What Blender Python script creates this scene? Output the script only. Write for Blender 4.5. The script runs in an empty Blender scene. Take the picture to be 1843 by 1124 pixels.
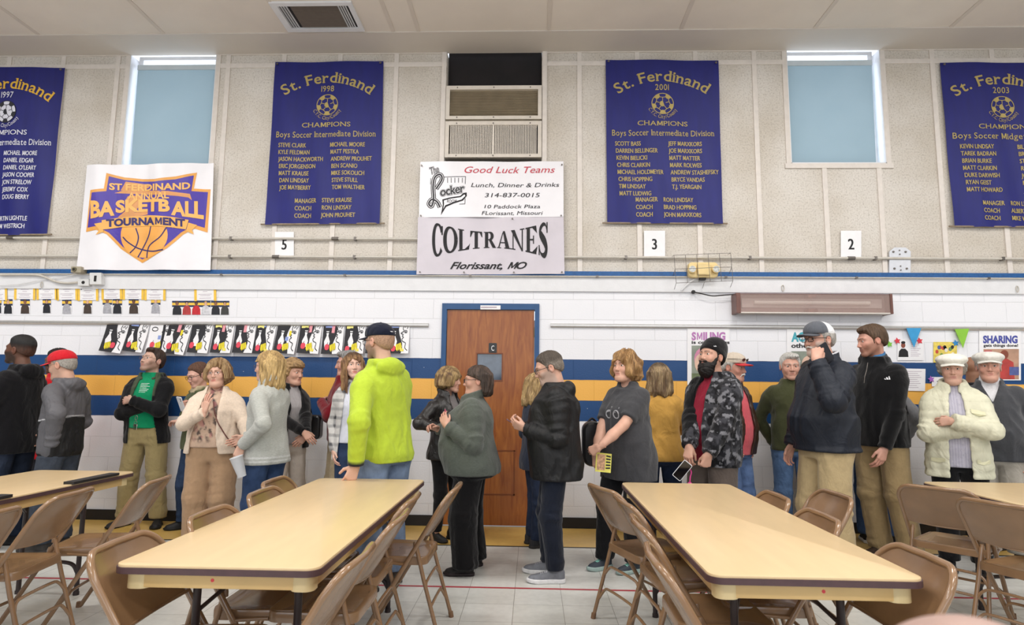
import bpy, bmesh, math, random
import numpy as np
from mathutils import Vector, Matrix, noise as mnoise

scene = bpy.context.scene
COL = scene.collection
PI = math.pi

# ------------------------------------------------------------------ camera
CAM_H, CAM_D, CAM_F = 1.32712, 6.3163, 1130.16
YAW, PITCH, ROLL = 0.0340294, 0.121953, 0.0107477

def cam_rows():
    cy, sy = math.cos(YAW), math.sin(YAW)
    f = np.array([-sy * math.cos(PITCH), cy * math.cos(PITCH), math.sin(PITCH)])
    r = np.array([cy, sy, 0.0])
    u = np.cross(r, f)
    return (math.cos(ROLL) * r + math.sin(ROLL) * u, -math.sin(ROLL) * r + math.cos(ROLL) * u, f)

CR, CU, CF = cam_rows()
cam_data = bpy.data.cameras.new('camera')
cam = bpy.data.objects.new('camera', cam_data)
COL.objects.link(cam)
cam.matrix_world = Matrix(((CR[0], CU[0], -CF[0], 0), (CR[1], CU[1], -CF[1], -CAM_D),
                           (CR[2], CU[2], -CF[2], CAM_H), (0, 0, 0, 1)))
cam_data.sensor_width = 36.0
cam_data.lens = CAM_F / 1843 * 36
cam_data.clip_start = 0.05
cam_data.dof.use_dof = True
cam_data.dof.focus_distance = 4.5
cam_data.dof.aperture_fstop = 5.6
scene.camera = cam

# ------------------------------------------------------------------ view, world, lights
scene.view_settings.view_transform = 'Standard'
scene.view_settings.look = 'None'
scene.view_settings.gamma = 1.0
scene.view_settings.use_curve_mapping = False
scene.view_settings.exposure = 0.10
scene.cycles.max_bounces = 8
scene.cycles.transparent_max_bounces = 12

world = bpy.data.worlds.new('world')
scene.world = world
world.use_nodes = True
wn = world.node_tree
bg = wn.nodes['Background']
bg.inputs[0].default_value = (0.93, 0.96, 1.0, 1)
bg.inputs[1].default_value = 0.26

def area(name, loc, size, power, color=(1, 1, 1), rot=(0, 0, 0)):
    d = bpy.data.lights.new(name, 'AREA')
    d.shape = 'RECTANGLE'
    d.size, d.size_y = size
    d.energy = power
    d.color = color
    o = bpy.data.objects.new(name, d)
    o.location = loc
    o.rotation_euler = rot
    COL.objects.link(o)
    return o

# the gym's fluorescent strips on the ceiling, all behind and above the camera
for ly in (-2.6, -5.4, -8.2):
    for lx in (-6.2, -2.1, 2.1, 6.2):
        area('ceiling_fluorescent_light', (lx, ly, 4.84), (1.3, 0.6), 66, (1.0, 0.98, 0.955))
# broad cool area light behind the camera, aimed at the banner wall
area('broad_rear_light', (0, -13.5, 3.0), (14, 3.0), 330, (0.86, 0.92, 1.0), (PI / 2, 0, 0))
# daylight behind the two blinds
for wx in (-3.92, 3.12):
    area('window_daylight', (wx, 0.75, 4.3), (1.1, 1.3), 18, (0.80, 0.88, 1.0), (-PI / 2, 0, 0))

# ------------------------------------------------------------------ helpers
def lin(c):
    """'#rrggbb' -> linear rgb"""
    c = c.lstrip('#')
    r = []
    for i in (0, 2, 4):
        v = int(c[i:i + 2], 16) / 255
        r.append(v / 12.92 if v <= 0.04045 else ((v + 0.055) / 1.055) ** 2.4)
    return tuple(r)

MATS = {}
def mat(name, color, rough=0.6, noise=0.0, nscale=8.0, metal=0.0, bump=0.0, bscale=60.0, spec=0.5, stretch=None, coat=0.0):
    """plain procedural material: colour broken up by noise, optional bump"""
    if name in MATS:
        return MATS[name]
    m = bpy.data.materials.new(name)
    m.use_nodes = True
    nt = m.node_tree
    b = nt.nodes['Principled BSDF']
    c = lin(color) if isinstance(color, str) else color
    b.inputs['Base Color'].default_value = (*c, 1)
    b.inputs['Roughness'].default_value = rough
    b.inputs['Metallic'].default_value = metal
    b.inputs['Specular IOR Level'].default_value = spec
    b.inputs['Coat Weight'].default_value = coat
    tc = nt.nodes.new('ShaderNodeTexCoord')
    src = tc.outputs['Object']
    if stretch:
        mp = nt.nodes.new('ShaderNodeMapping')
        mp.inputs['Scale'].default_value = stretch
        nt.links.new(src, mp.inputs['Vector'])
        src = mp.outputs['Vector']
    if noise:
        nz = nt.nodes.new('ShaderNodeTexNoise')
        nz.inputs['Scale'].default_value = nscale
        nz.inputs['Detail'].default_value = 6
        nt.links.new(src, nz.inputs['Vector'])
        rp = nt.nodes.new('ShaderNodeValToRGB')
        rp.color_ramp.elements[0].position = 0.3
        rp.color_ramp.elements[1].position = 0.7
        rp.color_ramp.elements[0].color = (*[max(0, v * (1 - noise)) for v in c], 1)
        rp.color_ramp.elements[1].color = (*[min(1, v * (1 + noise)) for v in c], 1)
        nt.links.new(nz.outputs['Fac'], rp.inputs['Fac'])
        nt.links.new(rp.outputs['Color'], b.inputs['Base Color'])
    if bump:
        n2 = nt.nodes.new('ShaderNodeTexNoise')
        n2.inputs['Scale'].default_value = bscale
        n2.inputs['Detail'].default_value = 4
        nt.links.new(src, n2.inputs['Vector'])
        bp = nt.nodes.new('ShaderNodeBump')
        bp.inputs['Strength'].default_value = bump
        bp.inputs['Distance'].default_value = 0.01
        nt.links.new(n2.outputs['Fac'], bp.inputs['Height'])
        nt.links.new(bp.outputs['Normal'], b.inputs['Normal'])
    MATS[name] = m
    return m

def attr_mat(name, rough=0.85, noise=0.12, nscale=30.0, spec=0.3, bump=0.0, bscale=220.0, sheen=0.0, stretch=(1, 1, 1), sss=0.0, wrinkle=0.0):
    """material whose colour is the mesh's own colour attribute, broken up by noise"""
    if name in MATS:
        return MATS[name]
    m = bpy.data.materials.new(name)
    m.use_nodes = True
    nt = m.node_tree
    b = nt.nodes['Principled BSDF']
    b.inputs['Roughness'].default_value = rough
    b.inputs['Specular IOR Level'].default_value = spec
    b.inputs['Sheen Weight'].default_value = sheen
    if sss:
        b.inputs['Subsurface Weight'].default_value = sss
        b.inputs['Subsurface Radius'].default_value = (0.012, 0.005, 0.003)
        b.inputs['Subsurface Scale'].default_value = 0.6
    at = nt.nodes.new('ShaderNodeAttribute')
    at.attribute_name = 'Col'
    tc = nt.nodes.new('ShaderNodeTexCoord')
    mp = nt.nodes.new('ShaderNodeMapping')
    mp.inputs['Scale'].default_value = stretch
    nt.links.new(tc.outputs['Object'], mp.inputs['Vector'])
    nz = nt.nodes.new('ShaderNodeTexNoise')
    nz.inputs['Scale'].default_value = nscale
    nz.inputs['Detail'].default_value = 5
    nt.links.new(mp.outputs['Vector'], nz.inputs['Vector'])
    mr = nt.nodes.new('ShaderNodeMapRange')
    mr.inputs['From Min'].default_value = 0.3
    mr.inputs['From Max'].default_value = 0.7
    mr.inputs['To Min'].default_value = 1 - noise
    mr.inputs['To Max'].default_value = 1 + noise
    nt.links.new(nz.outputs['Fac'], mr.inputs['Value'])
    mx = nt.nodes.new('ShaderNodeVectorMath')
    mx.operation = 'SCALE'
    nt.links.new(at.outputs['Color'], mx.inputs[0])
    nt.links.new(mr.outputs['Result'], mx.inputs['Scale'])
    nt.links.new(mx.outputs['Vector'], b.inputs['Base Color'])
    if bump:
        n2 = nt.nodes.new('ShaderNodeTexNoise')
        n2.inputs['Scale'].default_value = bscale
        n2.inputs['Detail'].default_value = 3
        nt.links.new(mp.outputs['Vector'], n2.inputs['Vector'])
        bp = nt.nodes.new('ShaderNodeBump')
        bp.inputs['Strength'].default_value = bump
        bp.inputs['Distance'].default_value = 0.006
        nt.links.new(n2.outputs['Fac'], bp.inputs['Height'])
        nt.links.new(bp.outputs['Normal'], b.inputs['Normal'])
        if wrinkle:
            n3 = nt.nodes.new('ShaderNodeTexNoise')
            n3.inputs['Scale'].default_value = 11
            n3.inputs['Detail'].default_value = 2.5
            n3.inputs['Distortion'].default_value = 1.6
            m3 = nt.nodes.new('ShaderNodeMapping')
            m3.inputs['Scale'].default_value = (1, 1, 0.6)
            nt.links.new(tc.outputs['Object'], m3.inputs['Vector'])
            nt.links.new(m3.outputs['Vector'], n3.inputs['Vector'])
            b3 = nt.nodes.new('ShaderNodeBump')
            b3.inputs['Strength'].default_value = wrinkle
            b3.inputs['Distance'].default_value = 0.035
            nt.links.new(n3.outputs['Fac'], b3.inputs['Height'])
            nt.links.new(b3.outputs['Normal'], bp.inputs['Normal'])
    MATS[name] = m
    return m

def tag(o, label=None, cat=None, group=None, kind=None):
    if label: o['label'] = label
    if cat: o['category'] = cat
    if group: o['group'] = group
    if kind: o['kind'] = kind
    return o

def thing(name, label, cat, loc=(0, 0, 0), rz=0.0, group=None):
    o = bpy.data.objects.new(name, None)
    COL.objects.link(o)
    o.empty_display_size = 0.1
    o.location = loc
    o.rotation_euler = (0, 0, rz)
    return tag(o, label, cat, group)

def copy_tree(o, parent=None):
    c = o.copy()
    COL.objects.link(c)
    c.parent = parent
    for ch in list(o.children):
        copy_tree(ch, c)
    return c

class MB:
    """collects shapes and links them as one mesh object"""
    def __init__(s):
        s.v, s.f = [], []
    def add(s, verts, faces):
        n = len(s.v)
        s.v += [tuple(v) for v in verts]
        s.f += [tuple(i + n for i in f) for f in faces]
        return s
    def box(s, x0, x1, y0, y1, z0, z1):
        v = [(x, y, z) for x in (x0, x1) for y in (y0, y1) for z in (z0, z1)]
        return s.add(v, [(0, 1, 3, 2), (4, 6, 7, 5), (0, 4, 5, 1), (2, 3, 7, 6), (0, 2, 6, 4), (1, 5, 7, 3)])
    def prism(s, pts, y0, y1):
        """outline in x,z extruded from y0 to y1"""
        n = len(pts)
        v = [(p[0], y0, p[1]) for p in pts] + [(p[0], y1, p[1]) for p in pts]
        f = [tuple(range(n)), tuple(range(2 * n - 1, n - 1, -1))]
        f += [(i, i + n, (i + 1) % n + n, (i + 1) % n) for i in range(n)]
        return s.add(v, f)
    def slab(s, pts, z0, z1):
        """outline in x,y extruded from z0 to z1"""
        n = len(pts)
        v = [(p[0], p[1], z0) for p in pts] + [(p[0], p[1], z1) for p in pts]
        f = [tuple(range(n - 1, -1, -1)), tuple(range(n, 2 * n))]
        f += [(i, (i + 1) % n, (i + 1) % n + n, i + n) for i in range(n)]
        return s.add(v, f)
    def tube(s, path, r, seg=10, closed=False):
        P = [Vector(p) for p in path]
        n = len(P)
        R = r if isinstance(r, (list, tuple)) else [r] * n
        rings, up = [], None
        for i in range(n):
            a = P[(i - 1) % n] if (closed or i > 0) else P[i]
            b = P[(i + 1) % n] if (closed or i < n - 1) else P[i]
            t = (b - a).normalized()
            if up is None:
                up = Vector((0, 0, 1)) if abs(t.z) < 0.9 else Vector((0, 1, 0))
            u = (up - t * up.dot(t)).normalized()
            w = t.cross(u)
            up = u
            rings.append([P[i] + (u * math.cos(2 * PI * k / seg) + w * math.sin(2 * PI * k / seg)) * R[i] for k in range(seg)])
        v = [p for rg in rings for p in rg]
        f = []
        for i in range(n if closed else n - 1):
            a, b = i * seg, ((i + 1) % n) * seg
            f += [(a + k, a + (k + 1) % seg, b + (k + 1) % seg, b + k) for k in range(seg)]
        if not closed:
            f += [tuple(range(seg - 1, -1, -1)), tuple(range((n - 1) * seg, n * seg))]
        return s.add(v, f)
    def lathe(s, prof, seg=16, axis='z', c=(0, 0, 0)):
        v, f = [], []
        for r, h in prof:
            for k in range(seg):
                a = 2 * PI * k / seg
                p = (r * math.cos(a), r * math.sin(a), h)
                if axis == 'y': p = (p[0], p[2], p[1])
                if axis == 'x': p = (p[2], p[0], p[1])
                v.append((p[0] + c[0], p[1] + c[1], p[2] + c[2]))
        for i in range(len(prof) - 1):
            f += [(i * seg + k, i * seg + (k + 1) % seg, (i + 1) * seg + (k + 1) % seg, (i + 1) * seg + k) for k in range(seg)]
        f += [tuple(range(seg - 1, -1, -1)), tuple(range((len(prof) - 1) * seg, len(prof) * seg))]
        return s.add(v, f)
    def build(s, name, m, parent=None, smooth=False, bevel=0.0, segs=2):
        me = bpy.data.meshes.new(name)
        me.from_pydata(s.v, [], s.f)
        bm = bmesh.new()
        bm.from_mesh(me)
        bmesh.ops.recalc_face_normals(bm, faces=bm.faces)
        if bevel:
            bmesh.ops.bevel(bm, geom=[e for e in bm.edges if e.is_manifold and e.calc_face_angle(0) > 0.5], offset=bevel, segments=segs, profile=0.5, affect='EDGES')
        bm.to_mesh(me)
        bm.free()
        if smooth:
            for p in me.polygons: p.use_smooth = True
            me.set_sharp_from_angle(angle=math.radians(42))
        o = bpy.data.objects.new(name, me)
        COL.objects.link(o)
        me.materials.append(m)
        if parent is not None: o.parent = parent
        return o

def ray(px, py):
    d = CR * ((px - 921.5) / CAM_F) - CU * ((py - 562) / CAM_F) + CF
    return d
def W(px, py, y=0.0):
    """pixel of the photograph -> (x, z) on the vertical plane at depth y"""
    d = ray(px, py)
    t = (CAM_D + y) / d[1]
    return t * d[0], CAM_H + t * d[2]
def G(px, py, z=0.0):
    """pixel of the photograph -> (x, y) on the horizontal plane at height z"""
    d = ray(px, py)
    t = (z - CAM_H) / d[2]
    return t * d[0], -CAM_D + t * d[1]
def quad_map(q):
    """unit square (u right, v up) -> wall x,z through the corner list tl,tr,br,bl"""
    tl, tr, br, bl = [np.array(p) for p in q]
    def f(u, v):
        u = np.asarray(u)[..., None]; v = np.asarray(v)[..., None]
        return (1 - u) * (1 - v) * bl + u * (1 - v) * br + u * v * tr + (1 - u) * v * tl
    return f

# ---- lettering: text outlines as meshes in the plane, warped where they hang
M_OUT = [(0, 0), (0, .69), (.15, .69), (.31, .27), (.47, .69), (.62, .69), (.62, 0), (.49, 0), (.49, .43), (.36, .08), (.26, .08), (.13, .43), (.13, 0)]
def glyphs(s, size=1.0, bold=0.0, shear=0.0, xs=1.0, align='LEFT', spacing=1.0):
    if 'M' in s and bold > 0.002:       # the heavy M is drawn by hand
        V, F, x = [], [], 0.0
        for i, part in enumerate(s.split('M')):
            if i:
                F.append(tuple(range(len(V), len(V) + len(M_OUT))))
                V += [(x + a + shear * b, b) for a, b in M_OUT]
                x += 0.70
            core = part.strip(' ')
            x += 0.28 * (len(part) - len(part.lstrip(' ')))
            if core:
                v, f = glyphs(core, 1.0, bold, shear, 1.0, 'LEFT', spacing)
                v = v - np.array((v[:, 0].min(), 0)) + np.array((x, 0))
                F += [tuple(k + len(V) for k in q) for q in f]
                V += [tuple(p) for p in v]
                x = v[:, 0].max() + 0.09
                x += 0.28 * (len(part) - len(part.rstrip(' ')))
        V = np.array(V) * size
        V[:, 0] *= xs
        if align == 'CENTER': V[:, 0] -= (V[:, 0].max() + V[:, 0].min()) / 2
        return V, F
    cu = bpy.data.curves.new('txt', 'FONT')
    cu.body = s
    cu.size = size
    cu.offset = bold * size
    cu.shear = shear
    cu.space_character = spacing
    cu.align_x = align
    cu.resolution_u = 3
    cu.fill_mode = 'FRONT'
    o = bpy.data.objects.new('txt', cu)
    COL.objects.link(o)
    dg = bpy.context.evaluated_depsgraph_get()
    me = o.evaluated_get(dg).to_mesh()
    v = np.array([x.co[:2] for x in me.vertices]).reshape(-1, 2)
    f = [tuple(p.vertices) for p in me.polygons]
    o.to_mesh_clear()
    bpy.data.objects.remove(o)
    bpy.data.curves.remove(cu)
    v[:, 0] *= xs
    return v, f

class Sheet:
    """flat print on a hung sheet: shapes in x,z at a small offset in front of depth y(x,z)"""
    def __init__(s, depth):
        s.depth = depth; s.mb = MB()
    def put(s, xz, faces, lift=0.002):
        xz = np.asarray(xz)
        y = s.depth(xz[:, 0], xz[:, 1]) - lift
        s.mb.add(np.stack([xz[:, 0], y, xz[:, 1]], 1), faces)
    def text(s, string, at, size, fn=None, lift=0.002, fit=None, **k):
        extra = max(0.0, k.get('bold', 0.0) - 0.008)
        if extra:               # heavy type: two lighter copies side by side keep the joints of M and W clean
            k = dict(k, bold=0.008)
            for q in (-1, 1):
                s.text(string, (at[0] + q * extra * size * 0.8, at[1]), size, fn, lift + 0.0002 * q, fit, **k)
            return
        v, f = glyphs(string, size, **k)
        if fit:
            v[:, 0] *= fit / max(1e-6, v[:, 0].max() - v[:, 0].min())
        v = v + np.array(at)
        s.put(fn(v) if fn else v, f, lift)
    def poly(s, pts, lift=0.002, fn=None):
        v = np.array(pts, float)
        s.put(fn(v) if fn else v, [tuple(range(len(pts)))], lift)
    def stroke(s, pts, w, lift=0.002, fn=None, closed=False):
        p = np.array(pts, float)
        n = len(p)
        a = np.roll(p, 1, 0) if closed else np.vstack([p[:1], p[:-1]])
        b = np.roll(p, -1, 0) if closed else np.vstack([p[1:], p[-1:]])
        t = b - a
        t /= np.maximum(np.linalg.norm(t, axis=1, keepdims=True), 1e-9)
        nn = np.stack([-t[:, 1], t[:, 0]], 1)
        ww = np.asarray(w if np.ndim(w) else [w] * n)[:, None] / 2
        v = np.vstack([p + nn * ww, p - nn * ww])
        f = [(i, (i + 1) % n, (i + 1) % n + n, i + n) for i in range(n if closed else n - 1)]
        s.put(fn(v) if fn else v, f, lift)
    def build(s, name, m, parent):
        if not getattr(s.depth, 'flat', False):     # cut long faces so that the print follows the sheet
            bm = bmesh.new()
            vs = [bm.verts.new(v) for v in s.mb.v]
            for f in s.mb.f:
                try: bm.faces.new([vs[i] for i in f])
                except ValueError: pass
            bm.normal_update()
            lift = bm.verts.layers.float.new('lift')
            for v in bm.verts: v[lift] = v.co.y - float(s.depth(np.array([v.co.x]), np.array([v.co.z]))[0])
            for _ in range(4):
                bmesh.ops.triangulate(bm, faces=bm.faces[:])
                le = [e for e in bm.edges if (e.verts[0].co - e.verts[1].co).length > 0.07]
                if not le: break
                bmesh.ops.subdivide_edges(bm, edges=le, cuts=1)
            X = np.array([v.co.x for v in bm.verts]); Z = np.array([v.co.z for v in bm.verts])
            D = s.depth(X, Z)
            for v, d in zip(bm.verts, D): v.co.y = float(d) + v[lift]
            bm.verts.index_update()
            s.mb.v = [tuple(v.co) for v in bm.verts]
            s.mb.f = [tuple(v.index for v in f.verts) for f in bm.faces]
            bm.free()
        return s.mb.build(name, m, parent)

def flat(y):
    f = lambda x, z: np.full(np.shape(x), y, float)
    f.flat = True
    return f
def circ(c, r, n=24, a0=0, a1=2 * PI, rz=None, end=False):
    rz = rz or r
    return [(c[0] + r * math.cos(a0 + (a1 - a0) * i / (n - 1 if end else n)), c[1] + rz * math.sin(a0 + (a1 - a0) * i / (n - 1 if end else n))) for i in range(n)]
def rrect(x0, x1, y0, y1, r, n=6):
    p = []
    for cx, cy, a in ((x1 - r, y1 - r, 0), (x0 + r, y1 - r, PI / 2), (x0 + r, y0 + r, PI), (x1 - r, y0 + r, 1.5 * PI)):
        p += [(cx + r * math.cos(a + PI / 2 * i / n), cy + r * math.sin(a + PI / 2 * i / n)) for i in range(n + 1)]
    return p
def curve(pts, n=8):
    """Catmull-Rom through the points"""
    P = [Vector(p) for p in pts]
    P = [P[0] * 2 - P[1]] + P + [P[-1] * 2 - P[-2]]
    out = []
    for i in range(1, len(P) - 2):
        for k in range(n):
            t = k / n
            out.append(0.5 * (2 * P[i] + (P[i + 1] - P[i - 1]) * t + (2 * P[i - 1] - 5 * P[i] + 4 * P[i + 1] - P[i + 2]) * t * t + (3 * P[i] - P[i - 1] - 3 * P[i + 1] + P[i + 2]) * t ** 3))
    out.append(P[-2])
    return [tuple(p) for p in out]
# ================================================================== the hall
X0, X1 = -9.0, 9.0
ZC = 4.896          # underside of the ceiling
ZT = 2.478          # top of the painted block wall

def block_material():
    m = bpy.data.materials.new('painted_block')
    m.use_nodes = True
    nt = m.node_tree; N = nt.nodes; L = nt.links
    b = N['Principled BSDF']
    tc = N.new('ShaderNodeTexCoord')
    sep = N.new('ShaderNodeSeparateXYZ'); L.new(tc.outputs['Object'], sep.inputs[0])
    mr = N.new('ShaderNodeMath'); mr.operation = 'MULTIPLY'; mr.inputs[1].default_value = 1 / 2.6
    # a slightly wavy paint edge
    nz = N.new('ShaderNodeTexNoise'); nz.inputs['Scale'].default_value = 9
    L.new(tc.outputs['Object'], nz.inputs['Vector'])
    ad = N.new('ShaderNodeMath'); ad.operation = 'MULTIPLY_ADD'; ad.inputs[1].default_value = 0.006
    L.new(nz.outputs['Fac'], ad.inputs[0]); L.new(sep.outputs['Z'], ad.inputs[2])
    L.new(ad.outputs[0], mr.inputs[0])
    rp = N.new('ShaderNodeValToRGB'); rp.color_ramp.interpolation = 'CONSTANT'
    e = rp.color_ramp.elements
    white, blue, yel = (*lin('#ececf0'), 1), (*lin('#174478'), 1), (*lin('#f0b554'), 1)
    e[0].position = 0; e[0].color = white
    e[1].position = 1.019 / 2.6; e[1].color = blue
    for z, c in ((1.222, yel), (1.425, blue), (1.629, white)):
        k = e.new(z / 2.6); k.color = c
    L.new(mr.outputs[0], rp.inputs['Fac'])
    cb = N.new('ShaderNodeCombineXYZ')
    L.new(sep.outputs['X'], cb.inputs[0]); L.new(sep.outputs['Z'], cb.inputs[1])
    br = N.new('ShaderNodeTexBrick')
    br.inputs['Scale'].default_value = 1
    br.inputs['Brick Width'].default_value = 0.4064
    br.inputs['Row Height'].default_value = 0.2032
    br.inputs['Mortar Size'].default_value = 0.0035
    br.inputs['Mortar Smooth'].default_value = 0.6
    L.new(cb.outputs[0], br.inputs['Vector'])
    n2 = N.new('ShaderNodeTexNoise'); n2.inputs['Scale'].default_value = 70; n2.inputs['Detail'].default_value = 5
    L.new(tc.outputs['Object'], n2.inputs['Vector'])
    h = N.new('ShaderNodeMath'); h.operation = 'MULTIPLY_ADD'; h.inputs[1].default_value = -2.2
    L.new(br.outputs['Fac'], h.inputs[0]); L.new(n2.outputs['Fac'], h.inputs[2])
    bp = N.new('ShaderNodeBump'); bp.inputs['Strength'].default_value = 0.5; bp.inputs['Distance'].default_value = 0.003
    L.new(h.outputs[0], bp.inputs['Height']); L.new(bp.outputs['Normal'], b.inputs['Normal'])
    # small chips of white paint in the colour
    vo = N.new('ShaderNodeTexNoise'); vo.inputs['Scale'].default_value = 45; vo.inputs['Detail'].default_value = 2
    L.new(tc.outputs['Object'], vo.inputs['Vector'])
    gt = N.new('ShaderNodeMath'); gt.operation = 'GREATER_THAN'; gt.inputs[1].default_value = 0.765
    L.new(vo.outputs['Fac'], gt.inputs[0])
    mx = N.new('ShaderNodeMix'); mx.data_type = 'RGBA'
    L.new(gt.outputs[0], mx.inputs['Factor']); L.new(rp.outputs['Color'], mx.inputs['A']); mx.inputs['B'].default_value = white
    ml = N.new('ShaderNodeMix'); ml.data_type = 'RGBA'; ml.blend_type = 'MULTIPLY'
    ms = N.new('ShaderNodeMath'); ms.operation = 'MULTIPLY'; ms.inputs[1].default_value = 0.22
    L.new(br.outputs['Fac'], ms.inputs[0]); L.new(ms.outputs[0], ml.inputs['Factor'])
    L.new(mx.outputs['Result'], ml.inputs['A']); ml.inputs['B'].default_value = (0.55, 0.55, 0.57, 1)
    L.new(ml.outputs['Result'], b.inputs['Base Color'])
    b.inputs['Roughness'].default_value = 0.45
    return m

def panel_material():
    m = bpy.data.materials.new('fibre_panel')
    m.use_nodes = True
    nt = m.node_tree; N = nt.nodes; L = nt.links
    b = N['Principled BSDF']
    tc = N.new('ShaderNodeTexCoord')
    nz = N.new('ShaderNodeTexNoise'); nz.inputs['Scale'].default_value = 62; nz.inputs['Detail'].default_value = 6; nz.inputs['Roughness'].default_value = 0.75
    L.new(tc.outputs['Object'], nz.inputs['Vector'])
    rp = N.new('ShaderNodeValToRGB')
    e = rp.color_ramp.elements
    e[0].position = 0.30; e[0].color = (*lin('#948d85'), 1)
    e[1].position = 0.52; e[1].color = (*lin('#ddd7cf'), 1)
    k = e.new(0.42); k.color = (*lin('#ccc5bc'), 1)
    L.new(nz.outputs['Fac'], rp.inputs['Fac'])
    # brown water stains, large and soft
    n2 = N.new('ShaderNodeTexNoise'); n2.inputs['Scale'].default_value = 1.6; n2.inputs['Detail'].default_value = 5
    L.new(tc.outputs['Object'], n2.inputs['Vector'])
    r2 = N.new('ShaderNodeValToRGB'); r2.color_ramp.elements[0].position = 0.3; r2.color_ramp.elements[1].position = 0.62
    r2.color_ramp.elements[0].color = (0.83, 0.80, 0.75, 1); r2.color_ramp.elements[1].color = (1, 1, 1, 1)
    L.new(n2.outputs['Fac'], r2.inputs['Fac'])
    ml = N.new('ShaderNodeMix'); ml.data_type = 'RGBA'; ml.blend_type = 'MULTIPLY'; ml.inputs['Factor'].default_value = 1
    L.new(rp.outputs['Color'], ml.inputs['A']); L.new(r2.outputs['Color'], ml.inputs['B'])
    L.new(ml.outputs['Result'], b.inputs['Base Color'])
    bp = N.new('ShaderNodeBump'); bp.inputs['Strength'].default_value = 0.7; bp.inputs['Distance'].default_value = 0.006
    L.new(nz.outputs['Fac'], bp.inputs['Height']); L.new(bp.outputs['Normal'], b.inputs['Normal'])
    b.inputs['Roughness'].default_value = 0.95
    return m

def floor_material():
    m = bpy.data.materials.new('vinyl_tile')
    m.use_nodes = True
    nt = m.node_tree; N = nt.nodes; L = nt.links
    b = N['Principled BSDF']
    tc = N.new('ShaderNodeTexCoord')
    sep = N.new('ShaderNodeSeparateXYZ'); L.new(tc.outputs['Object'], sep.inputs[0])
    br = N.new('ShaderNodeTexBrick'); br.offset = 0
    br.inputs['Scale'].default_value = 1
    br.inputs['Brick Width'].default_value = 0.3048; br.inputs['Row Height'].default_value = 0.3048
    br.inputs['Mortar Size'].default_value = 0.0016; br.inputs['Mortar Smooth'].default_value = 0.3; br.inputs['Bias'].default_value = 0
    br.inputs['Color1'].default_value = (*lin('#d4d4d0'), 1); br.inputs['Color2'].default_value = (*lin('#cdcdc8'), 1)
    br.inputs['Mortar'].default_value = (*lin('#77736b'), 1)
    mp = N.new('ShaderNodeMapping'); mp.inputs['Location'].default_value = (0.11, 0.08, 0)
    L.new(tc.outputs['Object'], mp.inputs['Vector']); L.new(mp.outputs['Vector'], br.inputs['Vector'])
    n1 = N.new('ShaderNodeTexNoise'); n1.inputs['Scale'].default_value = 22; n1.inputs['Detail'].default_value = 8
    L.new(tc.outputs['Object'], n1.inputs['Vector'])
    mr = N.new('ShaderNodeMapRange'); mr.inputs['From Min'].default_value = 0.3; mr.inputs['From Max'].default_value = 0.7
    mr.inputs['To Min'].default_value = 0.93; mr.inputs['To Max'].default_value = 1.05
    L.new(n1.outputs['Fac'], mr.inputs['Value'])
    # yellow border along the wall
    gt = N.new('ShaderNodeMath'); gt.operation = 'GREATER_THAN'; gt.inputs[1].default_value = -0.745
    L.new(sep.outputs['Y'], gt.inputs[0])
    mx = N.new('ShaderNodeMix'); mx.data_type = 'RGBA'
    L.new(gt.outputs[0], mx.inputs['Factor']); L.new(br.outputs['Color'], mx.inputs['A']); mx.inputs['B'].default_value = (*lin('#d8b263'), 1)
    sc = N.new('ShaderNodeVectorMath'); sc.operation = 'SCALE'
    L.new(mx.outputs['Result'], sc.inputs[0]); L.new(mr.outputs['Result'], sc.inputs['Scale'])
    L.new(sc.outputs['Vector'], b.inputs['Base Color'])
    n3 = N.new('ShaderNodeTexNoise'); n3.inputs['Scale'].default_value = 3
    L.new(tc.outputs['Object'], n3.inputs['Vector'])
    r3 = N.new('ShaderNodeMapRange'); r3.inputs['To Min'].default_value = 0.22; r3.inputs['To Max'].default_value = 0.42
    L.new(n3.outputs['Fac'], r3.inputs['Value']); L.new(r3.outputs['Result'], b.inputs['Roughness'])
    bp = N.new('ShaderNodeBump'); bp.inputs['Strength'].default_value = 0.12; bp.inputs['Distance'].default_value = 0.002
    L.new(br.outputs['Fac'], bp.inputs['Height']); bp.invert = True
    L.new(bp.outputs['Normal'], b.inputs['Normal'])
    return m

M_batten = mat('cream_batten', '#ddd5cd', 0.5, 0.05, 20)
M_ceil = mat('ceiling_board', '#e2d8cd', 0.8, 0.03, 3)
M_soffit = mat('soffit_paint', '#d2cac1', 0.7, 0.03, 2)
M_white = mat('white_paint', '#e2e2e4', 0.5, 0.03, 12, bump=0.1)
M_blue = mat('blue_trim_paint', '#1c5590', 0.5, 0.18, 40)
M_black = mat('black_rubber', '#191514', 0.5, 0.2, 12)
M_alu = mat('aluminium', '#c9c6c2', 0.35, 0.05, 30, metal=0.7)
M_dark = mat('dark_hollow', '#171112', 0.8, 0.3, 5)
M_paper = mat('white_paper', '#efeef0', 0.75, 0.02, 20)
M_ink = mat('black_ink', '#1d1b1e', 0.7, 0.05, 40)
M_pipe = mat('painted_pipe', '#c6c0b6', 0.45, 0.06, 30)
M_screw = mat('screw_metal', '#77716c', 0.4, 0.1, 60, metal=0.8)

def struct(name, mb, m, **k):
    return tag(mb.build(name, m, **k), kind='structure')

struct('floor', MB().box(X0, X1, -12, 0.02, -0.1, 0.0), floor_material())
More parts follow.
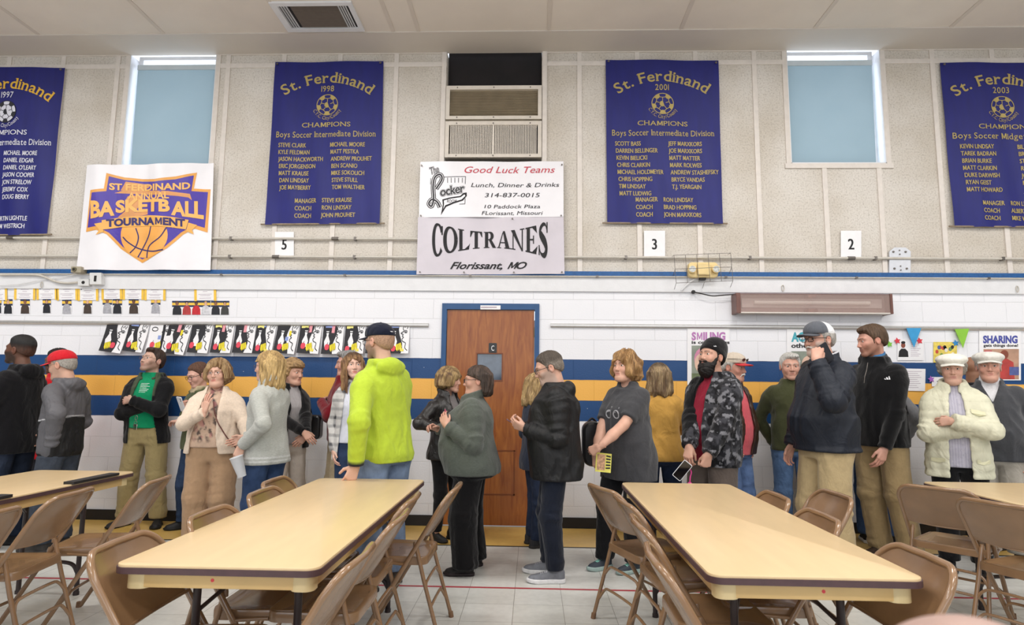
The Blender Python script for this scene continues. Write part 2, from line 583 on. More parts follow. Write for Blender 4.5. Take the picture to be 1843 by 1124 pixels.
# painted court lines
struct('trim_1', MB().box(X0, X1, -0.775, -0.745, 0.0, 0.0012), mat('black_line', '#22201f', 0.5, 0.1, 20))
struct('trim_2', MB().box(X0, X1, -1.905, -1.88, 0.0, 0.0012), mat('red_line', '#a8343f', 0.5, 0.1, 20))
arc = MB()
ac = [(0.30 + 1.5 * math.cos(a), -5.05 + 1.5 * math.sin(a)) for a in np.linspace(0.1, 1.5, 30)]
ai = [(0.30 + 1.45 * math.cos(a), -5.05 + 1.45 * math.sin(a)) for a in np.linspace(0.1, 1.5, 30)]
for i in range(29):
    arc.slab([ai[i], ac[i], ac[i + 1], ai[i + 1]], 0.0, 0.0012)
struct('trim_3', arc, MATS['black_line'])

# openings in the upper wall: two windows and the bay of the air handler
WL = (-4.40, -3.44); WR = (2.635, 3.605); AC = (-0.935, 0.075)
ZW = 3.66; ZWL = 3.40
bw = MB()                                     # lower, painted concrete block, with the door opening
DX0, DX1, DZ = -0.925, 0.062, 2.19
bw.box(X0, DX0, 0.0, 0.2, 0, ZT).box(DX1, X1, 0.0, 0.2, 0, ZT).box(DX0, DX1, 0.0, 0.2, DZ, ZT)
struct('wall_back_lower', bw, block_material())
up = MB()                                     # upper, fibre panels, with three openings
xs = [X0, WL[0], WL[1], AC[0], AC[1], WR[0], WR[1], X1]
for i in range(0, 8, 2):
    up.box(xs[i], xs[i + 1], 0.0, 0.16, ZT, ZC)
up.box(WL[0], WL[1], 0.0, 0.16, ZT, ZWL)
up.box(AC[0], AC[1], 0.0, 0.16, ZT, 3.60)
up.box(WR[0], WR[1], 0.0, 0.16, ZT, ZW)
struct('wall_back_upper', up, panel_material())
rv = MB()                                     # painted reveals
for (a, b, z) in ((*WL, ZWL), (*WR, ZW)):
    rv.box(a - 0.004, a + 0.012, -0.012, 0.2, z, ZC).box(b - 0.012, b + 0.004, -0.012, 0.2, z, ZC).box(a, b, -0.012, 0.2, z - 0.01, z + 0.012)
struct('trim_4', rv, M_white)

# battens that hold the panels
bt = MB()
hw = 0.024
for x in (-8.19, -7.58, -6.97, -6.36, -5.75, -5.14, -4.53):
    bt.box(x - hw, x + hw, -0.014, 0.0, ZT, ZC)
for x, z0 in ((-3.31, ZT), (-2.70, ZT), (-2.09, ZT), (-1.48, ZT), (AC[0] - 0.03, 3.05), (AC[1] + 0.03, 3.05), (0.472, ZT), (1.08, ZT), (1.69, ZT), (2.30, ZT),
              (WR[0] - 0.02, ZW), (WR[1] + 0.02, ZW), (2.97, ZT), (3.52, ZT), (4.13, ZT), (4.74, ZT), (5.35, ZT), (5.96, ZT), (6.57, ZT), (7.2, ZT), (7.8, ZT), (WL[0] - 0.02, ZWL), (WL[1] + 0.02, ZWL)):
    zt = ZC if x not in (2.97, 3.52) else ZW
    bt.box(x - hw, x + hw, -0.014 if abs(x - AC[0]) > 0.05 and abs(x - AC[1]) > 0.05 else -0.03, 0.0, z0, zt)
zb = 4.765
for a, b in ((X0, WL[0]), (WL[1], AC[0]), (AC[1], WR[0]), (WR[1], X1)):
    bt.box(a, b, -0.011, 0.0, zb - 0.026, zb + 0.026)
bt.box(WR[0] - 0.06, WR[1] + 0.06, -0.018, 0.0, ZW - 0.05, ZW)
for a, b in ((X0, WL[0]), (WL[1], AC[0]), (AC[1], WR[0]), (WR[1], X1)):
    bt.box(a, b, -0.02, 0.0, ZC - 0.012, ZC)
struct('trim_5', bt, M_batten)
struct('trim_6', MB().box(X0, X1, -0.035, 0.0, 2.478, 2.522), M_blue)
bd = MB().box(X0, X1, -0.022, 0.0, 2.318, 2.455)
bd.box(X0, X1, -0.03, 0.0, 2.455, 2.478)
struct('trim_7', bd, M_white)
struct('baseboard_back', MB().box(X0, DX0, -0.014, 0.0, 0, 0.1).box(DX1, X1, -0.014, 0.0, 0, 0.1), M_black)

# ceiling: sloped plain border by the wall, then boards with seams
YS = -0.42
cl = MB().box(X0, X1, -12, YS, ZC, ZC + 0.08)
struct('ceiling', cl, M_ceil)
sf = MB()
sf.add([(X0, 0.0, ZC - 0.004), (X1, 0.0, ZC - 0.004), (X1, YS, ZC - 0.012), (X0, YS, ZC - 0.012), (X0, 0.0, ZC + 0.08), (X1, 0.0, ZC + 0.08), (X1, YS, ZC + 0.08), (X0, YS, ZC + 0.08)],
       [(0, 1, 2, 3), (4, 7, 6, 5), (0, 4, 5, 1), (3, 2, 6, 7), (0, 3, 7, 4), (1, 5, 6, 2)])
struct('ceiling_border', sf, M_soffit)
sm = MB()
for k in range(-6, 7):
    x = 0.138 + 1.31 * k
    sm.box(x - 0.02, x + 0.02, -6, YS, ZC - 0.006, ZC)
sm.box(-1.45, -1.41, -6, YS, ZC - 0.006, ZC)
for k in range(1, 4):
    sm.box(X0, X1, YS - 2.44 * k - 0.02, YS - 2.44 * k + 0.02, ZC - 0.006, ZC)
struct('trim_8', sm, mat('seam_strip', '#d4c9be', 0.7, 0.03, 5))

# ---------------------------------------------------------------- windows with blinds
def blind_material():
    m = bpy.data.materials.new('blind_fabric')
    m.use_nodes = True
    nt = m.node_tree; N = nt.nodes; L = nt.links
    out = N['Material Output']
    N.remove(N['Principled BSDF'])
    tc = N.new('ShaderNodeTexCoord')
    nz = N.new('ShaderNodeTexNoise'); nz.inputs['Scale'].default_value = 2.5
    L.new(tc.outputs['Object'], nz.inputs['Vector'])
    rp = N.new('ShaderNodeValToRGB')
    rp.color_ramp.elements[0].color = (*lin('#8ea2aa'), 1); rp.color_ramp.elements[1].color = (*lin('#99abb2'), 1)
    L.new(nz.outputs['Fac'], rp.inputs['Fac'])
    d = N.new('ShaderNodeBsdfDiffuse'); t = N.new('ShaderNodeBsdfTranslucent')
    L.new(rp.outputs['Color'], d.inputs['Color']); L.new(rp.outputs['Color'], t.inputs['Color'])
    mx = N.new('ShaderNodeMixShader'); mx.inputs[0].default_value = 0.17
    L.new(d.outputs[0], mx.inputs[1]); L.new(t.outputs[0], mx.inputs[2]); L.new(mx.outputs[0], out.inputs['Surface'])
    return m
def sky_material():
    m = bpy.data.materials.new('overcast_sky')
    m.use_nodes = True
    nt = m.node_tree; N = nt.nodes; L = nt.links
    N.remove(N['Principled BSDF'])
    e = N.new('ShaderNodeEmission'); e.inputs['Strength'].default_value = 2.4
    nz = N.new('ShaderNodeTexNoise'); nz.inputs['Scale'].default_value = 1.5
    rp = N.new('ShaderNodeValToRGB')
    rp.color_ramp.elements[0].color = (0.62, 0.76, 1, 1); rp.color_ramp.elements[1].color = (0.85, 0.92, 1, 1)
    L.new(nz.outputs['Fac'], rp.inputs['Fac']); L.new(rp.outputs['Color'], e.inputs['Color'])
    L.new(e.outputs[0], N['Material Output'].inputs['Surface'])
    return m
def glass_material():
    m = bpy.data.materials.new('clear_glass')
    m.use_nodes = True
    nt = m.node_tree; N = nt.nodes; L = nt.links
    N.remove(N['Principled BSDF'])
    t = N.new('ShaderNodeBsdfTransparent'); g = N.new('ShaderNodeBsdfGlossy'); g.inputs['Roughness'].default_value = 0.05
    nz = N.new('ShaderNodeTexNoise'); nz.inputs['Scale'].default_value = 3
    mr = N.new('ShaderNodeMapRange'); mr.inputs['To Min'].default_value = 0.05; mr.inputs['To Max'].default_value = 0.09
    L.new(nz.outputs['Fac'], mr.inputs['Value'])
    mx = N.new('ShaderNodeMixShader'); L.new(mr.outputs['Result'], mx.inputs[0])
    L.new(t.outputs[0], mx.inputs[1]); L.new(g.outputs[0], mx.inputs[2]); L.new(mx.outputs[0], N['Material Output'].inputs['Surface'])
    return m
M_blind, M_sky, M_glass = blind_material(), sky_material(), glass_material()
struct('sky', MB().box(-7, 7, 1.6, 1.62, 2.2, 7.5), M_sky)
for n, (a, b, z, side) in enumerate(((*WL, ZWL, -1), (*WR, ZW, 1))):
    e = thing('window_%d' % (n + 1), None, None)
    e['kind'] = 'structure'
    fr = MB()
    for q in ((a, a + 0.05, z + 0.05, ZC + 0.02), (b - 0.05, b, z + 0.05, ZC + 0.02), (a, b, z, z + 0.05), (a, b, ZC + 0.02, ZC + 0.06)):
        fr.box(q[0], q[1], 0.14, 0.18, q[2], q[3])
    fr.build('window_frame', M_white, e)
    MB().box(a + 0.04, b - 0.04, 0.158, 0.162, z + 0.04, ZC + 0.02).build('window_pane', M_glass, e)
    bl = thing('roller_blind', ('pale blue roller blind drawn down in the window above the basketball poster' if side < 0 else
                                'pale blue roller blind drawn down in the window above the 2 card'), 'blind', (0, 0, 0), 0, 'roller blinds')
    x0, x1 = (a + 0.048, b - 0.014) if side < 0 else (a + 0.014, b - 0.055)
    zt, zlo = 4.80, z + 0.015
    sh = MB()
    nx, nz_ = 10, 14
    vs = []
    for j in range(nz_ + 1):
        for i in range(nx + 1):
            u, v = i / nx, j / nz_
            # hangs a little askew: the gap at the open side widens towards the foot
            xx = x0 + (x1 - x0) * u + (0.02 * (1 - v) * (1 - u) * (1 if side < 0 else 0)) - (0.015 * (1 - v) * u * (1 if side > 0 else 0))
            vs.append((xx, 0.06 + 0.006 * math.sin(u * 7) * (1 - v), zlo + (zt - zlo) * v))
    fs = [(j * (nx + 1) + i, j * (nx + 1) + i + 1, (j + 1) * (nx + 1) + i + 1, (j + 1) * (nx + 1) + i) for j in range(nz_) for i in range(nx)]
    sh.add(vs, fs)
    sh.build('shade', M_blind, bl, smooth=True)
    MB().tube([(x0 - 0.01, 0.08, 4.80), (x1 + 0.01, 0.08, 4.80)], 0.018, 12).build('roller', M_batten, bl, smooth=True)
    MB().box(x0, x1, 0.048, 0.062, zt - 0.045, zt + 0.012).build('valance', mat('blind_rail', '#c3cdd2', 0.6, 0.03, 10), bl)
    if side > 0:
        MB().box(x0 + 0.02, x1 - 0.02, 0.05, 0.072, zlo - 0.004, zlo + 0.018).build('bottom_bar', mat('bar_blue', '#a8bcc4', 0.5, 0.03, 10), bl)

# ---------------------------------------------------------------- air handler in the middle bay
ah = thing('air_handler', 'cream wall unit with two louvred grilles above the sponsor banners', 'vent')
M_grille = mat('grille_enamel', '#d6cdc1', 0.45, 0.06, 14)
x0, x1 = AC[0] + 0.0, AC[1] - 0.0
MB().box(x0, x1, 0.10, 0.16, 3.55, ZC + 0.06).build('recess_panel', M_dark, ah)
f = MB()
zt, zm, zb_ = 4.505, 4.125, 3.72
for za, zz in ((zt, zm + 0.01), (zm - 0.012, zb_)):
    f.box(x0, x1, -0.045, 0.1, za - 0.042, za).box(x0, x1, -0.045, 0.1, zz, zz + 0.036)
    f.box(x0, x0 + 0.04, -0.045, 0.1, zz + 0.036, za - 0.042).box(x1 - 0.04, x1, -0.045, 0.1, zz + 0.036, za - 0.042)
f.box((x0 + x1) / 2 - 0.012, (x0 + x1) / 2 + 0.012, -0.042, 0.09, zb_ + 0.036, zm - 0.054)
f.build('grille_frame', M_grille, ah)
lv = MB()
k = 17
for i in range(k):
    z = zm + 0.05 + (zt - 0.045 - zm - 0.05) * i / k
    lv.add([(x0 + 0.04, -0.035, z), (x1 - 0.04, -0.035, z), (x1 - 0.04, -0.012, z + 0.016), (x0 + 0.04, -0.012, z + 0.016)], [(0, 1, 2, 3)])
lv.box(x0 + 0.03, x1 - 0.03, -0.005, 0.0, zm, zt - 0.02)
lv.build('upper_louvre', mat('dusty_enamel', '#b9ab93', 0.6, 0.12, 8), ah)
lw = MB()
for i in range(58):
    x = x0 + 0.05 + (x1 - x0 - 0.1) * (i + 0.5) / 58
    if abs(x - (x0 + x1) / 2) > 0.016:
        lw.box(x - 0.0045, x + 0.0045, -0.036, -0.008, zb_ + 0.035, zm - 0.05)
lw.build('lower_louvre', M_grille, ah)
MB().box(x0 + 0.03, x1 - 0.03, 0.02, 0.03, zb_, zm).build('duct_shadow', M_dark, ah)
sc = MB()
for x in np.linspace(x0 + 0.12, x1 - 0.12, 3):
    for z in (zt - 0.02, zm + 0.03, zm - 0.035, zb_ + 0.018):
        sc.lathe([(0.007, -0.05), (0.007, -0.044)], 8, 'y', (x, 0, z))
sc.build('screws', M_screw, ah)

# ---------------------------------------------------------------- ceiling diffuser
dv = thing('ceiling_diffuser', 'square white air diffuser with dark slats set in the ceiling', 'vent', (-2.09, -0.68, ZC))
MB().box(-0.40, 0.38, 0.17, 0.23, -0.02, 0).box(-0.40, 0.38, -0.25, -0.20, -0.02, 0).box(-0.40, -0.335, -0.2, 0.17, -0.02, 0).box(0.335, 0.38, -0.2, 0.17, -0.02, 0).build('diffuser_frame', M_white, dv)
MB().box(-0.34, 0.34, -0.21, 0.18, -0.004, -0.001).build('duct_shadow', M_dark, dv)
s = MB()
for i in range(16):
    y = -0.195 + 0.365 * i / 15
    s.add([(-0.225, y, -0.004), (0.23, y, -0.004), (0.23, y + 0.006, -0.015), (-0.225, y + 0.006, -0.015)], [(0, 1, 2, 3)])
s.build('middle_slats', mat('grey_slat', '#6b5d53', 0.5, 0.08, 20), dv)
s = MB()
for x, tilt in ((-0.325, 1), (-0.30, 1), (-0.275, 1), (-0.25, 1), (0.245, 1), (0.268, 1), (0.291, 1), (0.314, 1)):
    s.add([(x - 0.012, -0.2, -0.018), (x - 0.004, -0.2, -0.004), (x - 0.004, 0.17, -0.004), (x - 0.012, 0.17, -0.018)], [(0, 1, 2, 3)])
s.build('end_slats', M_white, dv)

# ---------------------------------------------------------------- door
def wood_material():
    m = bpy.data.materials.new('birch_veneer')
    m.use_nodes = True
    nt = m.node_tree; N = nt.nodes; L = nt.links
    b = N['Principled BSDF']
    tc = N.new('ShaderNodeTexCoord')
    mp = N.new('ShaderNodeMapping'); mp.inputs['Scale'].default_value = (7, 1, 0.9)
    L.new(tc.outputs['Object'], mp.inputs['Vector'])
    nz = N.new('ShaderNodeTexNoise'); nz.inputs['Scale'].default_value = 3.0; nz.inputs['Detail'].default_value = 9; nz.inputs['Distortion'].default_value = 1.2
    L.new(mp.outputs['Vector'], nz.inputs['Vector'])
    rp = N.new('ShaderNodeValToRGB')
    e = rp.color_ramp.elements
    e[0].position = 0.32; e[0].color = (*lin('#84451b'), 1)
    e[1].position = 0.72; e[1].color = (*lin('#a8672d'), 1)
    L.new(nz.outputs['Fac'], rp.inputs['Fac']); L.new(rp.outputs['Color'], b.inputs['Base Color'])
    b.inputs['Roughness'].default_value = 0.33
    return m
M_wood = wood_material()
dr = thing('door_1', None, None)
dr['kind'] = 'structure'
sx0, sx1, sz = -0.872, 0.012, 2.125
gx = (-0.56, -0.313); gz = (1.42, 1.68)          # the glazed light
sl = MB()
sl.box(sx0, gx[0], 0.0, 0.045, 0.012, sz).box(gx[1], sx1, 0.0, 0.045, 0.012, sz).box(gx[0], gx[1], 0.0, 0.045, 0.012, gz[0]).box(gx[0], gx[1], 0.0, 0.045, gz[1], sz)
sl.build('door_slab', M_wood, dr)
fr = MB().box(DX0, sx0 - 0.004, -0.02, 0.12, 0, sz + 0.004).box(sx1 + 0.004, DX1, -0.02, 0.12, 0, sz + 0.004).box(DX0, DX1, -0.02, 0.12, sz + 0.004, DZ)
fr.build('door_frame', mat('frame_blue', '#1c4a7b', 0.4, 0.08, 10), dr)
MB().box(gx[0], gx[1], 0.02, 0.026, gz[0], gz[1]).build('door_pane', mat('dim_glass', '#4b5563', 0.12, 0.25, 14, spec=0.8), dr)
s = MB()
for q in ((gx[0] - 0.012, gx[0], gz[0] - 0.012, gz[1] + 0.012), (gx[1], gx[1] + 0.012, gz[0] - 0.012, gz[1] + 0.012), (gx[0], gx[1], gz[0] - 0.012, gz[0]), (gx[0], gx[1], gz[1], gz[1] + 0.012)):
    s.box(q[0], q[1], -0.006, 0.02, q[2], q[3])
s.build('pane_moulding', mat('brown_moulding', '#7a4018', 0.4, 0.1, 10), dr)
kp = MB().box(-0.56, -0.17, -0.004, 0.0, 0.30, 0.312).box(-0.56, -0.17, -0.004, 0.0, 0.722, 0.734).box(-0.56, -0.545, -0.004, 0.0, 0.3, 0.73).box(-0.185, -0.17, -0.004, 0.0, 0.3, 0.73)
kp.build('panel_moulding', MATS['brown_moulding'], dr)
for z in (1.9, 0.72, 0.22):
    MB().tube([(0.014, -0.008, z - 0.05), (0.014, -0.008, z + 0.05)], 0.008, 8).build('hinge', mat('brass', '#8c8069', 0.35, 0.1, 30, metal=0.8), dr)
MB().tube([(-0.80, -0.05, 1.0), (-0.80, -0.015, 1.0), (-0.80, 0.0, 1.0)], [0.026, 0.02, 0.03], 14).build('door_knob', MATS['brass'], dr, smooth=True)
pl = tag(MB().prism(rrect(-0.445, -0.365, 1.69, 1.79, 0.008), -0.006, 0.0).build('door_plaque', mat('black_plaque', '#20201f', 0.35, 0.1, 20)), 'small black plaque with a white C on the wooden door', 'sign')
t = Sheet(flat(-0.0065)); t.text('C', (-0.405, 1.713), 0.075, xs=0.62, bold=0.004, align='CENTER'); t.build('lettering', M_paper, pl)
nt_ = tag(MB().box(*[W(865, 553)[0], W(901, 553)[0]], -0.026, -0.02, 2.128, 2.17).build('paper_note', M_paper), 'strip of white paper on the head of the blue door frame', 'note')
t = Sheet(flat(-0.0265)); t.stroke([(-0.53, 2.15), (-0.37, 2.151)], 0.008); t.build('handwriting', mat('faint_ink', '#a58f9b', 0.8, 0.05, 50), nt_)
# ================================================================== things on the wall
M_bluecloth = mat('royal_blue_cloth', '#11166b', 0.6, 0.10, 6, stretch=(3, 1, 0.6))
M_gold = mat('gold_print', '#b09c5c', 0.6, 0.06, 30)
M_yellowp = mat('yellow_print', '#e0b13a', 0.6, 0.05, 30)
M_whitep = mat('white_print', '#d9d9e4', 0.6, 0.03, 30)
M_vinyl = mat('white_vinyl', '#efedf1', 0.35, 0.02, 6)
M_vinylg = mat('lilac_grey_vinyl', '#cfc8d0', 0.4, 0.05, 5)

def sheet_mesh(name, q, depth, m, parent, nx=24, ny=24):
    f = quad_map(q)
    u, v = np.meshgrid(np.linspace(0, 1, nx + 1), np.linspace(0, 1, ny + 1))
    p = f(u.ravel(), v.ravel())
    y = depth(p[:, 0], p[:, 1])
    fs = [(j * (nx + 1) + i, j * (nx + 1) + i + 1, (j + 1) * (nx + 1) + i + 1, (j + 1) * (nx + 1) + i) for j in range(ny) for i in range(nx)]
    return MB().add(np.stack([p[:, 0], y, p[:, 1]], 1), fs).build(name, m, parent, smooth=True)

SERIF = {'F': [(0, 1, 'l'), (0, 0, 'b')], 'r': [(0, 'x', 'l'), (0, 0, 'b')], 'd': [(1, 'a', 'l'), (1, 0, 'r')], 'i': [(.5, 'x', 'l'), (.5, 0, 'b')],
         'n': [(0, 'x', 'l'), (0, 0, 'b'), (1, 0, 'b')], 'a': [(1, 0, 'r')], 't': [(.6, 0, 'r')], 'P': [(0, 0, 'b'), (0, 1, 'l')], 'H': [(0, 0, 'b'), (1, 0, 'b'), (0, 1, 'b'), (1, 1, 'b')],
         'I': [(.5, 0, 'b'), (.5, 1, 'b')], 'N': [(0, 0, 'b'), (0, 1, 'l'), (1, 1, 'b')], 'A': [(0, 0, 'b'), (1, 0, 'b')]}
def serif_line(sh, string, place, size, bold=0.01, xs=0.8, total=None, lift=0.004):
    """letters set one by one with small slab serifs; place(s) maps advance (0..total) and height to x,z"""
    adv = 0.0
    items = []
    for ch in string:
        if ch == ' ':
            adv += 0.3 * size * xs; continue
        v, f = glyphs(ch, size, bold=bold, xs=xs)
        x0, x1 = v[:, 0].min(), v[:, 0].max()
        v[:, 0] -= x0
        items.append((ch, adv, x1 - x0, v, f))
        adv += (x1 - x0) + 0.09 * size
    for ch, a, w, v, f in items:
        sh.put(place(v[:, 0] + a, v[:, 1], adv), f, lift)
        for (u, h, side) in SERIF.get(ch, ()):
            hh = {'x': 0.50, 'a': 0.70}.get(h, h * 0.66 if not isinstance(h, str) else 0) * size
            st = 0.06 * size
            cx = a + (st if u == 0 else w - st if u == 1 else w * u)
            l, r = {'b': (-0.1, 0.1), 'l': (-0.11, 0.0), 'r': (0.0, 0.11)}[side]
            th = 0.045 * size
            y0, y1 = (0, th) if h == 0 else (hh - th, hh)
            px = np.array([cx + l * size, cx + r * size, cx + r * size, cx + l * size]); py = np.array([y0, y0, y1, y1])
            sh.put(place(px, py, adv), [(0, 1, 2, 3)], lift + 0.0003)

def soccer_ball(sh_dark, sh_light, c, r, patches):
    """line-drawn ball: ring, seams and five-sided patches"""
    line = sh_light
    line.stroke(circ(c, r, 32), r * 0.07, closed=True, lift=0.0045)
    pent = circ(c, r * 0.30, 5, PI / 2)
    patches.poly(pent, lift=0.005)
    for k in range(5):
        a = PI / 2 + 2 * PI * k / 5
        o = lambda rr, aa: (c[0] + rr * r * math.cos(aa), c[1] + rr * r * math.sin(aa))
        line.stroke([o(0.3, a), o(0.62, a)], r * 0.06, lift=0.0046)
        line.stroke([o(0.62, a), o(0.72, a + 0.42)], r * 0.06, lift=0.0046)
        line.stroke([o(0.62, a), o(0.72, a - 0.42)], r * 0.06, lift=0.0046)
        b = a + PI / 5
        patches.poly([o(0.70, b - 0.27), o(0.62, b), o(0.70, b + 0.27), o(0.985, b + 0.3), o(0.99, b), o(0.985, b - 0.3)][::-1], lift=0.005)

def champions_banner(label, q, year, division, left, right, coaches, m_title, m_text, m_ball, white_ball=False, lcol=0.075, rcol=0.54, seed=0):
    root = thing('championship_banner', label, 'banner', (0, 0, 0), 0, 'blue championship banners')
    d = lambda x, z: -0.034 - 0.007 * np.sin(x * 9 + seed) - 0.005 * np.sin(x * 21 + z * 3 + seed) * (4.8 - z) - 0.004 * np.sin(z * 7 + x * 4)
    sheet_mesh('cloth', q, d, M_bluecloth, root)
    qm = quad_map(q)
    wid, hei = 1.178, 1.775
    fn = lambda p: qm(np.asarray(p)[:, 0] / wid, 1 + np.asarray(p)[:, 1] / hei)
    title, text, ball, light = Sheet(d), Sheet(d), Sheet(d), Sheet(d)
    R, cx, zb = 0.80, wid / 2 + 0.0, -0.235
    def arcp(a, h, tot):
        th = (a - tot / 2) / R
        return fn(np.stack([cx + (R + h) * np.sin(th), zb - R + (R + h) * np.cos(th)], 1))
    serif_line(title, 'St. Ferdinand', arcp, 0.165, 0.014, 1.04)
    serif_line(text, str(year), lambda a, h, t: fn(np.stack([cx + a - t / 2, -0.335 + h], 1)), 0.092, 0.008, 0.86)
    c = (cx, -0.485); r = 0.113
    if white_ball:
        light.poly([tuple(p) for p in fn(circ(c, r, 32))], lift=0.004)
    class Mapped:
        def __init__(s, sh): s.sh = sh
        def stroke(s, p, w, **k): s.sh.stroke(p, w, fn=fn, **k)
        def poly(s, p, **k): s.sh.poly(p, fn=fn, **k)
    soccer_ball(None, Mapped(ball), c, r, Mapped(ball))
    R2 = 0.163
    def under(a, h, tot):
        th = (a - tot / 2) / (R2 + 0.0)
        return fn(np.stack([c[0] + (R2 - h) * np.sin(th), c[1] - (R2 - h) * np.cos(th)], 1))
    serif_line(text, 'C.Y.C. City/County', under, 0.056, 0.003, 0.78)
    serif_line(text, 'CHAMPIONS', lambda a, h, t: fn(np.stack([cx - 0.265 + a * 0.53 / t, -0.728 + h], 1)), 0.072, 0.005, 1)
    serif_line(text, division, lambda a, h, t: fn(np.stack([cx - 0.53 + a * 1.06 / t, -0.838 + h], 1)), 0.092, 0.005, 1)
    for x, names in ((lcol, left), (rcol, right)):
        for i, s in enumerate(names):
            if s: text.text(s, (x * wid + 0.006 * i, -0.945 - 0.0765 * i), 0.066, fn=fn, bold=0.025, xs=0.72, lift=0.004)
    for i, (a, b) in enumerate(coaches):
        z = -1.545 - 0.079 * i
        if a: text.text(a, (0.25 * wid, z), 0.066, fn=fn, bold=0.025, xs=0.72, lift=0.004)
        text.text(b, (0.49 * wid, z), 0.066, fn=fn, bold=0.025, xs=0.72, lift=0.004)
    if white_ball: light.build('ball_ground', M_whitep, root)
    ball.build('ball_emblem', m_ball, root)
    title.build('title_lettering', m_title, root)
    text.build('lettering', m_text, root)
    bl, br = q[3], q[2]
    MB().tube([(bl[0] - 0.05, -0.03, bl[1] + 0.006), (br[0] + 0.05, -0.03, br[1] + 0.006)], 0.009, 8).build('rod', mat('wooden_rod', '#8f7f6b', 0.6, 0.2, 20), root)
    g = MB()
    for p in (q[0], q[1]):
        s = 1 if p is q[0] else -1
        g.lathe([(0.011, -0.058), (0.011, -0.05)], 12, 'y', (p[0] + 0.028 * s, 0, p[1] - 0.03))
    g.build('grommets', M_screw, root)

champions_banner('royal blue 1998 champions banner with gold lettering, left of the air unit', [(-2.785, 4.788), (-1.617, 4.793), (-1.592, 3.012), (-2.789, 2.998)], 1998, 'Boys Soccer Intermediate Division',
    ['STEVE CLARK', 'KYLE FELDMAN', 'JASON HACKWORTH', 'ERIC JORGENSON', 'MATT KRAUSE', 'DAN LINDSAY', 'JOE MAYBERRY'],
    ['MICHAEL MOORE', 'MATT PESTKA', 'ANDREW PROUHET', 'BEN SCANIO', 'MIKE SOKOLICH', 'STEVE STULL', 'TOM WALTHER'],
    [('MANAGER', 'STEVE KRAUSE'), ('COACH', 'RON LINDSAY'), ('COACH', 'JOHN PROUHET')], M_gold, M_gold, M_gold, seed=1)
champions_banner('royal blue 2001 champions banner with gold lettering, right of the air unit', [(0.747, 4.793), (1.922, 4.770), (1.915, 3.016), (0.750, 3.020)], 2001, 'Boys Soccer Intermediate Division',
    ['SCOTT BASS', 'DARREN BELLINGER', 'KEVIN BIELICKI', 'CHRIS CLARKIN', 'MICHAEL HOLDMEYER', 'CHRIS HOPPING', 'TIM LINDSAY', 'MATT LUDWIG'],
    ['JEFF MARXKORS', 'JOE MARXKORS', 'MATT MATTER', 'MARK ROLWES', 'ANDREW STASHEFSKY', 'BRYCE VANDAS', 'T.J. YEARGAIN'],
    [('MANAGER', 'RON LINDSAY'), ('COACH', 'BRAD HOPPING'), ('COACH', 'JOHN MARXKORS')], M_gold, M_gold, M_gold, seed=3)
champions_banner('royal blue 2003 champions banner with gold lettering, right of the right window', [(4.198, 4.735), (5.38, 4.72), (5.37, 2.985), (4.213, 2.992)], 2003, 'Boys Soccer Midget Division',
    ['KEVIN LINDSAY', 'TAREK BADRAN', 'BRIAN BURKE', 'MATT CLARKIN', 'DUKE DARWISH', 'RYAN GEIST', 'MATT HOWARD'],
    ['BILL', 'BRE', 'STE', 'RYA', 'JO', 'MI', 'JO'],
    [('MANAGER', 'RON LIN'), ('COACH', 'ALBERT'), ('COACH', 'MIKE W')], M_gold, M_gold, M_gold, seed=5, lcol=0.1, rcol=0.59)
champions_banner('royal blue 1997 champions banner with white names, left of the left window', [(-6.30, 4.77), (-5.103, 4.742), (-5.112, 2.886), (-6.28, 2.87)], 1997, 'Boys Soccer Intermediate Division',
    [], ['MICHAEL MOORE', 'DANIEL EDGAR', "DANIEL O'LEARY", 'JASON COOPER', 'JON STRELOW', 'JEREMY COX', 'DOUG BERRY'],
    [('', ''), ('', 'MARTIN LIGHTLE'), ('', 'TOM WESTRICH')], M_yellowp, M_whitep, mat('ball_line', '#23242c', 0.6, 0.1, 20), True, seed=7, rcol=0.52)

# ---------------------------------------------------------------- sponsor banners
lk = thing('sponsor_banner', 'white vinyl banner reading Good Luck Teams under the air unit', 'banner')
dq = lambda x, z: -0.052 - 0.006 * np.sin(x * 6) - 0.004 * np.sin(x * 13 + z * 9)
q = [(-1.186, 3.672), (0.302, 3.670), (0.303, 3.083), (-1.183, 3.075)]
sheet_mesh('vinyl_sheet', q, dq, M_vinyl, lk)
def LP(px, py): return W(750 + px / 5.11, 280 + py / 5.11, -0.055)
red, ink = Sheet(dq), Sheet(dq)
def hand(sh, s, px0, px1, py, cap, shear=0.22, bold=0.0):
    a, b = LP(px0, py), LP(px1, py)
    v, f = glyphs(s, 1.0, bold=bold, shear=shear)
    w = v[:, 0].max() - v[:, 0].min(); v[:, 0] -= v[:, 0].min()
    h = (LP(px0, py - cap)[1] - a[1]) / 0.69
    sh.put(np.stack([a[0] + v[:, 0] * (b[0] - a[0]) / w, a[1] + v[:, 1] * h + (b[1] - a[1]) * v[:, 0] / w], 1), f, 0.004)
hand(red, 'Good Luck Teams', 440, 1272, 158, 58, 0.3)
hand(ink, 'Lunch, Dinner & Drinks', 500, 1310, 288, 38, 0.2)
hand(ink, '314-837-0015', 625, 1132, 380, 38, 0.15)
hand(ink, '10 Paddock Plaza', 622, 1135, 482, 32, 0.15)
hand(ink, 'FLorissant, Missouri', 598, 1160, 543, 34, 0.2)
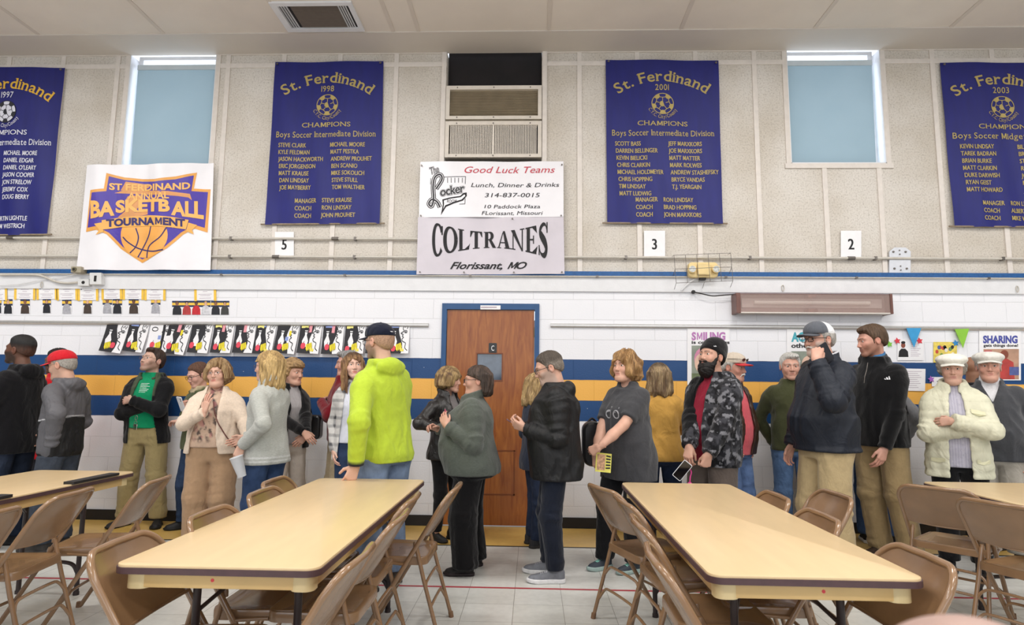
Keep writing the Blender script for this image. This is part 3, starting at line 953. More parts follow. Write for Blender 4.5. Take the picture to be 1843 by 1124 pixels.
# the drawn emblem
core, halo = Sheet(dq), Sheet(dq)
def logo(s, px, py, cap, w, rot, bold):
    for sh, off, lift in ((ink, bold + 0.055, 0.003), (halo, bold + 0.028, 0.0036), (core, bold, 0.0042)):
        v, f = glyphs(s, 1.0, bold=off, shear=0.12, spacing=0.92)
        ref, _ = glyphs(s, 1.0, bold=0, shear=0.12, spacing=0.92)
        k = w / (ref[:, 0].max() - ref[:, 0].min())
        x = (v[:, 0]) * k; y = v[:, 1] * cap / 0.69
        c_, s_ = math.cos(rot), math.sin(rot)
        X, Y = px + x * c_ - y * s_ * 1.0, py - (x * s_ + y * c_)
        sh.put(np.array([LP(a, b) for a, b in zip(X, Y)]), f, lift)
logo('The', 125, 172, 62, 82, 0.25, 0.0)
logo('ocker', 215, 372, 76, 225, 0.16, 0.02)
def lstroke(sh, pts, w, lift): sh.stroke([LP(*p) for p in pts], w * 0.0011, lift)
Lp = [(p[0], p[1]) for p in curve([(178, 305, 0), (232, 218, 0), (214, 174, 0), (166, 200, 0), (150, 285, 0), (155, 400, 0), (136, 465, 0), (112, 440, 0), (140, 402, 0), (188, 425, 0), (214, 474, 0)], 7)]
lstroke(ink, Lp, 42, 0.003); lstroke(halo, Lp, 27, 0.0036); lstroke(core, Lp, 16, 0.0042)
tail = [(235, 402), (300, 385), (400, 372), (430, 345), (460, 340), (462, 372), (425, 415), (340, 440), (270, 470), (222, 548), (240, 450)]
ink.poly([LP(*p) for p in tail], 0.0028)
halo.poly([LP(*p) for p in [(250, 412), (310, 396), (405, 384), (440, 358), (448, 372), (415, 404), (335, 428), (262, 456), (244, 492), (252, 446)]], 0.0036)
hand(core, 'ROOM', 278, 368, 432, 28, 0.1, 0.02)
for a, b in (((252, 198), (450, 192)), ((450, 192), (446, 262)), ((446, 395), (444, 445)), ((392, 446), (444, 445)), ((128, 205), (126, 262))):
    lstroke(core, [a, b], 5, 0.003)
for x in (285, 318, 352, 385, 420):
    lstroke(core, [(x, 205), (x, 250)], 5, 0.003)
red.build('red_lettering', mat('red_ink', '#c63a4b', 0.6, 0.05, 40), lk)
ink.build('lettering', M_ink, lk)
halo.build('emblem_outline', M_vinyl, lk)
core.build('emblem', mat('charcoal_ink', '#2c2a2e', 0.6, 0.05, 40), lk)

ct = thing('sponsor_banner', 'lilac grey vinyl banner reading COLTRANES above the wooden door', 'banner')
dc = lambda x, z: -0.046 - 0.008 * np.sin(x * 5 + 1) - 0.005 * np.sin(x * 11 - z * 7)
q = [(-1.192, 3.078), (0.303, 3.086), (0.314, 2.492), (-1.190, 2.478)]
sheet_mesh('vinyl_sheet', q, dc, M_vinylg, ct)
cs = Sheet(dc)
def cwarp(x0, x1):
    def f(p):
        out = []
        for u, v in np.asarray(p):
            px = x0 + (x1 - x0) * u
            t = (px - 675) / 533
            tp, bt_ = 697 - 90 * t * t, 845 + 97 * t * t
            out.append(LP(px, bt_ + (tp - bt_) * v))
        return np.array(out)
    return f
TH, TN = 0.27, 0.075
def gl(ch, x0, x1):
    fn = cwarp(x0, x1)
    rect = lambda a, b, c, d: cs.poly([(a, c), (b, c), (b, d), (a, d)], 0.004, fn)
    def bow(a0, a1, n=30, cx=0.5, cy=0.5, rx=0.42, ry=0.475, thick=TH, thin=0.07):
        pts, ws = [], []
        for i in range(n + 1):
            a = a0 + (a1 - a0) * i / n
            pts.append((cx + rx * math.cos(a), cy + ry * math.sin(a)))
            ws.append(thin + (thick - thin) * abs(math.cos(a)) ** 1.5)
        cs.stroke(pts, ws, 0.004, fn)
    if ch == 'O': bow(0, 2 * PI, 40)
    if ch == 'C':
        bow(0.62, 2 * PI - 0.7, 36, rx=0.40, cx=0.55)
        rect(0.86, 0.98, 0.66, 0.96)
    if ch == 'L':
        rect(0.1, 0.1 + TH, 0, 1); rect(0, 0.5, 0, 0.05); rect(0, 0.5, 0.95, 1); rect(0.1, 0.92, 0, 0.055)
        cs.poly([(0.55, 0.05), (0.92, 0.05), (1.0, 0.33), (0.9, 0.22)], 0.004, fn)
    if ch == 'T':
        rect(0.5 - TH / 2, 0.5 + TH / 2, 0, 1); rect(0.22, 0.78, 0, 0.05); rect(0.02, 0.98, 0.93, 1)
        cs.poly([(0.02, 1), (0.0, 0.66), (0.06, 0.68), (0.22, 0.93)], 0.004, fn); cs.poly([(0.98, 1), (0.78, 0.93), (0.94, 0.68), (1.0, 0.66)], 0.004, fn)
    if ch == 'R':
        rect(0.1, 0.1 + TH, 0, 1); rect(0, 0.48, 0, 0.05); rect(0, 0.4, 0.95, 1)
        bow(-PI / 2, PI / 2, 20, 0.42, 0.74, 0.28, 0.235, 0.26, 0.07); rect(0.3, 0.45, 0.93, 1.0); rect(0.3, 0.45, 0.48, 0.54)
        cs.poly([(0.40, 0.52), (0.64, 0.52), (1.0, 0.05), (1.02, 0), (0.74, 0)], 0.004, fn)
    if ch == 'A':
        cs.poly([(0.42, 1), (0.56, 1), (0.9, 0.03), (0.62, 0.03)], 0.004, fn); cs.poly([(0.40, 0.93), (0.47, 0.97), (0.17, 0.03), (0.08, 0.03)], 0.004, fn)
        rect(0.26, 0.66, 0.30, 0.36); rect(0.0, 0.3, 0, 0.05); rect(0.52, 1.0, 0, 0.05)
    if ch == 'N':
        rect(0.13, 0.2, 0, 1); rect(0.82, 0.9, 0.0, 1); cs.poly([(0.0, 1), (0.28, 1), (0.9, 0.0), (0.82, -0.02)], 0.0042, fn)
        rect(0.0, 0.34, 0, 0.05); rect(0.68, 1.02, 0.95, 1)
    if ch == 'E':
        rect(0.1, 0.1 + TH, 0, 1); rect(0, 0.9, 0, 0.055); rect(0, 0.88, 0.945, 1); rect(0.3, 0.66, 0.48, 0.54); rect(0.62, 0.7, 0.36, 0.66)
        cs.poly([(0.55, 0.05), (0.9, 0.05), (1.0, 0.3), (0.92, 0.25)], 0.004, fn); cs.poly([(0.88, 1), (0.55, 0.95), (0.86, 0.78), (0.95, 0.72)], 0.004, fn)
    if ch == 'S':
        pts = [(0.86, 0.80), (0.72, 0.94), (0.45, 0.965), (0.2, 0.85), (0.2, 0.70), (0.42, 0.56), (0.68, 0.42), (0.82, 0.25), (0.68, 0.07), (0.42, 0.03), (0.2, 0.1), (0.1, 0.24)]
        cv = [(p[0], p[1]) for p in curve([(a, b, 0) for a, b in pts], 5)]
        n = len(cv); ws = [0.06 + 0.24 * math.sin(PI * i / (n - 1)) ** 2 for i in range(n)]
        cs.stroke(cv, ws, 0.004, fn)
        rect(0.84, 0.95, 0.70, 1.0); rect(0.02, 0.12, 0.0, 0.33)
for ch, a, b in (('C', 140, 242), ('O', 250, 370), ('L', 380, 488), ('T', 490, 602), ('R', 616, 726), ('A', 738, 866), ('N', 866, 988), ('E', 1000, 1112), ('S', 1120, 1208)):
    gl(ch, a, b)
hand(cs, 'Florissant, MO', 305, 1015, 1038, 62, 0.42, 0.022)
cs.build('lettering', M_ink, ct)
for root, pts in ((lk, [(45, 90), (1335, 85), (38, 552), (1328, 552)]), (ct, [(30, 1070), (435, 1072), (893, 1072), (1335, 1070), (880, 580)])):
    g = MB()
    for p in pts:
        x, z = LP(*p)
        g.lathe([(0.008, -0.068), (0.008, -0.05)], 10, 'y', (x, 0, z))
    g.build('grommets', M_screw, root)

# ---------------------------------------------------------------- basketball banner
bk = thing('tournament_banner', 'white vinyl basketball tournament banner with purple and gold shield below the left window', 'banner')
db = lambda x, z: -0.08 - 0.012 * np.sin(x * 8 + 0.6) - 0.006 * np.sin(x * 19 + z * 2) - 0.01 * np.clip((2.75 - z) * 2, 0, 1) * np.cos(x * 4)
q = [(-4.713, 3.627), (-3.363, 3.652), (-3.319, 2.511), (-4.715, 2.505)]
sheet_mesh('vinyl_sheet', q, db, M_vinyl, bk, 30, 24)
def BP(px, py): return W(140 + px / 5.354, 290 + py / 5.354, -0.05)
def bpoly(sh, pts, lift): sh.poly([BP(*p) for p in pts], lift)
gold, purple, ball, seam = Sheet(db), Sheet(db), Sheet(db), Sheet(db)
outer_l = [(300, 125), (278, 275), (150, 290), (105, 690), (300, 640)]
shield = [(635, 985), (430, 850), (300, 712), (208, 672), (105, 690), (150, 290), (278, 275), (300, 125), (470, 165), (640, 178), (760, 182), (960, 158), (1162, 118), (1135, 272), (1288, 275), (1258, 690), (1140, 655), (1030, 715), (880, 850)]
inner = [(635, 950), (445, 826), (320, 695), (205, 635), (122, 650), (165, 315), (300, 300), (322, 155), (470, 190), (640, 203), (760, 207), (960, 186), (1135, 147), (1112, 298), (1262, 302), (1232, 645), (1140, 620), (1010, 695), (870, 826)]
bpoly(gold, shield, 0.003); bpoly(purple, inner, 0.0045)
disc = [(660 + 232 * math.cos(a), 720 + 215 * math.sin(a)) for a in np.linspace(0, 2 * PI, 36, endpoint=False)]
bpoly(ball, [p if p[1] > 560 else (p[0], 560) for p in disc if True], 0.0055)
orange = Sheet(db)
for pts in ([(430, 290), (480, 205), (560, 215), (640, 225), (720, 238), (700, 262), (640, 290), (720, 300)], [(370, 315), (470, 285), (900, 300), (1100, 325), (1118, 385), (1085, 360), (980, 345), (700, 330)],
            [(500, 345), (640, 330), (620, 420), (560, 500), (690, 470), (690, 520), (560, 540), (400, 545), (470, 490), (480, 380)]):
    bpoly(orange, pts, 0.0055)
def blet(sh, s, px0, px1, py0, py1, cap0, cap1, lift, bold=0.03, bend=0.0):
    v, f = glyphs(s, 1.0, bold=bold)
    v[:, 0] -= v[:, 0].min(); w = v[:, 0].max()
    out = []
    for x, y in v:
        t = x / w
        bx = px0 + (px1 - px0) * t
        by = py0 + (py1 - py0) * t + bend * 4 * t * (1 - t)
        cap = cap0 + (cap1 - cap0) * t
        out.append(BP(bx, by - y / 0.69 * cap))
    sh.put(np.array(out), f, lift)
lettg = Sheet(db)
blet(lettg, 'ST FERDINAND', 325, 1105, 282, 276, 60, 60, 0.008, 0.035, 12)
blet(lettg, 'ANNUAL', 500, 905, 372, 368, 60, 60, 0.008, 0.03, 4)
for s, a, b, y0, y1, c0, c1 in (('BA', 155, 372, 555, 522, 155, 118), ('SKETB', 382, 912, 500, 495, 108, 108), ('ALL', 922, 1225, 520, 555, 115, 155)):
    blet(lettg, s, a, b, y0, y1, c0, c1, 0.008, 0.045, -10 if s == 'SKETB' else 0)
rib = [(262, 580), (420, 548), (700, 528), (940, 548), (1090, 575), (1062, 665), (930, 648), (690, 632), (430, 642), (265, 670)]
ribbon = Sheet(db)
bpoly(ribbon, [(192, 615), (268, 600), (275, 690), (205, 722), (240, 672)], 0.0085)
bpoly(ribbon, [(1085, 600), (1165, 622), (1120, 670), (1135, 712), (1062, 680)], 0.0085)
bpoly(ribbon, rib, 0.010)
let2 = Sheet(db)
blet(let2, 'TOURNAMENT', 300, 1055, 640, 638, 66, 66, 0.0125, 0.045, -20)
for pts in ([(575, 650), (600, 740), (575, 830), (520, 890)], [(725, 630), (700, 730), (640, 850), (595, 930)], [(880, 650), (820, 740), (720, 810), (690, 870), (682, 935)], [(450, 735), (500, 785), (600, 845), (740, 875), (850, 860)]):
    cv = curve([(*p, 0) for p in pts], 6)
    seam.stroke([BP(p[0], p[1]) for p in cv], 0.013, 0.007)
gold.build('shield_border', mat('amber_print', '#e9a651', 0.4, 0.06, 6), bk)
purple.build('shield', mat('purple_print', '#4a36a3', 0.4, 0.06, 6), bk)
ball.build('ball_emblem', mat('orange_print', '#f0ab55', 0.4, 0.10, 5), bk)
orange.build('bird_emblem', mat('tan_print', '#dd9a5d', 0.4, 0.08, 8), bk)
seam.build('ball_seams', mat('violet_line', '#2f2668', 0.5, 0.05, 20), bk)
lettg.build('gold_lettering', mat('letter_gold', '#f3b963', 0.4, 0.04, 10), bk)
ribbon.build('ribbon', mat('ribbon_gold', '#eeb259', 0.4, 0.05, 10), bk)
let2.build('purple_lettering', MATS['violet_line'], bk)

# ---------------------------------------------------------------- cards, papers and posters
def sheet_px(x0, x1, y0, y1, y=-0.004, t=0.004, tilt=0.0):
    """thin card on the wall from a photo box; returns outline in x,z"""
    a, b, c, d = W(x0, y1, y), W(x1, y1, y), W(x1, y0, y), W(x0, y0, y)
    return [a, b, c, d]
def card(name, label, cat, box, m=M_paper, group=None, y=-0.004, t=0.003, rot=0):
    o = sheet_px(*box, y=y)
    if rot:
        c = np.mean(o, 0); cc, ss = math.cos(rot), math.sin(rot)
        o = [tuple(c + np.array([(p[0] - c[0]) * cc - (p[1] - c[1]) * ss, (p[0] - c[0]) * ss + (p[1] - c[1]) * cc])) for p in o]
    r = MB().prism(o, y - t, y).build(name, m)
    tag(r, label, cat, group)
    return r, Sheet(flat(y - t)), o
for n, bx in (('5', (495, 529, 417, 462)), ('3', (1159, 1197, 415, 463)), ('2', (1513, 1550, 415, 463))):
    lab = {'5': 'white paper with a black five, left of the sponsor banners', '3': 'white paper with a black three, right of the sponsor banners', '2': 'white paper with a black two, below the right window'}[n]
    r, sh, o = card('number_card', lab, 'sign', bx, group=None, y=-0.016)
    cx, cz = np.mean(o, 0)
    sh.text(n, (cx, cz - 0.055), 0.155, bold=0.03, xs=0.78, align='CENTER', lift=0.001)
    sh.build('numeral', M_ink, r)

# steel bracket plate at right
o = sheet_px(1598, 1636, 446, 492)
pl = MB().prism([o[0], o[1], (o[2][0], o[2][1] - 0.04), (o[2][0] - 0.05, o[2][1]), (o[3][0] + 0.05, o[3][1]), (o[3][0], o[3][1] - 0.04)], -0.03, -0.014).build('bracket_plate', mat('white_steel', '#d5d8df', 0.35, 0.04, 20))
tag(pl, 'white steel plate with bolts on the pipe, right of the card below the window', 'bracket')
b = MB()
cx, cz = np.mean(o, 0)
for dx, dz in ((-0.06, 0.085), (0.06, 0.085), (-0.06, -0.085), (0.06, -0.085), (0, 0.1), (0, -0.1), (0, 0.06), (0, -0.06)):
    b.lathe([(0.009 if dx else 0.006, -0.04), (0.011 if dx else 0.006, -0.03)], 10, 'y', (cx + dx, 0, cz + dz))
b.build('bolts', M_screw, pl)

# pipes along the panels
def pipe(label, x0, x1, z, r=0.013, couplings=(), y=-0.034):
    root = tag(MB().tube([(x0, y, z), (x1, y, z)], r, 12).build('conduit_pipe', M_pipe, smooth=True), label, 'pipe')
    if couplings:
        c = MB()
        for x in couplings:
            c.tube([(x - 0.035, y, z), (x + 0.035, y, z)], r + 0.005, 12)
        c.build('coupling', M_screw, root, smooth=True)
    k = MB()
    n = max(2, int((x1 - x0) / 1.22))
    for i in range(n):
        x = x0 + (i + 0.5) * (x1 - x0) / n
        k.box(x - 0.012, x + 0.012, y - r - 0.004, 0.0, z - r - 0.004, z + r + 0.004)
    k.build('clamp', M_screw, root)
    return root
pipe('upper painted pipe along the panels on the left half of the wall', -9, -1.19, 2.853, couplings=(-2.05, -5.5))
pipe('lower painted pipe along the panels on the left half of the wall', -9, -1.19, 2.661, couplings=(-2.66, -5.9))
pipe('painted pipe along the panels on the right half of the wall', 0.315, 9, 2.668, couplings=(3.18, 5.5))
# picture rails
def rail(label, x0, x1, z):
    root = tag(MB().add([(x0, 0, z - 0.02), (x0, -0.012, z - 0.02), (x0, -0.03, z - 0.006), (x0, -0.03, z + 0.008), (x0, -0.012, z + 0.02), (x0, 0, z + 0.02),
                         (x1, 0, z - 0.02), (x1, -0.012, z - 0.02), (x1, -0.03, z - 0.006), (x1, -0.03, z + 0.008), (x1, -0.012, z + 0.02), (x1, 0, z + 0.02)],
                        [(i, (i + 1) % 6, (i + 1) % 6 + 6, i + 6) for i in range(6)] + [(5, 4, 3, 2, 1, 0), (6, 7, 8, 9, 10, 11)]).build('display_rail', M_alu), label, 'rail')
    return root
rail('aluminium display rail left of the door holding up the drawings', -9, -1.06, 1.965)
rail('aluminium display rail right of the door above the posters', 0.175, 9, 1.972)
# thin conduits and cables under the blue trim
def cable(name, label, pts, r, m, cat='cable'):
    return tag(MB().tube(curve(pts, 6), r, 8).build(name, m, smooth=True), label, cat)
P3 = lambda px, py, y: (W(px, py, y)[0], y, W(px, py, y)[1])
cable('electrical_cable', 'grey cable sagging under the blue trim towards the junction boxes', [P3(x, y, -0.045) for x, y in ((0, 494), (60, 494), (80, 498), (100, 506), (120, 509), (145, 507))], 0.011, M_pipe)
cable('electrical_cable', 'thin white cable looped below the blue trim left of the speaker', [P3(x, y, -0.04) for x, y in ((0, 513), (35, 511), (75, 503), (100, 500), (140, 494), (178, 492))], 0.004, M_white)
pipe('thin white conduit running under the blue trim along the whole wall', -9, 9, 2.468, 0.007, y=-0.042)
def jbox(name, label, box, d, hole):
    o = sheet_px(*box, y=-0.03)
    r = tag(MB().prism(o, -0.03 - d, -0.022).build(name, mat('box_enamel', '#d9d9d8', 0.4, 0.04, 20), bevel=0.004), label, 'electrical box')
    c = np.mean(o, 0)
    if hole == 'slot':
        MB().prism([(c[0] - 0.012, c[1] - 0.03), (c[0] + 0.012, c[1] - 0.03), (c[0] + 0.012, c[1] + 0.03), (c[0] - 0.012, c[1] + 0.03)], -0.034 - d, -0.028 - d).build('switch', M_black, r)
    else:
        MB().lathe([(0.016, -0.034 - d), (0.018, -0.028 - d)], 14, 'y', (c[0], 0, c[1])).build('socket', M_black, r)
    return r
jbox('switch_box', 'white switch box with a black rocker under the basketball banner', (167, 188, 492, 513), 0.05, 'slot')
jbox('outlet_box', 'small white outlet box with a round black socket beside the switch box', (144, 164, 503, 515), 0.035, 'round')
o = sheet_px(138, 156, 482, 493, y=-0.04)
c = np.mean(o, 0)
sp = tag(MB().box(o[0][0], o[1][0], -0.13, -0.035, o[0][1], o[2][1]).build('security_camera', mat('beige_plastic', '#a59c87', 0.5, 0.06, 20), bevel=0.006), 'small beige security camera at the lower left corner of the basketball banner', 'camera')
MB().lathe([(0.022, -0.14), (0.024, -0.128)], 16, 'y', (c[0] - 0.01, 0, c[1])).build('lens_ring', mat('lens_brown', '#6d6650', 0.3, 0.1, 20), sp)
MB().lathe([(0.012, -0.143), (0.012, -0.139)], 16, 'y', (c[0] - 0.01, 0, c[1])).build('lens', M_black, sp)

# emergency light behind its wire guard
el = thing('emergency_light', 'cream emergency light with two round lamps on the blue trim', 'lamp')
xa, zb0 = W(1238, 500, -0.06); xb, zb1 = W(1290, 473, -0.06)
M_cream = mat('cream_plastic', '#e8cf94', 0.45, 0.04, 15)
MB().prism(rrect(xa, xb, zb0, zb1, 0.035), -0.10, -0.036).build('body', M_cream, el, bevel=0.008)
MB().box(xa + 0.08, xb - 0.08, -0.13, -0.1, zb0 + 0.02, zb1 - 0.02).build('face_plate', M_cream, el, bevel=0.01)
for x in (xa + 0.028, xb - 0.028):
    lh = MB().lathe([(0.034, -0.10), (0.040, -0.125), (0.040, -0.14), (0.033, -0.143)], 18, 'y', (x, 0, (zb0 + zb1) / 2)).build('lamp_head', M_cream, el, smooth=True)
    MB().lathe([(0.032, -0.146), (0.034, -0.14)], 18, 'y', (x, 0, (zb0 + zb1) / 2)).build('lens', mat('lamp_glass', '#cfd2cf', 0.12, 0.25, 60, spec=0.9), lh)
MB().box((xa + xb) / 2 - 0.03, (xa + xb) / 2 + 0.03, -0.08, -0.03, zb0 - 0.02, zb0).build('test_switch', M_black, el)
MB().tube(curve([P3(1250, 503, -0.05), P3(1240, 509, -0.05), P3(1226, 523, -0.05)], 4), 0.008, 8).build('supply_cable', M_white, el)
cg = MB()
def cpt(u, v): # guard face, tilted a little outward
    px = 1213 + 102 * u + 4 * v; py = 459 + 50 * v - 4 * u
    return P3(px, py, -0.22)
for i in range(6):
    cg.tube([cpt(i / 5, 0), cpt(i / 5, 1)], 0.0025, 6)
for j in (0, 0.5, 1):
    cg.tube([cpt(0, j), cpt(1, j)], 0.0025, 6)
for u, v in ((0, 0), (1, 0), (0, 0.5), (1, 0.5), (0, 1), (1, 1), (0.5, 1)):
    a = cpt(u, v); cg.tube([a, (a[0] * 1.02, -0.012, a[2] + (0.03 if v == 0 else -0.03))], 0.0025, 6)
tag(cg.build('wire_guard', M_screw), 'steel wire cage over the cream emergency light', 'guard')

# brown wall light
wl = thing('wall_light', 'brown fluorescent wall light with clear cover above the posters', 'lamp')
xa, za = W(1328, 562, -0.1); xb, zb1 = W(1598, 531, -0.1)
M_brown = mat('brown_enamel', '#6f4a41', 0.4, 0.12, 12)
MB().box(xa, xb, -0.05, -0.0, za, zb1).build('back_plate', mat('back_enamel', '#a58a82', 0.4, 0.1, 8), wl)
for x0, x1 in ((xa - 0.03, xa + 0.012), (xb - 0.012, xb + 0.012)):
    MB().box(x0, x1, -0.16, 0.0, za - 0.012, zb1 + 0.006).build('end_cap', M_brown, wl, bevel=0.004)
MB().box(xa, xb, -0.15, -0.05, za - 0.01, za).build('lower_edge', M_batten, wl)
MB().box(xa, xb, -0.15, -0.05, zb1 - 0.004, zb1 + 0.002).build('upper_edge', M_brown, wl)
tb = MB().tube([(xa + 0.16, -0.10, (za + zb1) / 2 + 0.01), (xb - 0.18, -0.10, (za + zb1) / 2 + 0.01)], 0.02, 14).build('tube', mat('frosted_tube', '#efe9df', 0.3, 0.02, 10), wl, smooth=True)
MB().box(xa + 0.05, xb - 0.05, -0.075, -0.05, (za + zb1) / 2 - 0.035, (za + zb1) / 2 + 0.055).build('reflector', mat('pale_reflector', '#d6c8c0', 0.3, 0.06, 10), wl)
mid = (xa + xb) / 2 - 0.02
MB().box(mid - 0.035, mid + 0.035, -0.146, -0.05, zb1 - 0.03, zb1 - 0.005).box(mid - 0.045, mid + 0.045, -0.146, -0.05, za + 0.005, za + 0.035).build('latch', mat('rust_brown', '#7a4a40', 0.6, 0.3, 30), wl)
cv = bpy.data.materials.new('prism_cover'); cv.use_nodes = True
nt = cv.node_tree; nt.nodes.remove(nt.nodes['Principled BSDF'])
a = nt.nodes.new('ShaderNodeBsdfTransparent'); g = nt.nodes.new('ShaderNodeBsdfPrincipled'); mx = nt.nodes.new('ShaderNodeMixShader')
g.inputs['Base Color'].default_value = (*lin('#c9b0a8'), 1); g.inputs['Roughness'].default_value = 0.3
nz = nt.nodes.new('ShaderNodeTexNoise'); nz.inputs['Scale'].default_value = 90
mr = nt.nodes.new('ShaderNodeMapRange'); mr.inputs['To Min'].default_value = 0.15; mr.inputs['To Max'].default_value = 0.45
nt.links.new(nz.outputs['Fac'], mr.inputs['Value']); nt.links.new(mr.outputs['Result'], mx.inputs[0])
nt.links.new(a.outputs[0], mx.inputs[1]); nt.links.new(g.outputs[0], mx.inputs[2]); nt.links.new(mx.outputs[0], nt.nodes['Material Output'].inputs['Surface'])
MB().box(xa + 0.012, xb - 0.012, -0.15, -0.147, za, zb1 - 0.004).build('cover', cv, wl)
cb = cable('power_cord', 'black power cord drooping from its plug to the brown wall light', [P3(1248, 525, -0.03), P3(1262, 528, -0.05), P3(1282, 532, -0.06), P3(1300, 531, -0.06), P3(1326, 529, -0.06)], 0.006, M_black)
x, z = W(1248, 525, -0.03)
MB().lathe([(0.012, -0.06), (0.02, -0.03), (0.02, -0.02)], 12, 'y', (x, 0, z)).build('plug', M_black, cb)
# eye hooks on the white board
for k, (px, py) in enumerate(((1409, 518), (1831, 520), (75, 512))):
    x, z = W(px, py, -0.03)
    tag(MB().tube([(x + 0.012 * math.cos(a), -0.032, z + 0.03 * math.sin(a)) for a in np.linspace(0, 2 * PI, 16, endpoint=False)], 0.004, 6, True).tube([(x, -0.03, z + 0.03), (x, 0, z + 0.035)], 0.004, 6).build('eye_hook', M_pipe),
        ['white eye hook on the board above the brown wall light', 'white eye hook on the board at the far right end', 'white eye hook on the board above the student photos'][k], 'hook')

# certificates and student photos on the left
M_tick = mat('ticket_yellow', '#f0c44c', 0.7, 0.08, 30)
M_navy = mat('navy_print', '#27355c', 0.7, 0.08, 30)
M_faint = mat('faint_print', '#b5a5b4', 0.8, 0.05, 50)
cert_x = [(-20, 11, 514, 540), (28, 62, 514, 538), (68, 101, 515, 538), (104, 138, 513, 539), (142, 175, 516, 540), (185, 218, 515, 538), (223, 257, 515, 538), (262, 296, 515, 539), (352, 387, 513, 540)]
order = ['at the left edge of the picture', 'second from the left', 'third from the left', 'fourth from the left', 'just below the outlet box', 'just right of the switch box', 'third from the right', 'second from the right', 'alone at the right end']
for (x0, x1, y0, y1), w in zip(cert_x, order):
    r, sh, o = card('certificate', 'white certificate with yellow ticket edges ' + w, 'certificate', (x0, x1, y0, y1), group='certificates above the student photos', y=-0.026 if y1 < 0 else -0.006, rot=random.Random(x0).uniform(-0.02, 0.02))
    a, b, c, d = [np.array(p) for p in o]
    P = lambda u, v: tuple((1 - u) * (1 - v) * a + u * (1 - v) * b + u * v * c + (1 - u) * v * d)
    t = Sheet(flat(-0.009))
    for u0, u1 in ((-0.06, 0.07), (0.94, 1.07)):
        t.poly([P(u0, -0.05), P(u1, -0.05), P(u1, 1.05), P(u0, 1.05)], 0.001)
    t.build('ticket_border', M_tick, r)
    t = Sheet(flat(-0.009)); t.poly([P(0.05, 0.93), P(0.95, 0.93), P(0.95, 1), P(0.05, 1)], 0.0014); t.poly([P(0.12, 0.78), P(0.18, 0.78), P(0.18, 0.86), P(0.12, 0.86)], 0.0014); t.build('header', M_navy, r)
    t = Sheet(flat(-0.009))
    for v, w0, w1 in ((0.72, .3, .7), (0.58, .38, .62), (0.4, .15, .85), (0.3, .25, .75), (0.14, .2, .8)):
        t.stroke([P(w0, v), P(w1, v)], 0.004, 0.0014)
    t.build('print_lines', M_faint, r)
ph = [(-6, 3, 'k'), (7, 23, 'k'), (37, 54, 'b'), (77, 92, 'k'), (112, 129, 'g'), (150, 166, 'b'), (185, 202, 'g'), (203, 220, 'k'), (232, 250, 'b'), (272, 289, 'g'), (310, 328, 'k'), (328, 345, 'r'), (345, 362, 'r2'), (362, 379, 'w'), (380, 397, 'k'), (397, 413, 'd')]
shirts = {'k': '#1d1f27', 'b': '#43362f', 'g': '#a9a9b0', 'r': '#b03a3a', 'r2': '#c4222f', 'w': '#cfcfd4', 'd': '#3a3a38'}
sname = {'k': 'black', 'b': 'brown', 'g': 'grey', 'r': 'red', 'r2': 'bright red', 'w': 'white', 'd': 'dark grey'}
skins = ['#c99a7f', '#8f624a', '#d9ab92', '#6d4737']
hairs = ['#1e1512', '#5b3d28', '#b58f5b', '#241a16']
where = ['cut by the left edge', 'first whole one from the left', 'below the second certificate', 'below the third certificate', 'below the fourth certificate', 'below the outlet box', 'left one of the pair below the switch box', 'right one of the pair below the switch box',
         'below the third certificate from the right', 'below the second certificate from the right', 'first of the six at the right end', 'second of the six at the right end', 'third of the six at the right end', 'fourth of the six at the right end', 'fifth of the six at the right end', 'last of the six at the right end']
for i, (x0, x1, s) in enumerate(ph):
    y0, y1 = (538, 564) if i % 3 else (537, 563)
    if i >= 10: y0, y1 = 541, 566
    y0 -= (i > 4 and i < 10) * 1
    r, sh, o = card('student_photo', 'student photo in %s top, %s' % (sname[s], where[i]), 'photo', (x0, x1, y0, y1), group='student photos on the white wall', y=-0.003, t=0.002)
    a, b, c, d = [np.array(p) for p in o]
    P = lambda u, v: tuple((1 - u) * (1 - v) * a + u * (1 - v) * b + u * v * c + (1 - u) * v * d)
    for nm, v0, v1, mm in (('backdrop_blue', 0.55, 1.0, M_navy), ('backdrop_yellow', 0.68, 0.86, M_tick)):
        t = Sheet(flat(-0.005)); t.poly([P(0, v0), P(1, v0), P(1, v1), P(0, v1)], 0.0005 if 'blue' in nm else 0.001); t.build(nm, mm, r)
    t = Sheet(flat(-0.005)); t.poly([P(0.04, 0), P(0.94, 0), P(0.92, 0.4), P(0.78, 0.6), P(0.6, 0.66), P(0.4, 0.66), P(0.22, 0.6), P(0.08, 0.4)], 0.0015); t.build('shirt', mat('photo_shirt_' + s, shirts[s], 0.6, 0.2, 40), r)
    k = (i * 7 + 3) % 4
    t = Sheet(flat(-0.005)); t.poly([P(0.5 + 0.17 * math.cos(q), 0.82 + 0.17 * math.sin(q)) for q in np.linspace(0, 2 * PI, 14, endpoint=False)], 0.0018); t.build('hair', mat('photo_hair_%d' % k, hairs[k], 0.7, 0.1, 40), r)
    t = Sheet(flat(-0.005)); t.poly([P(0.5 + 0.13 * math.cos(q), 0.77 + 0.13 * math.sin(q)) for q in np.linspace(0, 2 * PI, 14, endpoint=False)], 0.0022); t.build('face', mat('photo_skin_%d' % k, skins[k], 0.6, 0.05, 40), r)

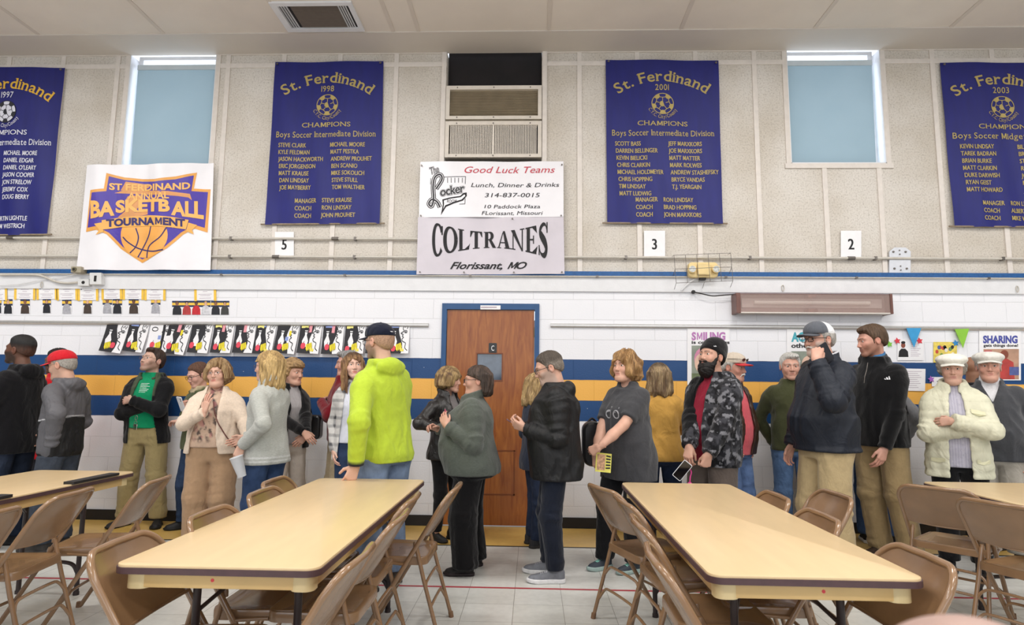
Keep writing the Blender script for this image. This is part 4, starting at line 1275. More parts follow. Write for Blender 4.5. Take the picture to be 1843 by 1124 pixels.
# still-life drawings hung from the rail
art = [((185, 227), 583, 634, -0.12), ((226, 264), 582, 633, -0.10), ((265, 304), 582, 633, -0.03), ((298, 341), 582, 637, -0.13), ((340, 379), 581, 635, -0.05), ((380, 418), 582, 635, -0.02), ((419, 457), 583, 635, -0.01), ((457, 494), 583, 637, -0.06),
       ((495, 536), 584, 636, -0.08), ((536, 577), 583, 636, -0.04), ((578, 617), 584, 637, 0.0), ((618, 656), 584, 636, -0.01), ((657, 694), 584, 636, 0.0), ((696, 736), 584, 636, 0.01)]
A_black = mat('marker_black', '#26252a', 0.7, 0.08, 20)
A_red = mat('apple_red', '#df4a5c', 0.7, 0.06, 30); A_yel = mat('banana_yellow', '#efdc2f', 0.7, 0.06, 30); A_cream = mat('pale_yellow', '#f2e98a', 0.7, 0.05, 30)
A_pink = mat('dotted_pink', '#e79aa4', 0.7, 0.18, 160); A_blue = mat('dotted_blue', '#8c9fd6', 0.7, 0.18, 160)
anote = ['tilted one at the left end', 'second from the left', 'third from the left, mostly white', 'tilted one above the man in the green shirt', 'fifth from the left', 'sixth from the left', 'seventh from the left', 'eighth from the left',
         'behind the blonde woman in grey, sixth from the right', 'fifth from the right', 'fourth from the right', 'third from the right', 'behind the navy cap', 'at the right end of the rail']
for i, ((x0, x1), y0, y1, rot) in enumerate(art):
    rg = random.Random(i + 11)
    o = sheet_px(x0, x1, y0, y1, y=-0.03)
    root = thing('drawing', 'drawing with red apple and bananas, ' + anote[i], 'drawing', group='student drawings on the rail')
    w = o[1][0] - o[0][0]; h = o[2][1] - o[1][1]
    cx, zt_ = (o[0][0] + o[1][0]) / 2, o[2][1]
    def dmap(p):
        p = np.asarray(p, float)
        x = (p[:, 0] - 0.5) * w * 0.96; z = (p[:, 1] - 1) * h
        return np.stack([cx + x * math.cos(rot) - z * math.sin(rot) * (-1) * -1, zt_ + z * math.cos(rot) + x * math.sin(rot)], 1)
    # the sheets curl away from the wall towards the foot
    dd = lambda x, z, zt_=zt_, h=h: -0.012 - 0.05 * np.clip((zt_ - z) / h, 0, 1.2) ** 1.5
    n = 8
    vs = []
    for off in (0, 0.003):
        for j in range(n + 1):
            for u in (0.0, 1.0):
                p = dmap([(u, j / n)])[0]; vs.append((p[0], float(dd(p[0], p[1])) + off, p[1]))
    K = 2 * (n + 1)
    fs = []
    for j in range(n):
        fs += [(2 * j, 2 * j + 1, 2 * j + 3, 2 * j + 2), (K + 2 * j, K + 2 * j + 2, K + 2 * j + 3, K + 2 * j + 1), (2 * j, 2 * j + 2, K + 2 * j + 2, K + 2 * j), (2 * j + 1, K + 2 * j + 1, K + 2 * j + 3, 2 * j + 3)]
    fs += [(0, K, K + 1, 1), (2 * n, 2 * n + 1, K + 2 * n + 1, K + 2 * n)]
    MB().add(vs, fs).build('paper', M_paper, root)
    blk, wht, apl, ban, crm, pnk, blu, lin_ = [Sheet(dd) for _ in range(8)]
    def fill(sh, pts, lift): # fan in strips so that it follows the curl
        sh.poly(pts, lift, dmap)
    split = 0.60 if i != 2 else 0.25
    strips = 6
    for j in range(strips):
        v0, v1 = j / strips, (j + 1) / strips
        e = (lambda v: split + 0.1 * math.sin(5 * v + i))
        if i == 2: fill(blk, [(0.62, v0), (0.75, v0), (0.75, v1), (0.62, v1)], 0.0012)
        else: fill(blk, [(0.01, v0), (e(v0), v0), (e(v1), v1), (0.01, v1)], 0.0012)
    # vase
    vx = 0.27 + rg.uniform(-0.05, 0.06)
    for pts in ([(vx - 0.07, 0.78), (vx + 0.07, 0.78), (vx + 0.04, 0.62), (vx - 0.04, 0.62)], [(vx - 0.04, 0.62), (vx + 0.04, 0.62), (vx + 0.14, 0.42), (vx - 0.14, 0.42)], [(vx - 0.14, 0.42), (vx + 0.14, 0.42), (vx + 0.09, 0.22), (vx - 0.09, 0.22)]):
        fill(wht, pts[::-1], 0.002)
    lin_.stroke([(vx + 0.14 * math.cos(q), 0.80 + 0.07 * math.sin(q)) for q in np.linspace(0, 6.28, 12)], 0.03, 0.0026, dmap)
    # profile head on the white side, drawn in line
    fx = 0.80
    prof = [(fx - 0.06, 0.98), (fx - 0.1, 0.86), (fx - 0.05, 0.78), (fx - 0.2, 0.70), (fx - 0.08, 0.66), (fx - 0.13, 0.60), (fx - 0.06, 0.56), (fx - 0.13, 0.5), (fx - 0.1, 0.42), (fx + 0.04, 0.36), (fx + 0.02, 0.2), (fx + 0.14, 0.1)]
    lin_.stroke([(p[0], p[1]) for p in curve([(*p, 0) for p in prof], 3)], 0.03, 0.0026, dmap)
    lin_.stroke([(fx + 0.03 + 0.07 * math.cos(q), 0.76 + 0.045 * math.sin(q)) for q in np.linspace(0, 6.28, 10)], 0.025, 0.0026, dmap)
    lin_.stroke([(fx - 0.02, 0.9), (fx + 0.06, 0.97), (fx + 0.1, 0.86), (fx + 0.16, 0.97)], 0.03, 0.0026, dmap)
    fill(lin_, [(fx + 0.03 + 0.03 * math.cos(q), 0.755 + 0.025 * math.sin(q)) for q in np.linspace(0, 6.28, 8, endpoint=False)], 0.003)
    # fruit
    ax, az = (0.18 + rg.uniform(0, 0.12), 0.2 + rg.uniform(-0.05, 0.08)) if i not in (0,) else (0.55, 0.25)
    bx = 0.5 if i not in (0,) else 0.28
    for k in range(4):
        q0 = -0.5 + 0.25 * k
        cxx, czz = bx - 0.03 + 0.06 * k, 0.16 + 0.02 * k
        fill(ban, [(cxx - 0.08, czz + 0.14), (cxx - 0.02, czz + 0.16), (cxx + 0.03, czz + 0.02), (cxx + 0.02, czz - 0.1), (cxx - 0.06, czz - 0.02)][::-1], 0.003 + 0.0002 * k)
        lin_.stroke([(cxx - 0.02, czz + 0.16), (cxx + 0.03, czz + 0.02), (cxx + 0.02, czz - 0.1)], 0.012, 0.0042, dmap)
    if i % 2:
        for k in range(7):
            fill(crm if k % 2 else ban, [(bx + 0.14 + 0.05 * (k % 3) + 0.035 * math.cos(q), 0.1 + 0.05 * (k // 3) + 0.028 * math.sin(q)) for q in np.linspace(0, 6.28, 8, endpoint=False)], 0.0044 + 0.0001 * k)
    fill(apl, [(ax + 0.12 * math.cos(q) * (1 - 0.12 * math.cos(2 * q)), az + 0.105 * math.sin(q)) for q in np.linspace(0, 6.28, 18, endpoint=False)], 0.005)
    lin_.stroke([(ax, az + 0.09), (ax + 0.03, az + 0.16)], 0.02, 0.0055, dmap)
    if i in (3, 5, 6, 9, 10, 12): fill(pnk, [(0.42, 0.72), (0.56, 0.72), (0.58, 0.96), (0.44, 0.97)], 0.0022)
    if i in (1, 7, 10, 13): fill(blu, [(0.12, 0.9), (0.5, 0.9), (0.5, 0.99), (0.12, 0.99)], 0.0022)
    if i in (5, 7, 9, 11): fill(crm, [(0.08, 0.86), (0.4, 0.86), (0.4, 0.97), (0.08, 0.97)], 0.0024)
    if i in (3, 8): fill(ban, [(0.6, 0.62), (0.7, 0.62), (0.7, 0.8), (0.6, 0.8)], 0.0024)
    if i in (2, 8, 12): fill(blu, [(0.46, 0.44), (0.6, 0.44), (0.6, 0.58), (0.46, 0.58)], 0.0024)
    for sh, nm, mm in ((blk, 'black_ground', A_black), (wht, 'vase', M_paper), (lin_, 'ink_lines', A_black), (apl, 'apple', A_red), (ban, 'bananas', A_yel), (crm, 'pale_fruit', A_cream), (pnk, 'pink_block', A_pink), (blu, 'blue_block', A_blue)):
        if sh.mb.v: sh.build(nm, mm, root)

# posters, pennants and papers on the right
def poster(label, box, words, m_word, sub, pic):
    r, sh, o = card('poster', label, 'poster', box, y=-0.006, t=0.003)
    a, b, c, d = [np.array(p) for p in o]
    P = lambda u, v: (1 - u) * (1 - v) * a + u * (1 - v) * b + u * v * c + (1 - u) * v * d
    fn = lambda p: np.array([P(u, v) for u, v in p])
    def fitline(s, mm, u0, u1, v, cap, bold, nm):
        t = Sheet(flat(-0.009))
        vv, f = glyphs(s, 1.0, bold=bold)
        vv[:, 0] -= vv[:, 0].min()
        vv = np.stack([u0 + vv[:, 0] * (u1 - u0) / vv[:, 0].max(), v + vv[:, 1] / 0.69 * cap], 1)
        t.put(fn(vv), f, 0.001); t.build(nm, mm, r)
    fitline(words, m_word, *pic['w'], 0.05, 'title_lettering')
    fitline(sub, M_ink, *pic['s'], 0.035, 'lettering')
    for k, (nm, mm, pts) in enumerate(pic['art']):
        t = Sheet(flat(-0.009)); t.poly(fn(pts), 0.001 + 0.0006 * k); t.build(nm, mm, r)
def el(cx, cy, rx, ry, n=16): return [(cx + rx * math.cos(q), cy + ry * math.sin(q)) for q in np.linspace(0, 6.2832, n, endpoint=False)]
R4 = lambda a, b, c, d: [(a, c), (b, c), (b, d), (a, d)]
M_pg = mat('poster_green', '#8a9286', 0.6, 0.2, 12); M_pskin = mat('poster_skin', '#e2bda8', 0.6, 0.08, 12); M_ppink = mat('poster_pink', '#d98fae', 0.6, 0.15, 12); M_pbrown = mat('poster_brown', '#8b4a38', 0.6, 0.25, 10)
poster('white poster reading SMILING behind the bearded man in the black beanie', (1237, 1313, 590, 692), 'SMILING', mat('mauve_ink', '#b77bb4', 0.6, 0.05, 30), 'is contagious',
       dict(w=(0.1, 0.9, 0.79, 0.13), s=(0.1, 1.0, 0.72, 0.055), art=[('picture', M_pg, R4(0.1, 0.9, 0.09, 0.69)), ('picture_coat', M_ppink, el(0.36, 0.45, 0.2, 0.2)), ('picture_face', M_pskin, el(0.33, 0.38, 0.16, 0.17)), ('picture_grass', mat('poster_grass', '#6f7d5a', 0.6, 0.2, 15), R4(0.1, 0.9, 0.09, 0.2))]))
poster('white poster reading AC and oth behind the man on the phone', (1416, 1494, 590, 690), 'ACCEPT', mat('teal_ink', '#4aa6b5', 0.6, 0.05, 30), 'others',
       dict(w=(0.1, 0.92, 0.76, 0.155), s=(0.1, 0.62, 0.645, 0.075), art=[('picture', M_pg, R4(0.1, 0.9, 0.08, 0.58)), ('picture_face', M_pskin, el(0.5, 0.35, 0.16, 0.15))]))
poster('white poster reading SHARING gets things done behind the man in the white cap', (1762, 1837, 592, 684), 'SHARING', mat('indigo_ink', '#4a51a0', 0.6, 0.05, 30), 'gets things done!',
       dict(w=(0.09, 0.92, 0.73, 0.135), s=(0.1, 0.93, 0.655, 0.05), art=[('picture', mat('poster_tan', '#b58f78', 0.6, 0.2, 10), R4(0.1, 0.95, 0.02, 0.61)), ('picture_shirt', mat('poster_red', '#b3403c', 0.6, 0.2, 12), [(0.5, 0.02), (0.85, 0.02), (0.82, 0.35), (0.6, 0.45), (0.5, 0.3)]), ('picture_face', M_pbrown, el(0.6, 0.5, 0.1, 0.09)), ('picture_shelf', mat('poster_blue', '#56609a', 0.6, 0.25, 20), R4(0.72, 0.95, 0.1, 0.26)), ('picture_banner', mat('poster_crimson', '#bb3b4f', 0.6, 0.1, 10), R4(0.12, 0.3, 0.5, 0.58))]))
# pennants
for lab, pts, c in (('blue paper pennant on the rail above the photo of the person in black', [(1631, 590), (1658, 590), (1645, 625)], '#3c9bd2'), ('green paper pennant on the rail left of the SHARING poster', [(1718, 592), (1744, 591), (1733, 626)], '#8cc63f')):
    tag(MB().prism([W(*p, -0.034) for p in pts], -0.037, -0.034).build('pennant', mat('pennant_' + c[1:], c, 0.7, 0.05, 20)), lab, 'pennant')
for lab, (px, py), c, rr in (('green paper star beside the black-shirted man', (1601, 619), '#7cc142', 0.032), ('red paper star on the upper left of the photo of a person in black', (1615, 613), '#d83a48', 0.034), ('red paper star on the upper right of the photo of a person in black', (1655, 613), '#dc3644', 0.034), ('blue paper star beside the green pennant', (1720, 617), '#2f86c8', 0.034), ('purple paper star on the blue stripe', (1676, 682), '#a565bd', 0.034)):
    x, z = W(px, py, -0.012)
    pts = []
    for k in range(10):
        a = PI / 2 + PI * k / 5 + 0.15; r_ = rr if k % 2 == 0 else rr * 0.5
        pts.append((x + r_ * math.cos(a), z + r_ * math.sin(a)))
    tag(MB().prism(pts, -0.014, -0.011).build('paper_star', mat('star_' + c[1:], c, 0.7, 0.05, 20)), lab, 'star')
r, sh, o = card('wall_paper_sheet', 'white sheet with a photo of a person in black below the blue pennant', 'paper', (1615, 1662, 610, 648), y=-0.006)
t = Sheet(flat(-0.009)); t.poly([W(*p, -0.009) for p in ((1617, 642), (1635, 642), (1634, 632), (1629, 627), (1622, 627), (1618, 632))], 0.001); t.build('picture_shirt', M_ink, r)
t = Sheet(flat(-0.009)); t.poly([W(1625.5 + 4 * math.cos(q), 621 - 5 * math.sin(q), -0.009) for q in np.linspace(0, 6.28, 12, endpoint=False)], 0.001); t.build('picture_face', M_pbrown, r)
t = Sheet(flat(-0.009)); t.poly([W(1625.5 + 4 * math.cos(q), 616 - 2.6 * math.sin(q), -0.009) for q in np.linspace(0, 6.28, 10, endpoint=False)], 0.0015); t.build('picture_hair', M_ink, r)
t = Sheet(flat(-0.009))
for k in range(8): t.stroke([W(1639, 617 + 3.3 * k, -0.009), W(1657 - (k % 3) * 3, 617 + 3.3 * k, -0.009)], 0.004, 0.001)
t.build('print_lines', M_faint, r)
r, sh, o = card('wall_paper_sheet', 'yellow illustrated sheet behind the woman in the white cap', 'paper', (1680, 1722, 615, 652), mat('sheet_yellow', '#e6cf62', 0.7, 0.2, 30), y=-0.006)
rg = random.Random(4)
for k, c in enumerate(('#c9503f', '#4a5f9c', '#7a9a4a', '#2a2a2e', '#e9e4d8')):
    t = Sheet(flat(-0.009))
    for _ in range(4):
        a, b = 1684 + 34 * rg.random(), 622 + 26 * rg.random()
        t.poly([W(a + 3 * math.cos(q), b + 3.6 * math.sin(q), -0.009) for q in np.linspace(6.28, 0, 9)[:-1]], 0.001 + 0.0002 * k)
    t.build('picture_figures', mat('figure_' + c[1:], c, 0.7, 0.1, 30), r)
r, sh, o = card('wall_paper_sheet', 'white typed sheet on the blue and yellow stripes beside the black sweater', 'paper', (1625, 1665, 663, 703), y=-0.006, rot=-0.02)
t = Sheet(flat(-0.009))
for k in range(9): t.stroke([W(1630, 668 + 3.6 * k, -0.009), W(1659 - (k * 7 % 10), 668 + 3.6 * k, -0.009)], 0.004, 0.001)
t.build('print_lines', M_faint, r)
r, sh, o = card('wall_paper_sheet', 'small white note beside the purple star', 'paper', (1677, 1702, 678, 695), y=-0.005, t=0.002)
t = Sheet(flat(-0.007)); t.stroke([W(1686, 686, -0.007), W(1696, 685, -0.007)], 0.006, 0.001); t.build('handwriting', M_ink, r)
# ================================================================== tables and folding chairs
M_top = mat('maple_laminate', '#d3b98f', 0.34, 0.04, 3, stretch=(6, 1, 1), spec=0.5)
M_band = mat('brown_edge', '#4b3538', 0.5, 0.12, 30)
M_apron = mat('tan_enamel', '#d3b278', 0.4, 0.05, 8)
M_leg = mat('dark_brown_enamel', '#2c2020', 0.4, 0.12, 20)
M_chair = mat('tan_steel', '#86674a', 0.24, 0.08, 10, spec=0.6, coat=0.3)
M_seat = mat('tan_steel_seat', '#826448', 0.26, 0.12, 6, spec=0.6, coat=0.2)
M_foot = mat('tan_rubber', '#77583f', 0.7, 0.1, 20)

TW, TL = 0.69, 2.06
def make_table(label, loc, strips=False, dot=None):
    t = thing('folding_table', label, 'table', loc)
    o = rrect(-TW / 2, TW / 2, -TL / 2, TL / 2, 0.045)
    MB().slab(o, 0.722, 0.737).build('tabletop', M_top, t, smooth=True, bevel=0.003)
    oo = rrect(-TW / 2 - 0.004, TW / 2 + 0.004, -TL / 2 - 0.004, TL / 2 + 0.004, 0.048)
    MB().slab(oo, 0.708, 0.7285).build('edge_band', M_band, t, smooth=True)
    a = MB()
    i0 = rrect(-TW / 2 + 0.03, TW / 2 - 0.03, -TL / 2 + 0.035, TL / 2 - 0.035, 0.035)
    a.slab(i0, 0.655, 0.709)
    a.build('apron', M_apron, t, smooth=True, bevel=0.004)
    for sx in (-1, 1):
        for sy in (-1, 1):
            cx, cy = sx * (TW / 2 - 0.065), sy * (TL / 2 - 0.07)
            MB().slab(rrect(cx - 0.04, cx + 0.04, cy - 0.04, cy + 0.04, 0.03), 0.652, 0.7085).build('corner_cap', mat('cream_cap', '#dcc796', 0.45, 0.05, 10), t, smooth=True)
    for sy in (-1, 1):
        y = sy * (TL / 2 - 0.27)
        for sx in (-1, 1):
            x = sx * (TW / 2 - 0.155)
            MB().tube([(x, y, 0.66), (x, y, 0.012)], 0.0145, 12).tube([(x, y, 0.02), (x, y, 0.0)], 0.018, 12).build('leg', M_leg, t, smooth=True)
        x = TW / 2 - 0.155
        MB().tube(curve([(-x, y, 0.13), (-x + 0.05, y, 0.19), (0, y, 0.2), (x - 0.05, y, 0.19), (x, y, 0.13)], 5), 0.012, 10).build('crossbar', M_leg, t, smooth=True)
        b = MB()
        y2 = y - sy * 0.30
        for s in (-1, 1):
            b.tube([(s * x, y, 0.50), (s * 0.05, y2, 0.652)], 0.008, 8)
        b.box(-0.06, 0.06, y2 - 0.04, y2 + 0.04, 0.63, 0.656)
        b.build('brace', M_leg, t)
    if dot is not None:
        MB().lathe([(0.006, -TL / 2 + 0.034), (0.006, -TL / 2 + 0.036)], 10, 'y', (dot, 0, 0.683)).build('sticker', mat('red_sticker', '#d8434a', 0.6, 0.05, 20), t)
    if strips:
        for a_, b_ in ((0.42, 0.84), (-0.62, -0.02)):
            MB().slab(rrect(TW / 2 - 0.055, TW / 2 + 0.012, a_, b_, 0.006), 0.737, 0.752).build('edge_strip', mat('black_strip', '#1c1b1c', 0.5, 0.1, 20), t)
    return t
make_table('long tan folding table in the left foreground', (-1.047, -3.16, 0), dot=-0.02)
make_table('long tan folding table in the right foreground', (0.925, -3.14, 0), dot=0.03)
make_table('tan folding table at the left edge with black strips on its side', (-3.09, -2.98, 0), True)
make_table('tan folding table at the right edge of the picture', (2.99, -2.88, 0))

def make_chair():
    r = thing('folding_chair', 'x', 'chair', group='tan folding chairs')
    hw = 0.215
    # the long frame: front feet up past the seat to the rounded top of the back
    def side(z): return -0.185 + 0.60 * z      # y of the long tube
    top = 0.775
    path = [(-hw, side(0.012), 0.012), (-hw, side(0.43), 0.43), (-hw, side(0.62), 0.62)]
    n = 7
    for k in range(n + 1):
        a = PI - (PI / 2) * k / n
        z = top - 0.085 + 0.085 * math.sin(a); path.append((-hw + 0.085 + 0.085 * math.cos(a), side(z) + 0.018 * (1 - abs(math.cos(a))), z))
    path += [(0, side(top) + 0.026, top)]
    path += [(-p[0], p[1], p[2]) for p in path[-2::-1]]
    MB().tube(path, 0.0125, 10).build('long_frame', M_chair, r, smooth=True)
    # back panel, curved between the tubes
    def back(off):
        g = []
        nx, nz = 14, 8
        for j in range(nz + 1):
            v = j / nz
            for i in range(nx + 1):
                u = -1 + 2 * i / nx
                z = 0.535 + (top - 0.004 - 0.535) * v
                ztop_here = top - 0.004 if abs(u) < 0.6 else top - 0.085 * (1 - math.sqrt(max(0, 1 - ((abs(u) - 0.6) / 0.4) ** 2))) - 0.004
                z = 0.535 + (ztop_here - 0.535) * v + 0.012 * (1 - v) * (u * u)
                y = side(z) + 0.030 * (1 - u * u) + off
                if 0.12 < v < 0.9 and abs(u) < 0.86: y += 0.005
                g.append((u * hw, y, z))
        return g, nx, nz
    m = MB()
    ga, nx, nz = back(-0.003); gb, _, _ = back(0.004)
    q = lambda j, i: j * (nx + 1) + i
    N0 = (nx + 1) * (nz + 1)
    fs = []
    for j in range(nz):
        for i in range(nx):
            fs += [(q(j, i), q(j, i + 1), q(j + 1, i + 1), q(j + 1, i)), (N0 + q(j, i), N0 + q(j + 1, i), N0 + q(j + 1, i + 1), N0 + q(j, i + 1))]
    for i in range(nx):
        fs += [(q(0, i), N0 + q(0, i), N0 + q(0, i + 1), q(0, i + 1)), (q(nz, i), q(nz, i + 1), N0 + q(nz, i + 1), N0 + q(nz, i))]
    m.add(ga + gb, fs)
    m.tube([(u * hw, side(0.535) + 0.03 * (1 - u * u) + 0.001, 0.537 + 0.012 * u * u) for u in np.linspace(-1, 1, 15)], 0.0065, 8)
    m.build('backrest', M_seat, r, smooth=True)
    # seat pan with rolled edge
    pts = rrect(-0.195, 0.195, -0.205, 0.165, 0.05)
    m = MB()
    k = len(pts)
    rings = []
    for sc, z in ((1.0, 0.395), (1.0, 0.425), (0.985, 0.434), (0.95, 0.436), (0.86, 0.428), (0.5, 0.424)):
        rings.append([(p[0] * sc, -0.02 + (p[1] + 0.02) * sc, z - 0.012 * ((p[1] * sc) + 0.1) * 0.6) for p in pts])
    vs = [p for rg in rings for p in rg]
    fs = [(a * k + i, a * k + (i + 1) % k, (a + 1) * k + (i + 1) % k, (a + 1) * k + i) for a in range(len(rings) - 1) for i in range(k)]
    fs += [tuple(range((len(rings) - 1) * k, len(rings) * k)), tuple(range(k - 1, -1, -1))]
    m.add(vs, fs).build('seat', M_seat, r, smooth=True)
    # rear leg pair
    hr = 0.195
    for s in (-1, 1):
        MB().tube([(s * hr, 0.105, 0.50), (s * (hr + 0.003), 0.15, 0.33), (s * (hr + 0.008), 0.245, 0.012)], 0.011, 10).lathe([(0.0115, 0.0), (0.0115, 0.02), (0.009, 0.03)], 10, 'z', (s * hr, 0.102, 0.485)).build('rear_leg', M_chair, r, smooth=True)
        MB().tube([(s * hw, side(0.0) - 0.002, 0.03), (s * hw, side(0.0) - 0.004, 0.0)], 0.016, 10).tube([(s * (hr + 0.008), 0.242, 0.03), (s * (hr + 0.008), 0.248, 0.0)], 0.0145, 10).build('foot_cap', M_foot, r, smooth=True)
        MB().tube([(s * (hw - 0.002), side(0.455), 0.455), (s * (hr + 0.002), 0.11, 0.475)], 0.007, 8).tube([(s * hw, side(0.4), 0.40), (s * (hr + 0.002), -0.08, 0.405)], 0.007, 8).build('hinge_link', M_chair, r)
    # arched stretchers
    def arch(y0, z0, y1, z1, w, name):
        MB().tube(curve([(-w, y0, z0), (-w + 0.03, y1, z1 - 0.015), (-w + 0.09, y1, z1), (w - 0.09, y1, z1), (w - 0.03, y1, z1 - 0.015), (w, y0, z0)], 4), 0.008, 8).build(name, M_chair, r, smooth=True)
    arch(side(0.13), 0.13, side(0.2), 0.20, hw, 'front_stretcher')
    arch(0.215, 0.11, 0.19, 0.18, hr, 'rear_stretcher')
    arch(0.175, 0.245, 0.16, 0.30, hr, 'upper_stretcher')
    return r
chair0 = make_chair()
FL, FR = -PI / 2, PI / 2    # facing left / facing right in the picture
# back-top centre measured in the photograph, converted to the chair's own origin 0.28 in front of it
chairs = [
    (-2.33, -3.62, FL, 'tan folding chair cut by the left edge of the picture'),
    (-2.365, -3.06, FL + 0.13, 'tan folding chair seen from behind at the table with black strips'),
    (-2.22, -2.56, FL + 0.18, 'tan folding chair turned by the far right corner of the table with black strips'),
    (-1.455, -4.05, FR + 0.05, 'tan folding chair wrapped by the near left corner of the left foreground table'),
    (-1.42, -3.50, FR, 'tan folding chair left of the left table, second from the camera'),
    (-1.43, -2.93, FR, 'tan folding chair left of the left table, third from the camera'),
    (-1.53, -2.53, FR, 'tan folding chair left of the left table, farthest from the camera'),
    (-0.61, -3.05, FL, 'tan folding chair right of the left table, farthest of the close row'),
    (-0.575, -3.52, FL, 'tan folding chair right of the left table, middle of the close row'),
    (-0.575, -4.16, FL, 'tan folding chair on the right side of the left table, nearest the camera'),
    (-0.435, -2.66, FL - 0.02, 'tan folding chair standing away from the left table beside the woman in the grey fleece'),
    (0.40, -2.63, FR + 0.36, 'tan folding chair left of the right table, beside the woman with the booklet'),
    (0.465, -3.04, FR + 0.12, 'tan folding chair on the left side of the right table, second from the far end'),
    (0.455, -3.55, FR, 'tan folding chair on the left side of the right table, third from the far end'),
    (0.42, -4.08, FR - 0.05, 'tan folding chair on the left side of the right table, nearest the camera'),
    (1.31, -2.80, FL, 'tan folding chair right of the right table, only its rounded top showing'),
    (1.66, -2.72, FL + 0.03, 'tan folding chair standing off the right table before the big man on the phone'),
    (1.31, -3.33, FL, 'tan folding chair right of the right table, tucked in, second from the camera'),
    (1.34, -4.02, FL, 'tan folding chair at the near right corner of the right table'),
    (2.385, -2.42, FR + 0.72, 'tan folding chair facing the right edge table, left one of two'),
    (2.375, -2.92, FR + 0.42, 'tan folding chair facing the right edge table, right one of two'),
]
for i, (bx, by, rz, lab) in enumerate(chairs):
    o = chair0 if i == 0 else copy_tree(chair0)
    back = 0.285
    # local +y (the back) in world
    dx, dy = -math.sin(rz), math.cos(rz)
    o.location = (bx - dx * back, by - dy * back, 0)
    o.rotation_euler = (0, 0, rz)
    o['label'] = lab
# ================================================================== people: fields, surface nets, heads, hands, clothes
F32 = np.float32
class Grid:
    def __init__(s, X, Y, Z):
        s.X, s.Y, s.Z = X, Y, Z
def box_grid(lo, hi, h):
    n = [int(math.ceil((hi[i] - lo[i]) / h)) + 1 for i in range(3)]
    ax = [(lo[i] + h * np.arange(n[i])).astype(F32) for i in range(3)]
    return Grid(ax[0][:, None, None], ax[1][None, :, None], ax[2][None, None, :])
def seg(g, a, b, ra, rb=None):
    rb = ra if rb is None else rb
    a = np.asarray(a, F32); b = np.asarray(b, F32); d = b - a
    l2 = float(d @ d) + 1e-9
    x, y, z = g.X - a[0], g.Y - a[1], g.Z - a[2]
    pb = x * d[0] + y * d[1] + z * d[2]
    t = np.clip(pb / l2, 0, 1)
    q = np.maximum(x * x + y * y + z * z - 2 * t * pb + t * t * l2, 1e-12)
    return np.sqrt(q) - (ra + t * (rb - ra)), t
def cap(g, a, b, ra, rb=None): return seg(g, a, b, ra, rb)[0]
def ell(g, c, r):
    x, y, z = g.X - c[0], g.Y - c[1], g.Z - c[2]
    k0 = np.sqrt((x / r[0]) ** 2 + (y / r[1]) ** 2 + (z / r[2]) ** 2 + 1e-9)
    k1 = np.sqrt((x / r[0] ** 2) ** 2 + (y / r[1] ** 2) ** 2 + (z / r[2] ** 2) ** 2 + 1e-9)
    return k0 * (k0 - 1) / k1
def smin(a, b, k):
    h = np.maximum(k - np.abs(a - b), 0) / k
    return np.minimum(a, b) - h * h * (k * 0.25)
def smax(a, b, k): return -smin(-a, -b, k)
def chain(g, pts, rads, k=0.02, wr=0.0, wl=0.05, ph=0.0, zones=None):
    """limb through pts; wr: depth of cloth wrinkles running round it, strongest at zones (arc lengths)"""
    out, S, s0 = None, None, 0.0
    for i in range(len(pts) - 1):
        d, t = seg(g, pts[i], pts[i + 1], rads[i], rads[i + 1])
        L = float(np.linalg.norm(np.subtract(pts[i + 1], pts[i])))
        s = s0 + t * L
        if out is None: out, S = d, s
        else:
            S = np.where(d < out, s, S); out = smin(out, d, k)
        s0 += L
    if wr:
        amp = 0.10
        for z, w in (zones or ()): amp = amp + np.exp(-((S - z) / w) ** 2)
        q = 2 * PI * S / wl + ph
        w1 = np.sin(q + 2.4 * np.sin(11 * g.X + 8 * g.Z + ph) + 2.0 * np.sin(14 * g.Y - 6 * g.Z + 1.7 * ph))
        out = out - 0.62 * wr * amp * (1.2 * w1 * np.abs(w1) ** 0.5 * (0.65 + 0.5 * np.sin(21 * g.X + 19 * g.Y + ph)) + 0.3 * np.sin(2.3 * q + 31 * g.X + 23 * g.Y))
    return out
def folds(g, seed, s=0.11, st=(1, 1, 1)):
    r = np.random.RandomState(seed)
    n = 0
    X, Y, Z = g.X * st[0], g.Y * st[1], g.Z * st[2]
    for i in range(3):
        d = r.normal(size=3); d /= np.linalg.norm(d); e = r.normal(size=3); e /= np.linalg.norm(e)
        a, b = r.uniform(0, 6.28, 2)
        w = 2 * PI / (s * (1 + 0.35 * i))
        n = n + np.sin(w * (d[0] * X + d[1] * Y + d[2] * Z) + 1.8 * np.sin(0.6 * w * (e[0] * X + e[1] * Y + e[2] * Z) + a) + b)
    return n / 3
def creases(g, seed, s=0.11, st=(1, 1, 1)):
    """cloth folds: soft swells with sharper ridges"""
    a = folds(g, seed, s, st); b = folds(g, seed + 77, s * 0.8, st)
    return 0.6 * a + 1.3 * (0.32 - np.abs(b))

